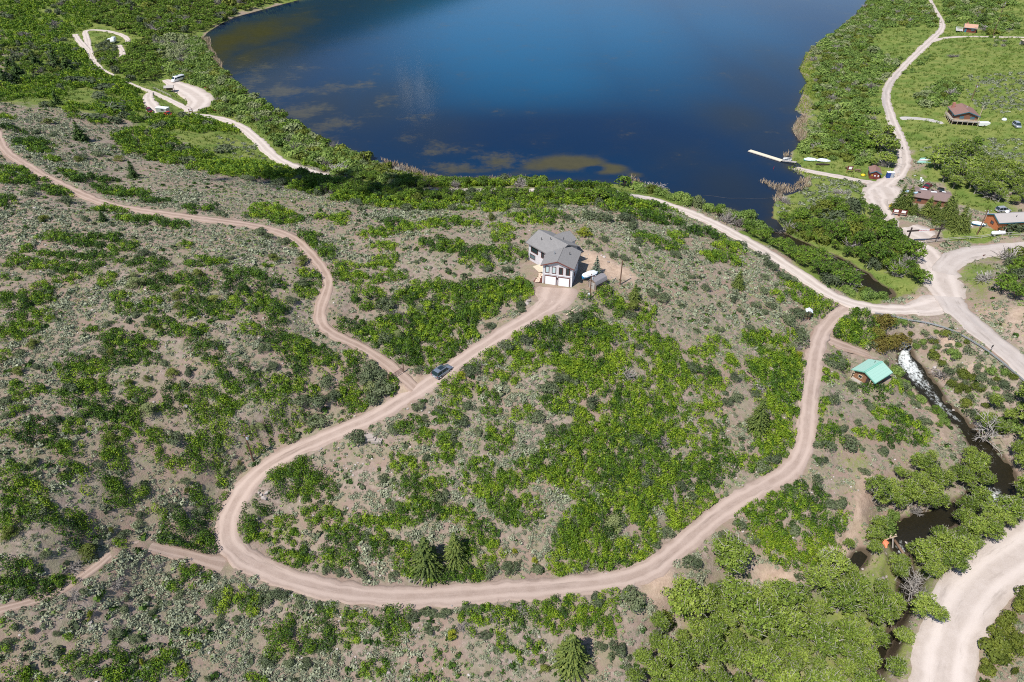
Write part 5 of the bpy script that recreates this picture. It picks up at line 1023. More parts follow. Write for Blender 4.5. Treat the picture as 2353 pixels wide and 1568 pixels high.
# dead wood
x, y = scatter(r, 2600, 38, 280); ok = dry(x, y, r); x, y = x[ok], y[ok]; n = len(x); z = ground(x, y)
A = np.stack([x, y, z + .03], 1); d = unit(r.normal(size=(n, 3)) * [1, 1, .3] + [0, 0, .2]); V, T = sticks(r, A, A + d * r.uniform(.4, 1.4, (n, 1)), .04, .02, r.uniform(.2, 1, n))
o = link_mesh("dead_wood_litter", fol_mesh("dead_wood_litter", V, T), "dead_twigs"); o["kind"] = "stuff"
# meadow grass
def v_grass(r, n=7, R=.45, h=.4, w=.2):
    a = r.random(n) * 6.283; q = np.sqrt(r.random(n)) * R; b = np.stack([np.cos(a) * q, np.sin(a) * q, 0 * q], 1); an = r.random(n) * 6.283; t = np.stack([np.cos(an), np.sin(an), 0 * an], 1) * w * .5
    tip = b + r.normal(size=(n, 3)) * [.16, .16, 0] + np.stack([0 * q, 0 * q, h * r.uniform(.6, 1.2, n)], 1); return np.stack([b - t, b + t, tip + t * .3, tip - t * .3], 1), r.normal(size=n) * .15 + .5
vg = [v_grass(np.random.default_rng(i)) for i in range(6)]
x, y = scatter(r, 60000, 45, 560)
g = ground(x, y, GREEN); ok = ~occupied(x, y) & (r.random(len(x)) < smooth(.2, .9, g)) & (~in_veg(x, y)); x, y = x[ok], y[ok]
V, T = stamp_all(r, vg, x, y, r.uniform(.6, 1.3, len(x)) * (1 + y / 500), (fbm(x, y, 14, 44) - .5) * .9); o = link_mesh("meadow_grass", fol_mesh("meadow_grass", V, T), "grass_blades"); o["kind"] = "stuff"
x, y = scatter(r, 60000, 38, 300); ok = dry(x, y, r) & (r.random(len(x)) < smooth(.45, .7, fbm(x, y, 16, 14))); x, y = x[ok], y[ok]
V, T = stamp_all(r, vg, x, y, r.uniform(.4, .9, len(x)), r.normal(size=len(x)) * .1 + .45); o = link_mesh("dry_grass", fol_mesh("dry_grass", V, T), "forb_leaves"); o["kind"] = "stuff"
# reeds in the shallows
def reeds(name, mat, polys, per, h, w, onshore=False):
    Vs, Ts = [], []
    for k_, P_ in polys:
        p = np.array(K(k_, P_), float); P = np.stack(on_z(p[:, 0], p[:, 1], 0.0), 1); n = int(np.ptp(P[:, 0]) * np.ptp(P[:, 1]) * per) + 5
        a = r.uniform(P[:, 0].min(), P[:, 0].max(), n); b = r.uniform(P[:, 1].min(), P[:, 1].max(), n); ok = inside(a, b, P); a, b = a[ok], b[ok]; n = len(a)
        z = np.maximum(ground(a, b), -.1); B = np.stack([a, b, z - .1], 1); an = r.random(n) * 6.283; t = np.stack([np.cos(an), np.sin(an), 0 * an], 1) * w * .5 * r.uniform(.6, 1.4, (n, 1))
        tp = B + np.stack([r.normal(size=n) * .35, r.normal(size=n) * .35, h * r.uniform(.5, 1.15, n)], 1); Vs.append(np.stack([B - t, B + t, tp + t * .4, tp - t * .4], 1)); Ts.append(np.clip(r.normal(size=n) * .22 + .5, 0, 1))
    o = link_mesh(name, fol_mesh(name, np.concatenate(Vs), np.concatenate(Ts)), mat); o["kind"] = "stuff"
reeds("cattail_reed_litter", "reed_stalks", [(1,[(1385,265),(1450,265),(1455,330),(1500,400),(1535,440),(1525,475),(1480,440),(1420,350)]),(3,[(515,1250),(560,1245),(640,1275),(760,1285),(800,1240),(885,1230),(880,1290),(780,1320),(690,1340),(680,1390),(620,1390),(650,1320),(580,1280)]),(2,[(270,1100),(400,1130),(560,1190),(700,1235),(900,1240),(1130,1225),(1130,1262),(860,1272),(640,1240),(480,1195),(300,1130)]),(3,[(750,900),(790,820),(850,800),(850,960),(800,980)]),(2,[(1990,1220),(2060,1250),(2070,1280),(2000,1260)]),(3,[(690,1070),(730,1050),(740,1090),(700,1090)])], 6.0, 1.5, .22)
reeds("green_reed_undergrowth", "green_reed_stalks", [(3,[(800,480),(850,360),(920,400),(900,560),(960,600),(900,700),(800,640),(850,570)]),(3,[(770,760),(830,660),(900,720),(860,800)]),(3,[(710,1155),(760,1150),(880,1200),(860,1220),(760,1190)])], 4.0, .8, .25)
# stones
def v_rock(seed, R):
    rr = np.random.default_rng(seed); bm = bmesh.new(); bmesh.ops.create_icosphere(bm, subdivisions=1, radius=1.0)
    ax = rr.uniform(.6, 1.2, 3); ax[2] *= .6
    for v_ in bm.verts: v_.co = Vector((v_.co.x * ax[0], v_.co.y * ax[1], v_.co.z * ax[2])) * R * rr.uniform(.75, 1.15)
    me = bpy.data.meshes.new("boulder"); bm.to_mesh(me); bm.free(); set_attr(me, "tint", rr.normal(size=len(me.polygons)) * .12 + .55, 'FACE'); me.materials.append(MATS["stone"]); return me
rocks = [v_rock(i, 1.0) for i in range(6)]
def boulder(u, v, R): 
    p = pt(u, v); o = bpy.data.objects.new("boulder", rocks[int(u * 7 + v) % 6]); C.objects.link(o); o.location = (p[0], p[1], p[2] + R * .15)
    o.scale = (R, R * rng.uniform(.7, 1.1), R * rng.uniform(.6, 1)); o.rotation_euler = (rng.normal() * .2, rng.normal() * .2, rng.random() * 6.28); tag(o, "", "rock", "boulders"); THINGS.append((o, dict(kind="rock", p=p, rx=R, ry=R, h=R, k=1)))
for k_, t_ in {4: "1160,505,1;1745,258,.7;1730,245,.5;1890,400,.8;1885,412,.5;1165,545,.6;1185,650,.4;1600,440,.4;490,872,.4;1280,1235,.8;1585,85,.7;1600,120,.5;1640,190,.5;1660,215,.5;1700,180,.5;1620,210,.4;1750,110,.5;1450,90,.4;1400,120,.4;980,60,.4;800,1010,.4;270,60,.5;110,30,.5;1870,385,.4;1010,490,.4;720,1190,.5;1060,1205,.5",
 5: "1288,508,.75;1278,525,.8;1300,500,.5;1180,620,.4;1230,600,.4;2200,330,.5;2150,390,.4;1670,205,.5;1690,215,.5;1640,140,.6;1625,138,.5;1655,150,.5;1810,205,.6;1840,240,.5;1790,195,.4;2030,250,.4;1990,330,.4;180,1000,.4;40,1080,.4;315,1425,.4;1860,345,.4;1700,190,.4",
 6: "1500,1010,.5;1640,1065,.7;1605,1085,.5;1700,1140,.6;1760,1200,.7;1735,1215,.5;1815,1230,.6;1840,1290,.6;1580,1010,.5;1545,930,.4;1470,940,.5;1860,1260,.5;1690,1090,.6;1735,970,1;1755,985,.6;1720,995,.5;1800,1000,.5;1470,1020,.7;1450,1000,.6;1620,590,.4;430,930,.4;50,290,.4;640,420,.4;1850,1130,.5;1890,1190,.5",
 7: "1820,297,.85;1840,262,.7;1785,262,.6;1800,275,.4;630,1195,.8;620,1160,.5;1440,1365,.5;2100,1340,.4;1160,430,.4;950,1500,.4;1200,1000,.4;1670,1545,.4;1690,1430,.4",
 8: "1585,520,.6;1545,425,.5;480,870,.6;500,870,.5;1825,820,.4;1365,1255,.6;1400,1350,.6;1300,1360,.6;315,1500,.7;100,1430,.4;470,1550,.6;560,1170,.4;1160,1425,.6;1140,1230,.4;400,300,.4;760,1040,.3",
 9: "1240,790,.5;1200,800,.5;1170,810,.5;1150,820,.4;860,860,.5;800,880,.5;740,900,.6;1310,830,.5;1380,850,.6;1400,840,.5;2270,1160,.5;1130,430,.5;1400,680,.4;1110,600,.5;1540,610,.5;1580,600,.5;1620,590,.5;2150,270,.8;1480,590,.5;650,960,.5;560,1000,.4",
 1: "240,1440,.9;290,1450,.6;100,1450,.5;330,1140,.5;90,1420,.5;220,1500,.6"}.items():
    for t in t_.split(';'):
        a, b, R = map(float, t.split(',')); (u, v), = K(k_, [(a, b)]); boulder(u, v, R * .85)
x, y = scatter(r, 16000, 38, 300); ok = dry(x, y, r) & (r.random(len(x)) < .1 + .9 * smooth(.5, .75, fbm(x, y, 24, 64))); x, y = x[ok], y[ok]
def v_pebble(seed):
    rr = np.random.default_rng(seed); c = np.array([[-1,-1,0],[1,-1,0],[1,1,0],[-1,1,0],[-1,-1,1],[1,-1,1],[1,1,1],[-1,1,1]], float) * [.5, .5, .6] * rr.uniform(.6, 1.2, (8, 3)) * .35
    return c[np.array([[4,5,6,7],[0,1,5,4],[1,2,6,5],[2,3,7,6],[3,0,4,7]])], np.full(5, .55)
V, T = stamp_all(r, [v_pebble(i) for i in range(6)], x, y, r.uniform(.35, 1.2, len(x)), r.normal(size=len(x)) * .2, -.03); o = link_mesh("stone_rubble", fol_mesh("stone_rubble", V, T), "stone"); o["kind"] = "stuff"
# ------------------------------------------------------------------ mesh builder for made things
class MB:
    def __init__(s): s.v = []; s.f = []
    def add(s, V, F):
        n = len(s.v); s.v += [tuple(map(float, p)) for p in V]; s.f += [tuple(i + n for i in f) for f in F]; return s
    def box(s, c, d, rz=0.0, rx=0.0, ry=0.0, taper=1.0):
        x, y, z = d[0] / 2, d[1] / 2, d[2] / 2
        P = [(-x, -y, -z), (x, -y, -z), (x, y, -z), (-x, y, -z), (-x * taper, -y * taper, z), (x * taper, -y * taper, z), (x * taper, y * taper, z), (-x * taper, y * taper, z)]
        R = (Vector((1, 0, 0)),) and __import__('mathutils').Euler((rx, ry, rz)).to_matrix()
        return s.add([tuple(R @ Vector(p) + Vector(c)) for p in P], [(0, 3, 2, 1), (4, 5, 6, 7), (0, 1, 5, 4), (1, 2, 6, 5), (2, 3, 7, 6), (3, 0, 4, 7)])
    def tube(s, A, B, r0, r1=None, n=8):
        r1 = r0 if r1 is None else r1; A, B = Vector(A), Vector(B); d = (B - A).normalized(); a = d.orthogonal().normalized(); b = d.cross(a); V = []
        for P, r_ in ((A, r0), (B, r1)): V += [tuple(P + (a * math.cos(t) + b * math.sin(t)) * r_) for t in [2 * math.pi * i / n for i in range(n)]]
        return s.add(V, [(i, (i + 1) % n, n + (i + 1) % n, n + i) for i in range(n)] + [tuple(range(n - 1, -1, -1)), tuple(range(n, 2 * n))])
    def lathe(s, prof, n=12, axis=(0, 0, 1), org=(0, 0, 0)):
        q = Vector((0, 0, 1)).rotation_difference(Vector(axis)); V = []
        for r_, z in prof: V += [tuple(q @ Vector((r_ * math.cos(2 * math.pi * i / n), r_ * math.sin(2 * math.pi * i / n), z)) + Vector(org)) for i in range(n)]
        F = [(k * n + i, k * n + (i + 1) % n, (k + 1) * n + (i + 1) % n, (k + 1) * n + i) for k in range(len(prof) - 1) for i in range(n)]
        return s.add(V, F + [tuple(range(n - 1, -1, -1)), tuple((len(prof) - 1) * n + i for i in range(n))])
    def loft(s, rings, cap=True):
        n = len(rings[0]); V = [p for r_ in rings for p in r_]
        F = [(k * n + i, k * n + (i + 1) % n, (k + 1) * n + (i + 1) % n, (k + 1) * n + i) for k in range(len(rings) - 1) for i in range(n)]
        if cap: F += [tuple(range(n - 1, -1, -1)), tuple((len(rings) - 1) * n + i for i in range(n))]
        return s.add(V, F)
    def quad(s, a, b, c, d, th=0.0):
        if not th: return s.add([a, b, c, d], [(0, 1, 2, 3)])
        n = (Vector(b) - Vector(a)).cross(Vector(d) - Vector(a)).normalized() * th; lo = [tuple(Vector(p) - n) for p in (a, b, c, d)]
        return s.add([a, b, c, d] + lo, [(0, 1, 2, 3), (7, 6, 5, 4), (0, 4, 5, 1), (1, 5, 6, 2), (2, 6, 7, 3), (3, 7, 4, 0)])
    def prism(s, poly, z0, z1):
        n = len(poly); return s.add([(x, y, z0) for x, y in poly] + [(x, y, z1) for x, y in poly], [(i, (i + 1) % n, n + (i + 1) % n, n + i) for i in range(n)] + [tuple(range(n - 1, -1, -1)), tuple(range(n, 2 * n))])
    def make(s, name, mat, parent=None, smooth=False, loc=None, bevel=0.0):
        me = bpy.data.meshes.new(name); me.from_pydata(s.v, [], s.f); me.update()
        bm = bmesh.new(); bm.from_mesh(me); bmesh.ops.recalc_face_normals(bm, faces=bm.faces)
        if bevel: bmesh.ops.bevel(bm, geom=bm.edges[:], offset=bevel, segments=2, affect='EDGES', clamp_overlap=True)
        bm.to_mesh(me); bm.free()
        if smooth: shade_smooth(me)
        o = link_mesh(name, me, mat, parent)
        if loc: o.location = loc
        return o
def yaw(p, q): return math.atan2(q[1] - p[1], q[0] - p[0])
def local(p, q, rz):
    d = (q[0] - p[0], q[1] - p[1]); c, s = math.cos(-rz), math.sin(-rz); return d[0] * c - d[1] * s, d[0] * s + d[1] * c
def thing(name, label, cat, p, rz=0.0, group=None): return tag(empty(name, tuple(p), rz), label, cat, group)
def solo(mb, name, mat, p, rz, label, cat, group=None, smooth=False):
    o = mb.make(name, mat, None, smooth); o.location = tuple(p); o.rotation_euler = (0, 0, rz); return tag(o, label, cat, group)

# ---- paints and claddings
paint("grey_paint", (.62, .59, .60)); paint("white_paint", (.80, .80, .80), .5); paint("dark_trim", (.13, .045, .035)); paint("teal_trim", (.03, .16, .22))
striped("grey_siding", (.60, .57, .585), (.40, .38, .39), 2, .24, .12); striped("red_siding", (.20, .055, .04), (.11, .03, .025), 2, .25, .12); striped("wood_siding", (.22, .10, .06), (.10, .045, .03), 2, .22, .14)
striped("rust_siding", (.48, .17, .07), (.36, .12, .05), 2, .3, .08); striped("grey_shingles", (.235, .225, .22), (.17, .165, .16), 1, .34, .2, .9, .35); striped("brown_shingles", (.25, .145, .12), (.18, .10, .085), 0, .4, .12, .9, .22)
striped("orange_shingles", (.50, .30, .21), (.40, .23, .16), 1, .4, .12, .9); striped("pale_shingles", (.40, .365, .345), (.33, .30, .28), 0, .4, .12, .9); striped("mint_metal", (.34, .55, .46), (.26, .46, .38), 0, .6, .05, .45, .06)
paint("mint_ridge", (.16, .42, .33), .45); paint("flat_brown_roof", (.22, .155, .14), .9, var=.25); striped("deck_boards", (.58, .49, .37), (.36, .29, .2), 0, .3, .1, .8); striped("dock_boards", (.66, .60, .46), (.5, .44, .33), 0, .45, .08, .8)
striped("log_wall", (.33, .17, .09), (.07, .04, .025), 2, .3, .3, .8, .25); striped("weathered_boards", (.22, .165, .13), (.09, .065, .05), 0, .26, .12, .9, .3); striped("shed_shingles", (.24, .225, .235), (.18, .17, .175), 0, .4, .1, .9)
paint("log_brown", (.20, .13, .085), .8, var=.3, scale=6); paint("pole_wood", (.16, .085, .055), .85, var=.3); paint("pale_wood", (.52, .42, .30), .8, var=.2); paint("silver_wood", (.38, .35, .32), .85, var=.25); paint("black_log", (.045, .032, .028), .85, var=.3)
paint("galvanised", (.50, .53, .56), .35, .75); paint("rail_steel", (.62, .65, .69), .3, .6); paint("gate_red", (.17, .06, .06), .5); paint("sign_brown", (.15, .03, .025), .6); paint("brick", (.36, .16, .12), .9)
paint("glass_dark", (.02, .035, .04), .08, spec=.6); paint("glass_blue", (.10, .15, .17), .08, spec=.7); paint("curtain", (.45, .55, .56), .8); paint("car_grey", (.30, .34, .40), .22, .55, .6, .03); paint("car_red", (.20, .012, .025), .2, .2, .6, .03); paint("car_black", (.015, .016, .018), .2, .2, .6, .03); paint("car_silver", (.55, .57, .60), .25, .5, .6, .03); paint("car_white", (.78, .79, .80), .3, 0, .5, .03); paint("car_bright_red", (.5, .02, .015), .3)
paint("rubber", (.018, .018, .018), .9); paint("tail_red", (.45, .01, .01), .3); paint("plastic_black", (.025, .025, .028), .6); paint("tarp_white", (.74, .78, .80), .5); paint("tarp_blue", (.42, .56, .68), .5); paint("toilet_blue", (.02, .06, .24), .5); paint("toilet_grey", (.36, .39, .43), .5); paint("hull_green", (.10, .48, .36), .4); paint("hull_mint", (.36, .66, .55), .4); paint("hull_blue", (.05, .30, .58), .4); paint("yellow_plastic", (.75, .52, .02), .5); paint("paper", (.82, .82, .80), .7); paint("sign_red", (.55, .06, .09), .6); paint("orange_net", (.85, .24, .12), .7); paint("concrete", (.46, .44, .42), .9); paint("mulch", (.12, .04, .03), .95, var=.3, scale=8); paint("stepping_stone", (.60, .47, .36), .9); paint("insulator_white", (.7, .72, .75), .4); paint("transformer_grey", (.42, .45, .48), .4); paint("wire_grey", (.10, .10, .11), .6); paint("rust_trim", (.17, .05, .04)); paint("shade_wall", (.20, .185, .18))
paint("slab_rock", (.36, .31, .275), .95, var=.25); paint("skid_paint", (.13, .14, .15), .7)

def window(parent, c, w, h, rz, frame="dark_trim", glass="glass_dark", name="window"):
    """frame as a part, its pane as a sub-part; c is the middle on the wall's face, the wall looks along -y turned by rz"""
    o = bpy.data.objects.new(name, None); t = .12
    m = MB().box((-w / 2, 0, 0), (t, .14, h + t)).box((w / 2, 0, 0), (t, .14, h + t)).box((0, 0, h / 2), (w - t, .14, t)).box((0, 0, -h / 2), (w - t, .14, t))
    f = m.make(name, frame, parent); f.location = c; f.rotation_euler = (0, 0, rz)
    MB().box((0, .01, 0), (w - t, .05, h - t)).make("pane", glass, f); return f
def gable_house(name, label, cat, p, rz, w, d, h, rise, over, wall, roof, trim=None, ridge='y', eave=.18):
    """walls with gables and a two-sided roof; the origin stands at the middle of the front wall's foot, y runs to the back"""
    t = thing(name, label, cat, p, rz); X, Y = w / 2, d
    P = [(-X, 0, -.6), (X, 0, -.6), (X, Y, -.6), (-X, Y, -.6), (-X, 0, h), (X, 0, h), (X, Y, h), (-X, Y, h)]
    if ridge == 'y': P += [(0, 0, h + rise), (0, Y, h + rise)]; F = [(0, 1, 5, 8, 4), (1, 2, 6, 5), (2, 3, 7, 9, 6), (3, 0, 4, 7), (4, 8, 9, 7), (8, 5, 6, 9), (0, 3, 2, 1)]
    else: P += [(-X, Y / 2, h + rise), (X, Y / 2, h + rise)]; F = [(0, 1, 5, 4), (1, 2, 6, 9, 5), (2, 3, 7, 6), (3, 0, 4, 8, 7), (4, 5, 9, 8), (8, 9, 6, 7), (0, 3, 2, 1)]
    MB().add(P, F).make("wall", wall, t)
    m = MB(); k = over
    if ridge == 'y':
        s = rise / X; e = h - s * k
        for sg in (-1, 1): m.quad((0, -k, h + rise + eave), (0, Y + k, h + rise + eave), (sg * (X + k), Y + k, e + eave), (sg * (X + k), -k, e + eave), .12 if sg > 0 else -.12)
    else:
        s = rise / (Y / 2); e = h - s * k
        m.quad((-X - k, Y / 2, h + rise + eave), (X + k, Y / 2, h + rise + eave), (X + k, -k, e + eave), (-X - k, -k, e + eave), -.12)
        m.quad((-X - k, Y / 2, h + rise + eave), (X + k, Y / 2, h + rise + eave), (X + k, Y + k, e + eave), (-X - k, Y + k, e + eave), .12)
    ro = m.make("roof", roof, t)
    if trim:
        m = MB()
        if ridge == 'y':
            for sg in (-1, 1): 
                m.quad((0, -k - .04, h + rise + eave + .03), (sg * (X + k + .03), -k - .04, e + eave + .03), (sg * (X + k + .03), -k - .04, e + eave - .22), (0, -k - .04, h + rise + eave - .22), .05)
                m.quad((sg * (X + k + .04), -k, e + eave + .0), (sg * (X + k + .04), Y + k, e + eave), (sg * (X + k + .04), Y + k, e + eave - .2), (sg * (X + k + .04), -k, e + eave - .2), .04)
        else:
            for yy, sg in ((-k - .04, -1), (Y + k + .04, 1)): m.box((0, yy, e + eave - .1), (2 * (X + k), .05, .2))
            for sx in (-1, 1):
                for y2 in (-k, Y + k): m.quad((sx * (X + k + .04), Y / 2, h + rise + eave + .02), (sx * (X + k + .04), y2, e + eave + .02), (sx * (X + k + .04), y2, e + eave - .2), (sx * (X + k + .04), Y / 2, h + rise + eave - .2), .05)
        m.make("fascia", trim, t)
    return t, ro
def vent(ro, x, y, z, h=.6, r_=.09, mat="plastic_black"): return MB().tube((x, y, z), (x, y, z + h), r_).make("vent_pipe", mat, ro)

# ------------------------------------------------------------------ the grey house on the knoll: main block and garage wing are one house
W0, W1 = pt(1247.7, 650.6), pt(1312, 660.5); zb = float(min(W0[2], W1[2])); rzw = -.27
mid = ((W0[0] + W1[0]) / 2, (W0[1] + W1[1]) / 2, zb + .05); ww = 7.1
t, ro = gable_house("grey_house", "large grey two storey house with a double garage wing on the knoll", "house", mid, rzw, ww, 7.9, 5.15, 1.35, .5, "grey_siding", "grey_shingles", "rust_trim")
ro.name = "garage_roof"
vent(ro, -1.6, 3.6, 6.0, .9, .14, "galvanised"); vent(ro, 1.9, 4.6, 5.9, .9)
for x in (-1.62, 1.62):
    d_ = MB().box((x, -.05, 1.1), (2.6, .12, 2.25)).make("garage_door", "white_paint", t)
    MB().box((x - 1.38, -.07, 1.15), (.16, .16, 2.5)).box((x + 1.38, -.07, 1.15), (.16, .16, 2.5)).box((x, -.07, 2.32), (2.6, .16, .16)).make("door_frame", "dark_trim", d_)
    for zz in (.6, 1.15, 1.7): MB().box((x, -.115, zz), (2.56, .015, .03)).make("panel_joint", "grey_paint", d_)
for i, x in enumerate((-2.5, -.86, .82, 2.5)): window(t, (x, -.04, 4.02), .86, 1.75, 0, "dark_trim", "curtain" if i < 2 else "glass_dark")
MB().box((0, -.06, 2.78), (ww, .06, .1)).make("trim_board", "white_paint", t); MB().box((0, -.12, 1.85), (.16, .2, .36)).make("wall_lamp", "plastic_black", t)
for sx in (-1, 1): MB().box((sx * (ww / 2 - .04), -.05, 2.5), (.18, .08, 5.2)).make("corner_board", "white_paint", t)
window(t, (ww / 2 + .04, 3.2, 1.9), .7, .9, math.pi / 2)
# main block, turned against the wing
R1 = on_z(1238.9, 528.0, zb + 7.3); R2 = on_z(1304.3, 562.1, zb + 7.3); rm = yaw(R1, R2); L = math.hypot(R2[0] - R1[0], R2[1] - R1[1]); Wd = 7.6; O = Vector((R1[0], R1[1], zb)); e1 = Vector((math.cos(rm), math.sin(rm), 0)); e2 = Vector((-math.sin(rm), math.cos(rm), 0))
def to_t(v):
    a, b = local(mid, v, rzw); return (a, b, v[2] - mid[2])
def M(a, b, z): return to_t(O + e1 * a + e2 * b + Vector((0, 0, z)))
hw, h1, h2 = Wd / 2, 5.3, 7.12
P = [M(.4, -hw, -.8), M(L - .4, -hw, -.8), M(L - .4, hw, -.8), M(.4, hw, -.8), M(.4, -hw, h1), M(L - .4, -hw, h1), M(L - .4, hw, h1), M(.4, hw, h1), M(.4, 0, h2), M(L - .4, 0, h2)]
MB().add(P, [(0, 1, 5, 4), (1, 2, 6, 9, 5), (2, 3, 7, 6), (3, 0, 4, 8, 7), (4, 5, 9, 8), (8, 9, 6, 7), (0, 3, 2, 1)]).make("main_wall", "grey_siding", t)
m = MB(); ov = .55; s_ = (h2 - h1) / hw; ez = h1 - s_ * ov + .2
m.quad(M(-.1, 0, h2 + .2), M(L + .1, 0, h2 + .2), M(L + .1, -hw - ov, ez), M(-.1, -hw - ov, ez), -.14).quad(M(-.1, 0, h2 + .2), M(L + .1, 0, h2 + .2), M(L + .1, hw + ov, ez), M(-.1, hw + ov, ez), .14)
a0 = 4.6; m.quad(M(a0, -.2, h2 - .02), M(a0, hw + 2.6, h2 - .5), M(a0 - 2.7, hw + 2.6, ez), M(a0 - 2.7, -.2, ez), .12).quad(M(a0, -.2, h2 - .02), M(a0, hw + 2.6, h2 - .5), M(a0 + 2.7, hw + 2.6, ez), M(a0 + 2.7, -.2, ez), -.12)
mr = m.make("roof", "grey_shingles", t)
MB().add([M(a0 - 2.3, hw, -.8), M(a0 + 2.3, hw, -.8), M(a0 + 2.3, hw + 2.2, -.8), M(a0 - 2.3, hw + 2.2, -.8), M(a0 - 2.3, hw, h1 - .3), M(a0 + 2.3, hw, h1 - .3), M(a0 + 2.3, hw + 2.2, h1 - .3), M(a0 - 2.3, hw + 2.2, h1 - .3)], [(0, 1, 5, 4), (1, 2, 6, 5), (2, 3, 7, 6), (3, 0, 4, 7), (4, 5, 6, 7)]).make("rear_wall", "grey_siding", t)
m = MB()
for a in (-.13, L + .13):
    for sg in (-1, 1): m.quad(M(a, 0, h2 + .22), M(a, sg * (hw + ov), ez + .02), M(a, sg * (hw + ov), ez - .2), M(a, 0, h2), .05)
m.quad(M(-.1, -hw - ov - .03, ez), M(L, -hw - ov - .03, ez), M(L, -hw - ov - .03, ez - .22), M(-.1, -hw - ov - .03, ez - .22), .05).make("fascia", "shade_wall", t)  # fascia boards in one even dark grey
for a, b in ((3.2, -2.2), (5.4, -1.1), (7.5, 1.3)): q = M(a, b, 6.0 + (1.1 if b > -2 else .55)); vent(mr, q[0], q[1], q[2], .55)
q = M(2.6, -hw - .02, 3.85); window(t, q, 2.5, 1.5, rm - rzw, "dark_trim", "glass_dark"); q = M(1.9, -hw - .02, 1.75); window(t, q, 1.9, 1.15, rm - rzw, "dark_trim", "glass_blue")
q = M(5.6, -hw - .02, 3.9); window(t, q, 1.0, 1.9, rm - rzw, "rust_trim", "glass_dark")
dk = bpy.data.objects
m = MB().add([M(4.6, -hw, .75), M(8.6, -hw, .75), M(7.2, -hw - 2.7, .75), M(4.2, -hw - 2.0, .75), M(4.6, -hw, .55), M(8.6, -hw, .55), M(7.2, -hw - 2.7, .55), M(4.2, -hw - 2.0, .55)], [(0, 1, 2, 3), (7, 6, 5, 4), (0, 4, 5, 1), (1, 5, 6, 2), (2, 6, 7, 3), (3, 7, 4, 0)]); m.make("deck", "deck_boards", t)
# path of round stepping stones in dark mulch
Pp = [pt(u, v) for u, v in ((1238, 627), (1247.5, 630), (1248.5, 651), (1225.5, 648))]; c_ = sum((Vector(q) for q in Pp), Vector((0, 0, 0))) / 4
t = thing("garden_path", "dark red mulch path with round stepping stones beside the grey garage", "path", c_)
MB().prism([tuple((Vector(q) - c_)[:2]) for q in Pp], -.1, .08).make("mulch_bed", "mulch", t)
for u, v in ((1240.5, 629), (1244, 631.5), (1240, 633), (1243.2, 634), (1240, 636), (1237, 639.5), (1240.5, 639), (1238, 643), (1234, 644), (1237.5, 646.5), (1232, 648.3), (1236.5, 649.5)):
    q = Vector(pt(u, v)) - c_; MB().lathe([(.36, .06), (.36, .13), (.3, .14)], 10).make("stepping_stone", "stepping_stone", t, loc=(q.x, q.y, 0))
# gambrel shed
A, B = pt(1351.5, 659), pt(1369, 668); rz = yaw(A, B); w_ = math.hypot(B[0] - A[0], B[1] - A[1]); t = thing("storage_shed", "small barn roofed wooden shed beside the grey house", "shed", (A + B) / 2, rz); X = w_ / 2; D = 3.9
pr = [(-X, 1.35), (-X * .72, 2.15), (0, 2.6), (X * .72, 2.15), (X, 1.35)]
MB().loft([[(-X, y, -.4)] + [(a, y, b) for a, b in pr] + [(X, y, -.4)] for y in (0, D)]).make("wall", "weathered_boards", t)
m = MB()
for i in range(4):
    (a, b), (c, d) = pr[i], pr[i + 1]; m.quad((a * 1.07, -.15, b + .06), (a * 1.07, D + .15, b + .06), (c * 1.07, D + .15, d + .06), (c * 1.07, -.15, d + .06), -.07)
m.make("roof", "shed_shingles", t)
for sx in (-.4, .4): dd = MB().box((sx, -.05, .85), (.76, .08, 1.7)).make("shed_door", "silver_wood", t); MB().box((sx * .2, -.11, .9), (.05, .05, .2)).make("handle", "plastic_black", dd)

def boat_hull(L, W, H, n=9):
    rings = []
    for i in range(n):
        f = i / (n - 1); x = (f - .5) * L; w = W / 2 * (math.sin(math.pi * min(1, max(0, f * .93 + .05))) ** .55); z = H * (.10 + .25 * (2 * f - 1) ** 2)
        rings.append([(x, -w, H), (x, -w * .92, H * .45), (x, -w * .45, z * .4), (x, w * .45, z * .4), (x, w * .92, H * .45), (x, w, H)])
    return MB().loft(rings)
p = pt(1355, 640); t = thing("covered_boat", "boat on a trailer under a white cover beside the barn roofed shed", "boat", p, .55)
boat_hull(4.6, 1.9, .75).make("hull", "hull_blue", t, loc=(0, 0, .55)); m = MB()
rings = [[(x, -w, 1.3), (x, -w * .6, 1.3 + h), (x, w * .6, 1.3 + h), (x, w, 1.3)] for x, w, h in ((-2.2, .6, .1), (-1.6, .95, .35), (.2, 1.0, .5), (1.5, .8, .3), (2.25, .15, .05))]
MB().loft(rings).make("cover", "tarp_white", t); MB().box((-.2, 0, .35), (4.6, .12, .1)).make("trailer_frame", "galvanised", t)
for sy in (-1, 1): MB().lathe([(.32, -.1), (.32, .1)], 12, (0, 1, 0), (-.6, sy * 1.0, .32)).make("wheel", "rubber", t)

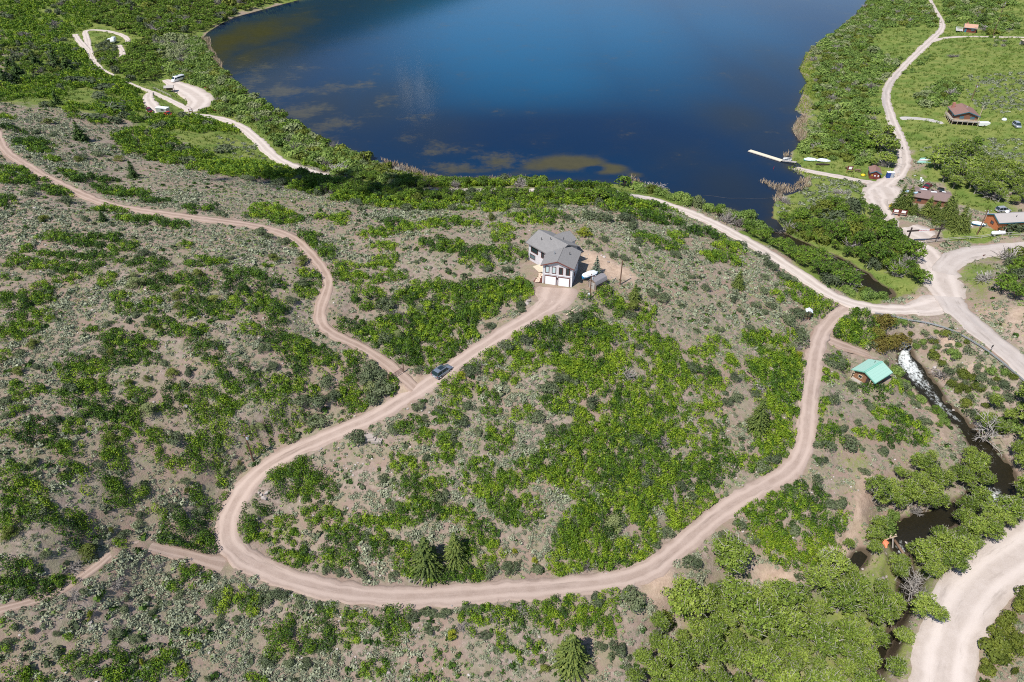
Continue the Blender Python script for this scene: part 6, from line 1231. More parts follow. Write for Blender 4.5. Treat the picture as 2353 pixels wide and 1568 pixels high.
# ------------------------------------------------------------------ poles
def utility_pole(base, top, label, arm=True, mat="pole_wood", lamp=False, can=True):
    p = pt(*base); k, s, c = pxm(p); h = max(2.5, math.hypot(base[0] - top[0], base[1] - top[1]) / (k * c)); t = thing("utility_pole", label, "utility pole", p, rng.uniform(-.4, .4), "wooden utility poles")
    MB().tube((0, 0, -.6), (0, 0, h), .17, .12, 10).make("pole", mat, t)
    if arm:
        a = MB().box((0, -.16, h - .5), (2.0, .12, .12)).make("cross_arm", "pole_wood", t)
        for x in (-.85, 0, .85): MB().lathe([(.05, 0), (.08, .1), (.04, .22)], 8, org=(x, -.16, h - .44)).make("insulator", "insulator_white", a)
    if can: MB().lathe([(.2, 0), (.24, .05), (.24, .7), (.18, .78)], 10, org=(.33, 0, h - 1.5)).make("transformer", "transformer_grey", t)
    return p, h
PA, hA = utility_pole((1355, 686), (1357.7, 631), "dark utility pole with meter box at the edge of the house driveway")
p = PA + np.array([-.28, -.1, 0]); solo(MB().box((0, 0, .75), (.4, .3, 1.5)).box((0, -.17, 1.0), (.3, .05, .5)), "meter_box", "insulator_white", p, .2, "white electric meter box at the foot of the driveway pole", "electric box")
PB, hB = utility_pole((1424.4, 654.5), (1429, 601), "bare brown pole standing behind the barn roofed shed", arm=False, can=False)
PC, hC = utility_pole((582, 1060), (563, 998), "lone utility pole on the slope above the driveway hairpin")
PD, hD = utility_pole((2231.3, 231.8), (2245.3, 199.1), "utility pole in the sagebrush meadow behind the brown cabin")
PE, hE = utility_pole((2280.4, 85), (2294.7, 46.7), "tall utility pole beside the side road by the orange roofed cabin", can=False)
PF, hF = utility_pole((2300.5, 29.3), (2309, 8), "most distant utility pole, in the willows past the orange roofed cabin")
PG, hG = utility_pole((2245, 539.4), (2266.8, 485.6), "utility pole with lamps in front of the rust walled building")
utility_pole((2248, 275), (2256.5, 247.5), "thin pale pole leaning beside the brown cabin", arm=False, mat="pale_wood", can=False)
def wire(a, ha, b, hb, label):
    n = 24; A = Vector((a[0], a[1], a[2] + ha - .3)); B = Vector((b[0], b[1], b[2] + hb - .3)); m = MB(); pts = [A.lerp(B, i / n) - Vector((0, 0, 4 * (i / n) * (1 - i / n) * (B - A).length * .02)) for i in range(n + 1)]
    for i in range(n): m.tube(pts[i], pts[i + 1], .012, n=4)
    o = m.make("power_line", "wire_grey"); tag(o, label, "cable", "overhead cables")
wire(PA, hA, PB, hB, "overhead cable from the driveway pole to the pole behind the shed")
wire(PE, hE, PF, hF, "overhead cable between the two most distant poles")
wire(PD, hD, PE, hE, "overhead cable over the meadow from brown cabin to side road")
p = pt(1409, 653); t = MB().box((0, 0, .9), (.3, .08, 2.2), 0, .35, .35); solo(t, "leaning_board", "silver_wood", p, .4, "pale board leaning among the bushes right of the shed", "board")
A, B = pt(1334, 703), pt(1301, 726); L = math.hypot(*(B - A)[:2]); solo(MB().tube((-L / 2, 0, .15), (L / 2, 0, .15), .2, .17, 9), "log", "pale_wood", (A + B) / 2, yaw(A, B), "long pale log lying along the edge of the house driveway", "log", smooth=True)

# ------------------------------------------------------------------ vehicles
def car(name, label, p, rz, L, W, H, body, kind="suv", cat="car", roofglass=False, rail=True):
    """nose towards +x; stations give floor, belt line and roof"""
    t = thing(name, label, cat, p, rz); hw = W / 2; g = .22 * H / 1.75; belt = H * .58
    def ring(x, w, zb, zt, wt): return [(x, -w, zb), (x, -w * 1.0, (zb + zt) * .5), (x, -wt, zt), (x, wt, zt), (x, w * 1.0, (zb + zt) * .5), (x, w, zb)]
    hood = belt * (.97 if kind != "sedan" else .93)
    st = [(-.5, .80, .55, .9, .72), (-.485, .95, .38, .99, .88), (-.44, 1, .3, 1, .93), (-.2, 1, .26, 1, .95), (.12, 1, .26, 1, .95), (.26, 1, .26, hood / belt, .93), (.42, .98, .3, hood / belt * .96, .88), (.48, .9, .38, hood / belt * .86, .8), (.5, .75, .5, hood / belt * .72, .68)]
    MB().loft([ring(x * L, hw * w, belt * b, belt * z, hw * wt) for x, w, b, z, wt in st]).make("body", body, t, bevel=.03, smooth=True)
    a, b, c, d = {"suv": (-.485, -.40, .10, .27), "sedan": (-.36, -.22, .08, .24), "pickup": (-.12, -.09, .10, .24), "hatch": (-.47, -.34, .08, .26)}[kind]
    rw, bw = hw * .80, hw * .93; zt = H
    MB().loft([[(x0 * L, -bw, belt - .03), (x1 * L, -rw, zt), (x1 * L, rw, zt), (x0 * L, bw, belt - .03)] for x0, x1 in ((a, b), (d, c))], True).make("cabin", "glass_dark", t)
    # body-coloured roof and pillars standing proud of the glass
    r0 = MB().add([(b * L - .02, -rw - .01, zt - .02), (c * L + .02, -rw - .01, zt - .02), (c * L + .02, rw + .01, zt - .02), (b * L - .02, rw + .01, zt - .02), (b * L + .1, -rw * .86, zt + .05), (c * L - .12, -rw * .86, zt + .05), (c * L - .12, rw * .86, zt + .05), (b * L + .1, rw * .86, zt + .05)], [(0, 1, 5, 4), (1, 2, 6, 5), (2, 3, 7, 6), (3, 0, 4, 7), (4, 5, 6, 7)]).make("roof", body, t)
    m = MB()
    for sg in (-1, 1):
        for x0, x1, wd in ((a, b, .16), (d, c, .10), (-.17, -.17, .08), (.06, .06, .06)):
            if not (a - .01 <= x0 <= d + .01): continue
            m.quad((x0 * L - wd / 2, sg * (bw + .012), belt - .02), (x0 * L + wd / 2, sg * (bw + .012), belt - .02), (x1 * L + wd / 2, sg * (rw + .012), zt), (x1 * L - wd / 2, sg * (rw + .012), zt), .02 * sg)
    m.make("pillars", body, t)
    if roofglass: MB().box((-.07 * L, 0, zt + .055), (.26 * L, rw * 1.4, .02)).make("sunroof", "glass_dark", r0)
    if rail:
        for sg in (-1, 1): MB().box((-.14 * L, sg * rw * .88, zt + .1), (.36 * L, .05, .05)).make("roof_rail", "galvanised", t)
    if kind == "pickup": MB().box((-.30 * L, 0, belt + .01), (.34 * L, W * .78, .05)).make("cargo_bed", "plastic_black", t)
    rr = .37 * H / 1.75 if kind != "sedan" else .33
    for x in (-.30, .31):
        for sg in (-1, 1):
            w = MB().lathe([(rr * .75, -.11), (rr, -.08), (rr, .08), (rr * .75, .11)], 16, (0, 1, 0), (0, 0, 0)).make("wheel", "rubber", t, loc=(x * L, sg * (hw - .08), rr)); MB().lathe([(rr * .6, 0), (rr * .55, .04)], 10, (0, sg, 0), (0, sg * .1, 0)).make("rim", "galvanised", w)
            MB().box((x * L, sg * (hw * .985), rr + .06), (rr * 2.25, .05, rr * 1.9)).make("wheel_arch", "plastic_black", t)
    for sg in (-1, 1):
        MB().box((-.488 * L, sg * hw * .78, belt * .86), (.08, .34, .16)).make("tail_light", "tail_red", t); MB().box((.487 * L, sg * hw * .66, belt * .72), (.1, .34, .13)).make("headlight", "insulator_white", t)
        MB().box((.19 * L, sg * (hw + .1), belt + .08), (.14, .2, .13)).make("side_mirror", body, t)
    MB().box((-.5 * L, 0, belt * .6), (.03, .5, .12)).make("number_plate", "paper", t)
    return t
A, B = pt(1004, 869.5), pt(1030, 848); car("parked_car", "blue-grey estate SUV driving up the dirt driveway below the house", (A + B) / 2, yaw(A, B), 4.8, 1.95, 1.72, "car_grey", roofglass=True)
p = pt(2130.7, 431); car("parked_car", "dark red car parked beside the tarp covered lodge", p, .75, 4.6, 1.85, 1.5, "car_red", "sedan", rail=False)
p = pt(2160.6, 441.5); car("parked_car", "black car parked behind the tarp covered lodge", p, 1.15, 4.6, 1.85, 1.5, "car_black", "hatch", rail=False)
p = pt(2303, 487); car("parked_car", "silver car half hidden behind the rust walled building", p, .1, 4.7, 1.9, 1.75, "car_silver", "suv")
p = pt(2335, 292); car("parked_car", "grey car with dark hood on bare ground east of the brown cabin", p, -1.75, 4.9, 1.95, 1.85, "car_silver", "suv")
p = pt(345, 258); car("parked_car", "dark maroon car parked in the campground bay", p, -.9, 4.7, 1.9, 1.7, "car_red", "suv")
p = pt(388, 266); car("parked_car", "bright red pickup beside the white camping trailer roof", p, -.7, 5.2, 1.95, 1.75, "car_bright_red", "pickup", rail=False)
def van(name, label, p, rz, L=7.0, W=2.0, H=2.75, body="car_white", win=True):
    t = thing(name, label, "van", p, rz); hw = W / 2
    pr = [(-.5, .35, H * .96), (-.49, .3, H), (.2, .3, H), (.30, .3, H * .93), (.385, .3, H * .60), (.47, .32, H * .47), (.5, .4, H * .32)]
    MB().loft([[(x * L, -hw, zb), (x * L, -hw * 1.0, zt * .62), (x * L, -hw * .86, zt), (x * L, hw * .86, zt), (x * L, hw, zt * .62), (x * L, hw, zb)] for x, zb, zt in pr]).make("body", body, t, bevel=.04, smooth=True)
    MB().quad((.302 * L, -hw * .8, H * .93), (.302 * L, hw * .8, H * .93), (.39 * L, hw * .86, H * .61), (.39 * L, -hw * .86, H * .61), -.03).make("windscreen", "glass_dark", t)
    for sg in (-1, 1):
        MB().quad((-.46 * L, sg * (hw * .965 + .02), H * .86), (.12 * L, sg * (hw * .965 + .02), H * .86), (.12 * L, sg * (hw + .02), H * .58), (-.46 * L, sg * (hw + .02), H * .58), .02 * sg).make("side_window", "glass_dark", t)
        MB().quad((.17 * L, sg * (hw * .97 + .02), H * .84), (.28 * L, sg * (hw * .97 + .02), H * .84), (.34 * L, sg * (hw + .02), H * .56), (.17 * L, sg * (hw + .02), H * .56), .02 * sg).make("door_window", "glass_dark", t)
        MB().box((.32 * L, sg * (hw + .16), H * .58), (.12, .24, .32)).make("side_mirror", "plastic_black", t); MB().box((.485 * L, sg * hw * .72, H * .36), (.12, .3, .24)).make("headlight", "insulator_white", t); MB().box((-.5 * L, sg * hw * .85, H * .4), (.04, .16, .5)).make("tail_light", "tail_red", t)
        for x in (-.28, .31): w = MB().lathe([(.36, -.12), (.36, .12)], 14, (0, 1, 0)).make("wheel", "rubber", t, loc=(x * L, sg * (hw - .1), .36)); MB().lathe([(.2, 0), (.18, .05)], 10, (0, sg, 0), (0, sg * .1, 0)).make("rim", "galvanised", w)
    MB().box((0, 0, H + .04), (.18 * L, .9, .12)).make("roof_vent", "galvanised", t); return t
A, B = pt(399, 190.5), pt(421, 183.5); van("passenger_van", "white high roofed passenger van parked on the campground lot", (A + B) / 2, yaw(B, A))
# camper with awning
p = pt(262, 98); t = thing("camper", "white camper with an open awning on the campground lawn", "camper", p, -1.35); L, W, H = 5.6, 2.2, 2.8
MB().loft([[(x * L, -W / 2, .5), (x * L, -W / 2, zt * .9), (x * L, -W / 2 * .8, zt), (x * L, W / 2 * .8, zt), (x * L, W / 2, zt * .9), (x * L, W / 2, .5)] for x, zt in ((-.5, H * .9), (-.44, H), (.3, H), (.42, H * .93), (.5, H * .6))]).make("body", "car_white", t, bevel=.05, smooth=True)
MB().quad((.425 * L, -.8, H * .9), (.425 * L, .8, H * .9), (.492 * L, .85, H * .62), (.492 * L, -.85, H * .62), -.04).make("windscreen", "glass_dark", t); MB().quad((-1.6, -W / 2, 2.3), (1.2, -W / 2, 2.3), (1.2, -W / 2 - 2.0, 2.0), (-1.6, -W / 2 - 2.0, 2.0), .04).make("awning", "tarp_white", t); MB().box((0, 0, H + .1), (.7, .6, .2)).make("roof_unit", "insulator_white", t); MB().box((-.6, W / 2 + .01, 1.8), (1.2, .04, .6)).make("side_window", "glass_dark", t)
for x in (-.28, .3):
    for sg in (-1, 1): MB().lathe([(.36, -.12), (.36, .12)], 12, (0, 1, 0)).make("wheel", "rubber", t, loc=(x * L, sg * .95, .36))
p = pt(376, 259); t = thing("camping_trailer", "white roofed camping trailer parked in the campground bay", "trailer", p, -.25); MB().box((0, 0, 1.3), (5.4, 2.3, 1.7)).make("body", "car_silver", t, bevel=.08); MB().box((0, 0, 2.22), (5.6, 2.45, .14)).make("roof", "tarp_white", t); MB().box((.6, -1.17, 1.55), (1.4, .04, .6)).make("side_window", "glass_dark", t); MB().box((3.2, 0, .55), (1.2, .12, .1)).make("tow_bar", "plastic_black", t)
for sg in (-1, 1): MB().lathe([(.34, -.1), (.34, .1)], 12, (0, 1, 0), (-.3, sg * 1.0, .34)).make("wheel", "rubber", t)

# ------------------------------------------------------------------ ranch gate of tubular steel
A, B = pt(912, 867), pt(927.7, 856); A = np.array([B[0] - 3.9 * math.cos(yaw(A, B)), B[1] - 3.9 * math.sin(yaw(A, B)), B[2]]); rz = yaw(A, B); t = thing("ranch_gate", "rust red tubular steel gate closing the dirt track at the driveway", "gate", A, rz)
m = MB()
for z in (.35, .58, .8, 1.02, 1.24, 1.42): m.tube((0.05, 0, z), (3.65, 0, z), .035, n=6)
for x in (.05, 1.85, 3.65): m.tube((x, .01, .32), (x, .01, 1.45), .04, n=6)
m.make("gate_leaf", "gate_red", t)
MB().tube((3.95, 0, -.4), (3.95, 0, 2.3), .13, .12, 8).make("gate_post", "log_brown", t); MB().tube((-.25, 0, -.4), (-.25, 0, 1.9), .13, .12, 8).make("gate_post", "log_brown", t)

# ------------------------------------------------------------------ log cabin with mint green metal roof
zc = float(pt(1998, 868)[2]); A, D, B, Cc = [np.array(on_z(u, v, zc + 2.7) + (zc,)) for u, v in ((1958.1, 845.7), (2013.8, 877.9), (1988.2, 820), (2044.6, 851.6))]
rz = yaw(A, D); w_ = math.hypot(*(D - A)[:2]); dd_ = math.hypot(*(B - A)[:2]); p = (A + D) / 2
f_ = Vector((-math.sin(rz), math.cos(rz), 0)); t, ro = gable_house("log_cabin", "small log cabin with a mint green metal roof beside the rapids", "cabin", Vector(p) + f_ * .6, rz, w_ - 1.4, dd_ - .9, 2.35, 1.05, .65, "log_wall", "mint_metal", "mint_ridge")
MB().box((0, (dd_ - .9) / 2, 3.63), (.5, dd_ + .5, .07)).make("ridge_cap", "mint_ridge", ro); vent(ro, -1.0, dd_ * .75, 3.1, .7, .08)
for x in (-w_ / 2 + .5, w_ / 2 - 1.2): MB().tube((x, -.75, -.5), (x, -.75, 2.4), .1, .1, 8).make("porch_post", "pale_wood", t)
MB().box((0, -.6, .12), (w_ - 1.5, 1.1, .14)).make("porch_floor", "silver_wood", t); window(t, (-.9, -.05, 1.3), .9, .8, 0, "pale_wood"); MB().box((1.1, -.06, 1.0), (.9, .1, 1.9)).make("door", "black_log", t)
for x in (-w_ / 2 + .7, w_ / 2 - .7):
    for z in (.3, .9, 1.5, 2.1): MB().tube((x, -.3, z), (x, .2, z), .13, n=7).make("log_end", "pale_wood", t)
# outhouse
p = pt(1855, 730); t = thing("outhouse", "tiny wooden outhouse with a pale roof at the slope's foot", "outhouse", p, -.25); MB().box((0, 0, .9), (1.15, 1.15, 2.2)).make("wall", "wood_siding", t); m = MB(); m.quad((0, -.85, 2.55), (0, .85, 2.55), (.85, .85, 2.0), (.85, -.85, 2.0), .06).quad((0, -.85, 2.55), (0, .85, 2.55), (-.85, .85, 2.0), (-.85, -.85, 2.0), -.06).add([(-.575, -.575, 2.0), (.575, -.575, 2.0), (0, -.575, 2.42)], [(0, 1, 2)]).make("roof", "tarp_white", t); MB().box((0, -.6, .9), (.7, .06, 1.8)).make("door", "log_brown", t)
p = pt(1988, 803); t = thing("wooden_bench", "small pale wooden bench on the path above the rapids", "bench", p, -.9); MB().box((0, 0, .45), (1.4, .5, .06)).make("seat", "pale_wood", t); MB().box((0, .28, .8), (1.4, .06, .5)).make("backrest", "pale_wood", t)
for x in (-.6, .6): MB().box((x, 0, .2), (.1, .45, .46)).make("leg", "pale_wood", t)
# culvert pipe
o_ = np.array(on_z(2087.5, 802, -5.5) + (-5.5,)); rz = 1.78; t = thing("culvert_pipe", "corrugated grey culvert pipe pouring water into the rapids", "pipe", o_, rz - math.pi / 2)
n = 20; rings = []
for i in range(60):
    y = i * .18; R_ = .98 + (.03 if i % 2 else 0); rings.append([(R_ * math.cos(2 * math.pi * k / n), max(y, .0) + (1.5 * max(0, math.sin(2 * math.pi * k / n)) * -1 + 0 if i == 0 else 0) * 0, R_ * math.sin(2 * math.pi * k / n)) for k in range(n)])
inner = [[(x * .95, y, z * .95) for x, y, z in r_] for r_ in rings[::-1][-14:]]
MB().loft(rings, False).make("pipe", "galvanised", t, smooth=True); MB().loft([[(x * .95, y, z * .95) for x, y, z in rings[0]], [(x * .93, 3.5, z * .93) for x, y, z in rings[0]]], False).make("pipe_inside", "skid_paint", t); 
ring0 = rings[0]; MB().loft([ring0, [(x * .95, y, z * .95) for x, y, z in ring0]], False).make("rim", "galvanised", t)
# guard rail
G = [pt(u, v) for u, v in ((2008.6, 724), (2040, 730), (2068.6, 736), (2100, 741), (2128.6, 746), (2158, 753), (2185.3, 763), (2228, 786), (2268, 811), (2302, 838), (2339, 869), (2372, 898))]; g0 = Vector(G[0])
t = thing("guardrail", "long steel guardrail on posts along the road above the rapids", "guardrail", g0); m = MB()
Gp, _, _ = resample(np.array(G)[:, :2], np.ones(len(G)), 2.0); Gz = ground(Gp[:, 0], Gp[:, 1])
for i in range(len(Gp) - 1):
    a = Vector((Gp[i][0], Gp[i][1], Gz[i])) - g0; b = Vector((Gp[i + 1][0], Gp[i + 1][1], Gz[i + 1])) - g0
    m.quad((a.x, a.y, a.z + .85), (b.x, b.y, b.z + .85), (b.x, b.y, b.z + .5), (a.x, a.y, a.z + .5), .06)
m.make("rail", "rail_steel", t)
for i in range(0, len(Gp), 2): a = Vector((Gp[i][0], Gp[i][1], Gz[i])) - g0; MB().box((a.x + .1, a.y - .1, a.z + .35), (.16, .16, .95)).make("post", "silver_wood", t)
def sign(label, u, v, h, w, hh, mat, rz=0.0, post="galvanised", name="road_sign", face=None):
    p = pt(u, v); t = thing(name, label, "sign", p, rz); MB().tube((0, 0, -.3), (0, 0, h), .04, n=6).make("post", post, t); b = MB().box((0, -.06, h - hh / 2), (w, .04, hh)).make("panel", mat, t)
    if face: MB().box((0, -.085, h - hh / 2), (w * .78, .02, hh * .7)).make("notice", face, b)
sign("dark backed road sign at the guardrail beside the paved road", 2274, 808, 2.0, .75, .75, "plastic_black", .5)
sign("small brown sign at the inner bend of the paved road", 2256, 597, 1.7, .9, .35, "sign_brown", .3)
sign("white cross shaped sign beside the portable toilets", 2061, 407, 2.0, 1.2, .18, "white_paint", .2, "pale_wood")
sign("white sign on the grass east of the gravel junction", 2098.6, 413, 1.7, 1.0, .3, "white_paint", .3, "pale_wood")
sign("small red and white marker at the edge of the campground lot", 473, 208, 1.6, .35, .5, "sign_red", 0, "white_paint")
sign("small brown sign among bushes past the campground lot", 495, 259, 1.3, 1.2, .5, "sign_brown", .3, "log_brown")

# ------------------------------------------------------------------ log entrance gate with the lake's name
A, B = pt(2081, 562), pt(2150, 555); rz = yaw(A, B); S = math.hypot(*(B - A)[:2]); hA_ = 5.2; t = thing("log_gateway", "tall dark log gateway with a lettered crossbeam over the gravel entrance", "gateway", A, rz)
for x in (0, S): MB().tube((x, 0, -.5), (x, 0, hA_ + .5), .28, .22, 9).make("gate_post", "black_log", t)
MB().tube((-1.2, -.1, hA_ - .55), (S + 1.0, -.1, hA_ - .55), .27, .25, 9).make("crossbeam", "black_log", t)
b = MB().box((S * .42, -.42, hA_ - .5), (S * .34, .08, .72)).make("name_board", "paper", t); MB().box((S * .67, -.42, hA_ - .5), (S * .16, .1, .55)).make("timber_plank", "rust_siding", t)
fc = bpy.data.curves.new("lettering", 'FONT'); fc.body = "SWEETWATER LAKE"; fc.align_x = 'CENTER'; fc.align_y = 'CENTER'; fc.size = .44; fc.extrude = .01; fo_ = bpy.data.objects.new("lettering", fc); C.objects.link(fo_); fo_.parent = b; fo_.location = (S * .42, -.475, hA_ - .5); fo_.rotation_euler = (math.pi / 2, 0, 0); fc.materials.append(MATS["sign_red"])
bpy.context.view_layer.update(); me = bpy.data.meshes.new_from_object(fo_.evaluated_get(bpy.context.evaluated_depsgraph_get())); bpy.data.objects.remove(fo_); fo_ = bpy.data.objects.new("lettering", me); C.objects.link(fo_); fo_.parent = b; fo_.location = (S * .42, -.475, hA_ - .5); fo_.rotation_euler = (math.pi / 2, 0, 0)
MB().tube((.2, 0, .95), (S * .62, 0, .95), .11, n=7).make("barrier_log", "black_log", t)
def rail_fence(label, pts, mat="silver_wood", h=1.1, gap=3.0, rails=(.45, .95), group="rail fences", name="rail_fence"):
    w = np.array([pt(u, v) for u, v in pts]); Pq, _, _ = resample(w[:, :2], np.ones(len(w)), gap); z = ground(Pq[:, 0], Pq[:, 1]); o_ = Vector((Pq[0][0], Pq[0][1], z[0])); t = thing(name, label, "fence", o_, 0, group); m = MB()
    for i in range(len(Pq) - 1):
        a = Vector((Pq[i][0], Pq[i][1], z[i])) - o_; b = Vector((Pq[i + 1][0], Pq[i + 1][1], z[i + 1])) - o_
        for q in rails: m.tube(a + Vector((0, 0, q + rng.uniform(-.06, .06))), b + Vector((0, 0, q + rng.uniform(-.06, .06))), .07, .06, 6)
    m.make("rails", mat, t)
    for q, zz in zip(Pq, z): MB().tube((q[0] - o_.x, q[1] - o_.y, zz - o_.z - .3), (q[0] - o_.x, q[1] - o_.y, zz - o_.z + h), .09, .08, 7).make("post", mat, t)
rail_fence("weathered log rail fence from the gateway along the paved road", [(2128, 560), (2155, 556), (2200, 552), (2260, 546), (2353, 544), (2400, 544)])
rail_fence("dark log fence in the shade below the tall spruces", [(2100, 496), (2125, 504), (2150, 516), (2168, 524)], "black_log", rails=(.4, .8, 1.1))
rail_fence("pale pole fence between the campground lane and lot", [(353, 205), (375, 214), (394, 224)])
# notice boards
def board(label, u, v, w, h, rz, n=1):
    p = pt(u, v); t = thing("notice_board", label, "notice board", p, rz)
    for k in range(n):
        x = (k - (n - 1) / 2) * w * 1.05; q = MB().box((x, 0, 1.0 + h / 2), (w, .12, h)).make("board", "sign_brown", t); MB().box((x, -.08, 1.05 + h / 2), (w * .6, .03, h * .62)).make("notice", "paper", q)
        for sx in (-1, 1): MB().box((x + sx * w * .46, .02, (1.0 + h) / 2), (.16, .14, 1.2 + h)).make("post", "sign_brown", t)
board("double dark red notice board with white papers at the spruces", 2064.5, 497, 2.1, 1.3, -.35, 2)
board("single dark red notice board near the picnic tables", 1951, 397, 1.9, 1.5, -.1)
def picnic(label, u, v, rz):
    p = pt(u, v); t = thing("picnic_table", label, "picnic table", p, rz, "picnic tables"); MB().box((0, 0, .75), (2.0, .8, .07)).make("table_top", "log_brown", t)
    for sg in (-1, 1): MB().box((0, sg * .75, .45), (2.0, .28, .06)).make("seat", "log_brown", t)
    for x in (-.7, .7): MB().box((x, 0, .4), (.1, 1.5, .1)).box((x, -.45, .38), (.1, .1, .8), 0, .5).box((x, .45, .38), (.1, .1, .8), 0, -.5).make("leg", "log_brown", t)
picnic("brown picnic table behind the single notice board", 1949, 388.5, .1); picnic("brown picnic table between notice board and red shed", 1970, 394.5, -.4)
p = pt(1983, 404); solo(MB().lathe([(.75, 0), (.85, .25), (.6, .55), (.2, .68)], 10), "yellow_tub", "yellow_plastic", p, 0, "bright yellow upturned tub on the grass beside the red shed", "tub", smooth=True)
p = pt(2045, 477); solo(MB().box((0, 0, .5), (.7, .5, 1.0)).tube((0, 0, .9), (0, 0, 1.5), .12, n=8), "yellow_marker", "yellow_plastic", p, .3, "yellow marker standing under the westmost lodge spruce", "marker")

# ------------------------------------------------------------------ red shed, toilets, dock and boats
A, B = pt(1996.5, 411), pt(2019, 413.6); rz = yaw(A, B); w_ = math.hypot(*(B - A)[:2]); t, ro = gable_house("red_shed", "dark red shed with teal trim and brown roof by the boat ramp", "shed", (A + B) / 2, rz, w_, 5.2, 2.3, .8, .35, "red_siding", "brown_shingles", "teal_trim")
MB().box((.1, -.05, 1.0), (w_ * .3, .1, 2.0)).make("door", "sign_brown", t); MB().box((.0, -.12, 1.35), (.5, .05, .4)).make("notice", "paper", t); MB().box((-w_ * .3, -.06, 1.5), (.4, .05, .3)).make("wall_sign", "yellow_plastic", t); MB().box((w_ * .33, -.06, 1.4), (.35, .05, .5)).make("wall_sign", "paper", t)
for dx_, mat, lab in ((0, "toilet_blue", "dark blue portable toilet beside the red shed"), (1.35, "toilet_grey", "pale grey portable toilet next to the dark blue one")):
    p = pt(2039, 409); p = p + np.array([dx_, .1 * dx_, 0]); t = thing("portable_toilet", lab, "portable toilet", p, -.1, "portable toilets"); MB().box((0, 0, 1.1), (1.2, 1.2, 2.1)).make("cabin", mat, t, bevel=.03); MB().box((0, 0, 2.22), (1.28, 1.28, .16), taper=.85).make("roof", "white_paint", t); d_ = MB().box((0, -.62, 1.05), (.85, .05, 1.8)).make("door", mat, t); MB().box((.3, -.66, 1.05), (.06, .05, .2)).make("handle", "plastic_black", d_); MB().tube((.4, .4, 2.2), (.4, .4, 2.6), .06, n=6).make("vent_pipe", "white_paint", t)
A = np.array(on_z(1722, 346, .35) + (.0,)); B = np.array(on_z(1797, 369.5, .35) + (.0,)); rz = yaw(A, B); L = math.hypot(*(B - A)[:2]); t = thing("boat_dock", "long pale floating boat dock reaching out into the lake", "dock", A, rz); MB().box((L / 2, 0, .36), (L, 2.1, .14)).make("deck", "dock_boards", t); MB().box((L / 2, -1.08, .26), (L, .08, .24)).box((L / 2, 1.08, .26), (L, .08, .24)).make("side_beam", "silver_wood", t)
for i in range(6):
    MB().box((L * (i + .5) / 6, 0, .05), (2.2, 1.9, .45)).make("float", "plastic_black", t)
E = pt(1829, 377.5); rz2 = yaw(B, E); L2 = math.hypot(*(E - B)[:2]); t = thing("gangway", "metal railed gangway between the floating dock and the shore", "gangway", (B[0], B[1], .4), rz2); MB().box((L2 / 2, 0, .12), (L2, 1.3, .1), 0, 0, -math.atan2(.25, L2)).make("walkway", "silver_wood", t)
for sg in (-1, 1):
    m = MB(); y = sg * .7; m.tube((.2, y, 1.1), (L2 * .62, y, 1.25), .04, n=6).tube((.2, y, .65), (L2 * .62, y, .8), .03, n=6)
    for x in (.2, L2 * .2, L2 * .41, L2 * .62): m.tube((x, y, .1), (x, y, 1.2), .035, n=6)
    m.make("handrail", "galvanised", t)
def rowboat(label, u, v, rz, L, W, hull, cover=None, up=False, group="boats on the shore", name="rowing_boat"):
    p = pt(u, v); t = thing(name, label, "boat", p, rz, group); h = boat_hull(L, W, .55).make("hull", hull, t)
    if cover: MB().loft([[(x * L, -w * W, .5), (x * L, -w * W * .6, .5 + hh), (x * L, w * W * .6, .5 + hh), (x * L, w * W, .5)] for x, w, hh in ((-.47, .36, .25), (-.2, .52, .6), (.2, .48, .5), (.47, .12, .1))]).make("cover", cover, t)
    else: MB().box((-.1 * L, 0, .5), (.25, W * .9, .05)).box((.18 * L, 0, .5), (.25, W * .8, .05)).make("thwart", "pale_wood", t)
rowboat("green hulled boat under a white cover by the willows", 1863, 370, -.1, 5.4, 2.0, "hull_green", "tarp_white")
rowboat("white covered boat on the grass next to the green hulled one", 1892, 372, -.2, 5.0, 2.0, "car_white", "tarp_white")
rowboat("slim dark canoe lying on the grass below the covered boats", 1890, 380, -.06, 5.2, .95, "black_log")
rowboat("white kayak lying beside mint kayaks under the cottonwoods", 2124, 370.5, .1, 4.6, 1.0, "car_white", group="kayaks by the cottonwoods", name="kayak"); rowboat("upper mint green kayak beside the white kayak", 2126, 367, .05, 4.2, .9, "hull_mint", group="kayaks by the cottonwoods", name="kayak"); rowboat("lower mint green kayak in front of the white kayak", 2123, 375.5, -.1, 4.8, 1.0, "hull_mint", group="kayaks by the cottonwoods", name="kayak")
rowboat("blue boat on the grass beside the rust walled building", 2248, 518, -.5, 4.0, 1.4, "hull_blue", "tarp_white")
p = np.array(on_z(1777, 389, 0) + (0,)); solo(MB().tube((0, 0, -1), (.1, 0, 1.1), .07, .05, 6), "marker_stake", "tail_red", p, 0, "thin red stake standing in the water off the ramp", "stake")
n = 40; a = Vector(on_z(1615, 449, .06) + (.06,)); b = Vector(on_z(1780, 455, .06) + (.06,)); m = MB()
pts_ = [a.lerp(b, i / n) + Vector((0, 0.3 * math.sin(i * .35) - 1.5 * math.sin(math.pi * i / n), 0)) for i in range(n + 1)]
for i in range(n): m.tube(pts_[i], pts_[i + 1], .028, n=5)
o = m.make("boom_line", "wire_grey"); tag(o, "thin floating boom line across the narrow outlet of the lake", "line")
for x in (-.5, .6): pass

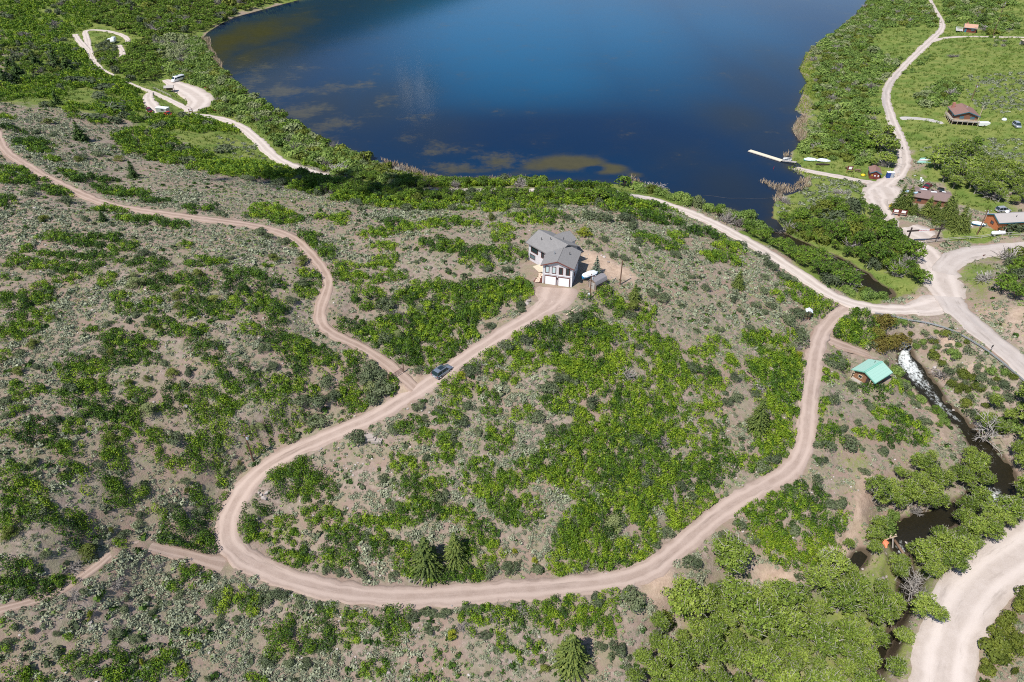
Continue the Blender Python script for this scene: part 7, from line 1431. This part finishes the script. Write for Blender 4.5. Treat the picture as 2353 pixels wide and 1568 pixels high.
# ------------------------------------------------------------------ cabins on the meadow
A, B = pt(2191, 287), pt(2243, 290); rz = yaw(A, B) - .06; p = (A + B) / 2; f_ = Vector((-math.sin(rz), math.cos(rz), 0))
t, ro = gable_house("brown_cabin", "two storey brown log cabin with teal trim and wraparound deck on the meadow", "cabin", Vector(p) + f_ * 1.4, rz, 8.6, 10.5, 3.6, 1.5, .6, "wood_siding", "brown_shingles", "teal_trim"); MB().box((0, 5.25, 5.3), (.35, 11.9, .06)).make("ridge_cap", "galvanised", ro)
MB().box((-3.6, 8.5, 4.6), (1.0, 1.0, 3.0)).make("chimney", "brick", ro); vent(ro, 1.0, 6.5, 4.9, .5, .12, "insulator_white")
for x in (-1.8, 2.2): window(t, (x, -.04, 2.75), 1.4, .8, 0, "teal_trim", "glass_blue")
MB().box((-.4, -.9, 1.55), (9.9, 1.9, .16)).box((-5.0, 4.2, 1.55), (1.5, 9.5, .16)).make("deck", "silver_wood", t)
m = MB()
for z in (1.95, 2.3, 2.6): m.box((-.4, -1.8, z), (9.9, .06, .12)); m.box((-5.7, 4.0, z), (.06, 10, .12))
for i in range(6): m.box((-5.3 + i * 1.98, -1.8, 1.3), (.14, .14, 2.7))
for i in range(5): m.box((-5.7, -.2 + i * 2.1, 1.3), (.14, .14, 2.7))
m.make("railing", "pale_wood", t); window(t, (-4.34, 3.5, 2.7), 1.6, 1.1, -math.pi / 2, "teal_trim", "glass_blue"); MB().box((0, -.05, .7), (8.0, .06, 1.3)).make("lower_wall", "black_log", t)
p = pt(2258.6, 290); t = thing("utility_trailer", "white box trailer on the meadow beside the brown cabin", "trailer", p, -.02); MB().box((0, 0, 1.0), (4.2, 1.9, 1.3)).make("body", "car_white", t, bevel=.05); MB().box((2.6, 0, .5), (1.2, .1, .1)).make("tow_bar", "galvanised", t)
for sg in (-1, 1): MB().lathe([(.33, -.1), (.33, .1)], 12, (0, 1, 0), (0, sg * .95, .33)).make("wheel", "rubber", t)
p = pt(2307, 277); solo(MB().lathe([(.9, 0), (1.0, .4), (.6, .9), (.1, 1.05)], 12), "water_tank", "tarp_white", p, 0, "round white tank among the sagebrush past the trailer", "tank", smooth=True)
A, B = pt(2213.8, 74), pt(2241, 76.5); rz = yaw(A, B); w_ = math.hypot(*(B - A)[:2]); t, ro = gable_house("orange_roofed_cabin", "small red cabin with a faded orange roof beside the side road", "cabin", (A + B) / 2, rz, w_, 7.5, 2.6, 1.3, .5, "red_siding", "orange_shingles", "teal_trim", 'x')
window(t, (w_ * .22, -.04, 1.5), 1.6, .9, 0, "teal_trim", "glass_blue"); MB().box((-w_ * .38, -.05, 1.0), (1.0, .1, 2.0)).make("door", "teal_trim", t); MB().box((-w_ / 2 - 2.2, 3.0, .5), (3.8, 6.5, .2)).make("deck", "concrete", t); m = MB()
for z in (1.0, 1.45): m.box((-w_ / 2 - 2.2, 6.2, z), (3.8, .06, .1)); m.box((-w_ / 2 - 4.0, 3.0, z), (.06, 6.4, .1))
for x, y in ((-4.0, 0), (-4.0, 3), (-4, 6.2), (-.5, 6.2)): m.box((-w_ / 2 + x, y, .9), (.12, .12, 1.2))
m.make("railing", "white_paint", t); MB().box((-2, 5.4, 3.9), (.7, .7, 1.2)).make("chimney", "brick", ro)
# lodge with tarp on a low roof behind the spruces
p = pt(2132, 470); rz = -.42; t = thing("lodge", "low brown roofed lodge with a pale tarp behind the tall spruces", "building", p, rz)
MB().box((0, 3.5, .9), (12.0, 8.0, 2.6)).make("wall", "wood_siding", t); m = MB(); m.quad((-6.5, -1.0, 2.25), (6.5, -1.0, 2.25), (6.5, 3.6, 3.1), (-6.5, 3.6, 3.1), .12).quad((-6.5, 8.0, 2.25), (6.5, 8.0, 2.25), (6.5, 3.6, 3.1), (-6.5, 3.6, 3.1), -.12); ro = m.make("roof", "flat_brown_roof", t)
for x in (-3, 0.5, 3): MB().box((x, -.52, 1.2), (1.2, .06, .9)).make("window", "glass_dark", t)
MB().add([(-8.8, 2.0, 2.3), (-4.4, .4, 2.95), (-1.5, 6.6, 2.9), (-8.8, 2.0, 2.25), (-4.4, .4, 2.9), (-1.5, 6.6, 2.85)], [(0, 1, 2), (5, 4, 3), (0, 3, 4, 1), (1, 4, 5, 2), (2, 5, 3, 0)]).make("tarp", "tarp_blue", t)
for x, y, w2, h2_ in ((-1.6, 5.4, 1.4, .7), (1.0, 3.9, 1.8, .9), (4.3, 6.6, 1.2, .7)): MB().box((x, y, 3.12 - abs(y - 3.6) * .19), (w2, h2_, .06), .2).make("tarp_scrap", "tarp_white", ro)
for i, (x, y) in enumerate(((-3.4, 2.2), (-.6, 6.4), (.7, 6.2), (3.2, 6.0))):
    q = Vector(p) + Vector((x * math.cos(rz) - y * math.sin(rz), x * math.sin(rz) + y * math.cos(rz), 3.05 - abs(y - 3.6) * .193 + .03)); m = MB(); n = 12; R1_, R2_ = .36, .13
    V = [((R1_ + R2_ * math.cos(b)) * math.cos(a), (R1_ + R2_ * math.cos(b)) * math.sin(a), R2_ * math.sin(b) + .1) for a in [6.2832 * k / n for k in range(n)] for b in [6.2832 * k / 6 for k in range(6)]]
    m.add(V, [(a * 6 + b, ((a + 1) % n) * 6 + b, ((a + 1) % n) * 6 + (b + 1) % 6, a * 6 + (b + 1) % 6) for a in range(n) for b in range(6)])
    solo(m, "old_tyre", "rubber", q, 0, ["black tyre on the lodge roof nearest the spruces", "westmost black tyre at the back edge of the lodge roof", "middle black tyre at the back edge of the lodge roof", "eastmost black tyre at the back edge of the lodge roof"][i], "tyre", "tyres holding the tarp down", True)
A = pt(2262, 534); A = np.array([*on_z(2264, 530, 2.2), 2.2]); Bq = on_z(2296, 520.5, 5.2); Rq = on_z(2264, 498.7, 5.2); p0 = np.array([(Bq[0] + Rq[0]) / 2, (Bq[1] + Rq[1]) / 2, 0]); rz = yaw(Rq, Bq); w_ = math.hypot(Bq[0] - Rq[0], Bq[1] - Rq[1]); gz = float(ground(p0[0], p0[1]))
t, ro = gable_house("rust_walled_building", "long rust walled building with a wide pale grey roof by the road", "building", (p0[0], p0[1], gz), rz, w_ - .8, 22, 2.8, 1.3, .4, "rust_siding", "pale_shingles", "teal_trim"); vent(ro, 1.5, 6, 3.9, .5); vent(ro, -1.2, 11, 3.9, .5); window(t, (.2, -.04, 1.6), 1.2, .8, 0, "dark_trim"); MB().lathe([(.1, 0), (.5, .15), (.55, .2)], 10, (.3, -.5, .8), (-w_ * .3, 5.5, 3.9)).make("satellite_dish", "insulator_white", ro)
p = pt(2292, 541); t = thing("propane_tank", "long white propane tank on the grass behind the rail fence", "tank", p, .05); MB().lathe([(.05, -2.2), (.45, -2.05), (.6, -1.75), (.6, 1.75), (.45, 2.05), (.05, 2.2)], 14, (1, 0, 0), (0, 0, .85)).make("tank", "white_paint", t, smooth=True); MB().lathe([(.18, 0), (.18, .25)], 10, org=(0, 0, 1.42)).make("valve_cap", "white_paint", t)
for x in (-1.2, 1.2): MB().box((x, 0, .2), (.3, 1.0, .6)).make("saddle", "concrete", t)
for i, (u, v, lab) in enumerate(((2227, 515, "white garden chair on the lawn, the one nearest the spruces"), (2231, 522, "white garden chair on the lawn beside the flat rock"), (2224, 529, "white garden chair closest to the rail fence"))):
    p = pt(u, v); t = thing("garden_chair", lab, "chair", p, i * 1.3, "white garden chairs"); MB().box((0, 0, .42), (.6, .6, .06)).make("seat", "white_paint", t); MB().box((0, .3, .75), (.6, .06, .65)).make("backrest", "white_paint", t)
    for x in (-.26, .26):
        for y in (-.26, .26): MB().box((x, y, .2), (.06, .06, .42)).make("leg", "white_paint", t)
for u, v, lab in ((2115, 415, "white stone topped post beside the dark red car"), (2118.5, 420, "white post standing closer to the dark red car")): p = pt(u, v); solo(MB().lathe([(.25, -.1), (.3, .5), (.2, .7), (.4, .75), (.4, 1.0), (.15, 1.1)], 10), "white_post", "white_paint", p, 0, lab, "post", "white posts on the lawn")
p = pt(2352, 104); t = thing("play_shelter", "small wooden shelter on posts at the meadow's edge", "shelter", p, .1); MB().quad((-2, -1.5, 2.4), (2, -1.5, 2.4), (2, 1.5, 2.7), (-2, 1.5, 2.7), .1).make("roof", "pale_wood", t); MB().box((0, 1.3, 1.0), (3.6, .1, 1.8)).make("wall", "silver_wood", t)
for x in (-1.8, 1.8): MB().box((x, -1.3, 1.1), (.14, .14, 2.6)).make("post", "log_brown", t)
# kiosk, picnic shelter in the campground
p = pt(391, 211); t = thing("kiosk", "open kiosk with a pale grey roof at the campground lot", "kiosk", p, .2); m = MB(); m.quad((-2.2, -1.6, 2.2), (2.2, -1.6, 2.2), (2.2, 0, 3.0), (-2.2, 0, 3.0), .08).quad((-2.2, 1.6, 2.2), (2.2, 1.6, 2.2), (2.2, 0, 3.0), (-2.2, 0, 3.0), -.08).make("roof", "pale_shingles", t); MB().box((0, 0, 1.4), (3.2, .12, 1.4)).make("board", "log_brown", t)
for x in (-1.8, 1.8):
    for y in (-1.2, 1.2): MB().box((x, y, 1.0), (.16, .16, 2.5)).make("post", "log_brown", t)
board("dark notice board where the campground lot meets the lakeside road", 440, 262, 1.6, 1.2, .3)
# timber frame and weir by the creek
p = pt(2040, 1248); t = thing("timber_frame", "broken pale timber frame at the creek bank beside the pool", "timber frame", p, .3)
MB().box((0, 0, 1.5), (.2, .2, 3.3), 0, .45, .25).make("leg", "pale_wood", t); MB().box((1.1, .2, 1.4), (.2, .2, 3.2), 0, .3, -.35).make("leg", "pale_wood", t); MB().box((.5, .5, 2.0), (2.6, .25, .18), .6, .1, .2).make("beam", "pale_wood", t); MB().box((.2, -.7, 1.0), (.18, .18, 2.4), 0, -.5, .1).make("leg", "silver_wood", t)
p = pt(2033, 1250); solo(MB().loft([[(x, -.6 + .3 * math.sin(x * 3), .05), (x, -.2, .45 + .2 * math.sin(x * 5)), (x, .5, .3), (x, .7, .02)] for x in (-.8, -.4, 0, .4, .8)]), "orange_netting", "orange_net", p, .5, "crumpled orange netting at the foot of the timber frame", "netting")
A = np.array(on_z(2055, 1239, -11.6) + (-11.6,)); B = np.array(on_z(2080, 1281, -11.9) + (-11.9,)); L = math.hypot(*(B - A)[:2]); solo(MB().tube((-L / 2 - .5, 0, 0), (L / 2 + .5, 0, .1), .3, .25, 8), "weir_log", "log_brown", (A + B) / 2, yaw(A, B), "dark log weir across the creek below the pool", "log", smooth=True)
for u, v, lab in ((848, 1004, "pale flat rock slab above the driveway, the smaller slab"), (866, 1014, "large pale flat rock slab beside the driveway"), (852, 1010, "pale flat rock slab half hidden between its neighbours")):
    p = pt(u, v); solo(MB().prism([(-1.1, -.5), (.8, -.7), (1.1, .3), (.2, .6), (-.9, .5)], -.2, .3), "rock_slab", "slab_rock", p, rng.random() * .6, lab, "rock", "flat rock slabs by the driveway")
# ------------------------------------------------------------------ labels of the plants and rocks: look, then what they stand nearest
MARKS = [("the grey house", 1275, 600), ("the barn roofed shed", 1370, 650), ("the blue-grey car", 1016, 858), ("the red ranch gate", 918, 858), ("the driveway hairpin", 520, 1235), ("the lone hillside pole", 578, 1040), ("the mint roofed cabin", 1998, 850), ("the outhouse", 1855, 725), ("the culvert", 2085, 790), ("the still pond", 1960, 628), ("the log gateway", 2115, 545), ("the red shed", 2010, 397), ("the boat dock", 1790, 365), ("the brown cabin", 2212, 270), ("the orange roofed cabin", 2226, 65), ("the passenger van", 409, 186), ("the white camper", 262, 95), ("the dirt track's bend", 735, 725), ("the flat rock slabs", 860, 1010), ("the worn path's end", 265, 1262), ("the twin spruces", 990, 1255), ("the pale juniper", 1409, 1205), ("the loop's lone spruce", 1737, 960), ("the roadside big spruce", 1300, 1480), ("the timber frame", 2040, 1245), ("the driveway's sandy fork", 1520, 1340), ("the spur track", 400, 1272), ("the lakeside road's end", 655, 372), ("the reed spit", 1790, 430), ("the tarp covered lodge", 2130, 455), ("the rust walled building", 2310, 505), ("the paved road bend", 2175, 680), ("the wide gravel road", 2240, 1360), ("the bare dead tree", 2260, 985), ("the dirt track's crest", 620, 525), ("the yellow juniper", 1342, 535), ("the log by the driveway", 1318, 714), ("the dirt track's far end", 20, 340), ("the lower left corner", 0, 1568), ("the lower edge", 1000, 1568), ("the left edge", 0, 900), ("the top left corner", 0, 0), ("the lower driveway", 1150, 1355), ("the driveway's upper straight", 1150, 770), ("the driveway's right bend", 1840, 1060), ("the dirt track's middle", 330, 485), ("the lake's outlet", 1760, 515), ("the campground lane", 300, 190), ("the left hillside's middle", 300, 900), ("the open hairpin slope", 450, 1080), ("the loop's middle", 1300, 1020), ("the loop's lower thicket", 1000, 1150), ("the lakeside slope", 1620, 570), ("the creek bend", 2130, 1200), ("the rapids", 2160, 930), ("the gravel junction", 2045, 440), ("the meadow pole", 2232, 220), ("the lake's left shore", 560, 215), ("the lake's near shore", 1150, 420), ("the lake's right shore", 1850, 250), ("the white sand bank", 1640, 1330), ("the far left woods", 150, 60), ("the crest outcrop", 560, 590)]
MX = np.array([(a, b) for _, a, b in MARKS], float); MW = at(MX[:, 0], MX[:, 1])
ORD = "closest second-closest third-closest fourth-closest fifth-closest sixth-closest seventh-closest eighth-closest ninth-closest tenth-closest eleventh-closest twelfth-closest thirteenth-closest fourteenth-closest fifteenth-closest sixteenth-closest seventeenth-closest eighteenth-closest nineteenth-closest twentieth-closest".split()
def size_word(d):
    r_ = (d['rx'] + d['ry']) / 2; k = d['kind']
    lo, hi = {"sage": (.42, .6), "rock": (.42, .62), "oak": (2.0, 3.6), "mahogany": (1.3, 2.2)}.get(k, (1.9, 2.8)); return "small" if r_ < lo else "large" if r_ > hi else "middling"
groups = {}
for o, d in THINGS:
    u, v, _ = project(*d['p']); di = np.hypot(MW[:, 0] - d['p'][0], MW[:, 1] - d['p'][1]); j = int(np.argmin(di)); du, dv = u - MX[j, 0], (v - MX[j, 1]) * 1.3
    rel = ("right of" if du > 0 else "left of") if abs(du) > abs(dv) else ("below" if dv > 0 else "above")
    if di[j] < 4: rel = "right beside"
    look, noun = LOOK[d['kind']]; sz = size_word(d)
    groups.setdefault((sz, look, noun, rel, MARKS[j][0]), []).append((float(di[j]), o, d))
for (sz, look, noun, rel, mk), L in groups.items():
    L.sort(key=lambda q: q[0])
    for i, (_, o, d) in enumerate(L):
        w = f"{sz} {look} {noun} {rel} {mk}".replace("small small", "small").replace("large small", "large").replace("middling small", "middling")
        if len(L) > 1: w += f", {ORD[i]}" if i < len(ORD) else ", beyond the twentieth"
        if len(L) > 21 and i >= 20: o["group"] = (o.get("group") or "shrubs") 
        o["label"] = w

# ------------------------------------------------------------------ clouds high above: one shades the near shore, one mirrors in the lake
paint("cloud_white", (.9, .9, .92), 1.0, spec=0)
def cloud(loc, sx, sy, sz, n, seed, rz=0.0):
    r_ = np.random.default_rng(seed); bm = bmesh.new()
    for i in range(n):
        a = r_.random() * 6.283; q = math.sqrt(r_.random()); m_ = bmesh.ops.create_icosphere(bm, subdivisions=2, radius=min(sx, sy) * r_.uniform(.18, .42) * (1.15 - .6 * q))
        d = Vector((math.cos(a) * q * sx, math.sin(a) * q * sy, r_.normal() * sz * .4))
        for v_ in m_["verts"]: v_.co += d
    me = bpy.data.meshes.new("cloud"); bm.to_mesh(me); bm.free(); o = link_mesh("cloud", me, "cloud_white"); shade_smooth(me); o.location = loc; o.rotation_euler = (0, 0, rz); o["kind"] = "structure"
T_ = pt(820, 432); hz_ = 420.0; k_ = hz_ / math.tan(SUN_EL); cloud((T_[0] + SUN_AZ[0] * k_, T_[1] + SUN_AZ[1] * k_, T_[2] + hz_), 36, 15, 10, 46, 3, -.12)
lx_, ly_ = on_z(962, 205, 0.0); d_ = Vector((float(lx_), float(ly_), 0)) - Vector((0, 0, CAM_H)); d_.z = -d_.z; d_.normalize()
p_ = Vector((float(lx_), float(ly_), 0)) + d_ * 2600; cloud(p_, 85, 60, 95, 34, 5)
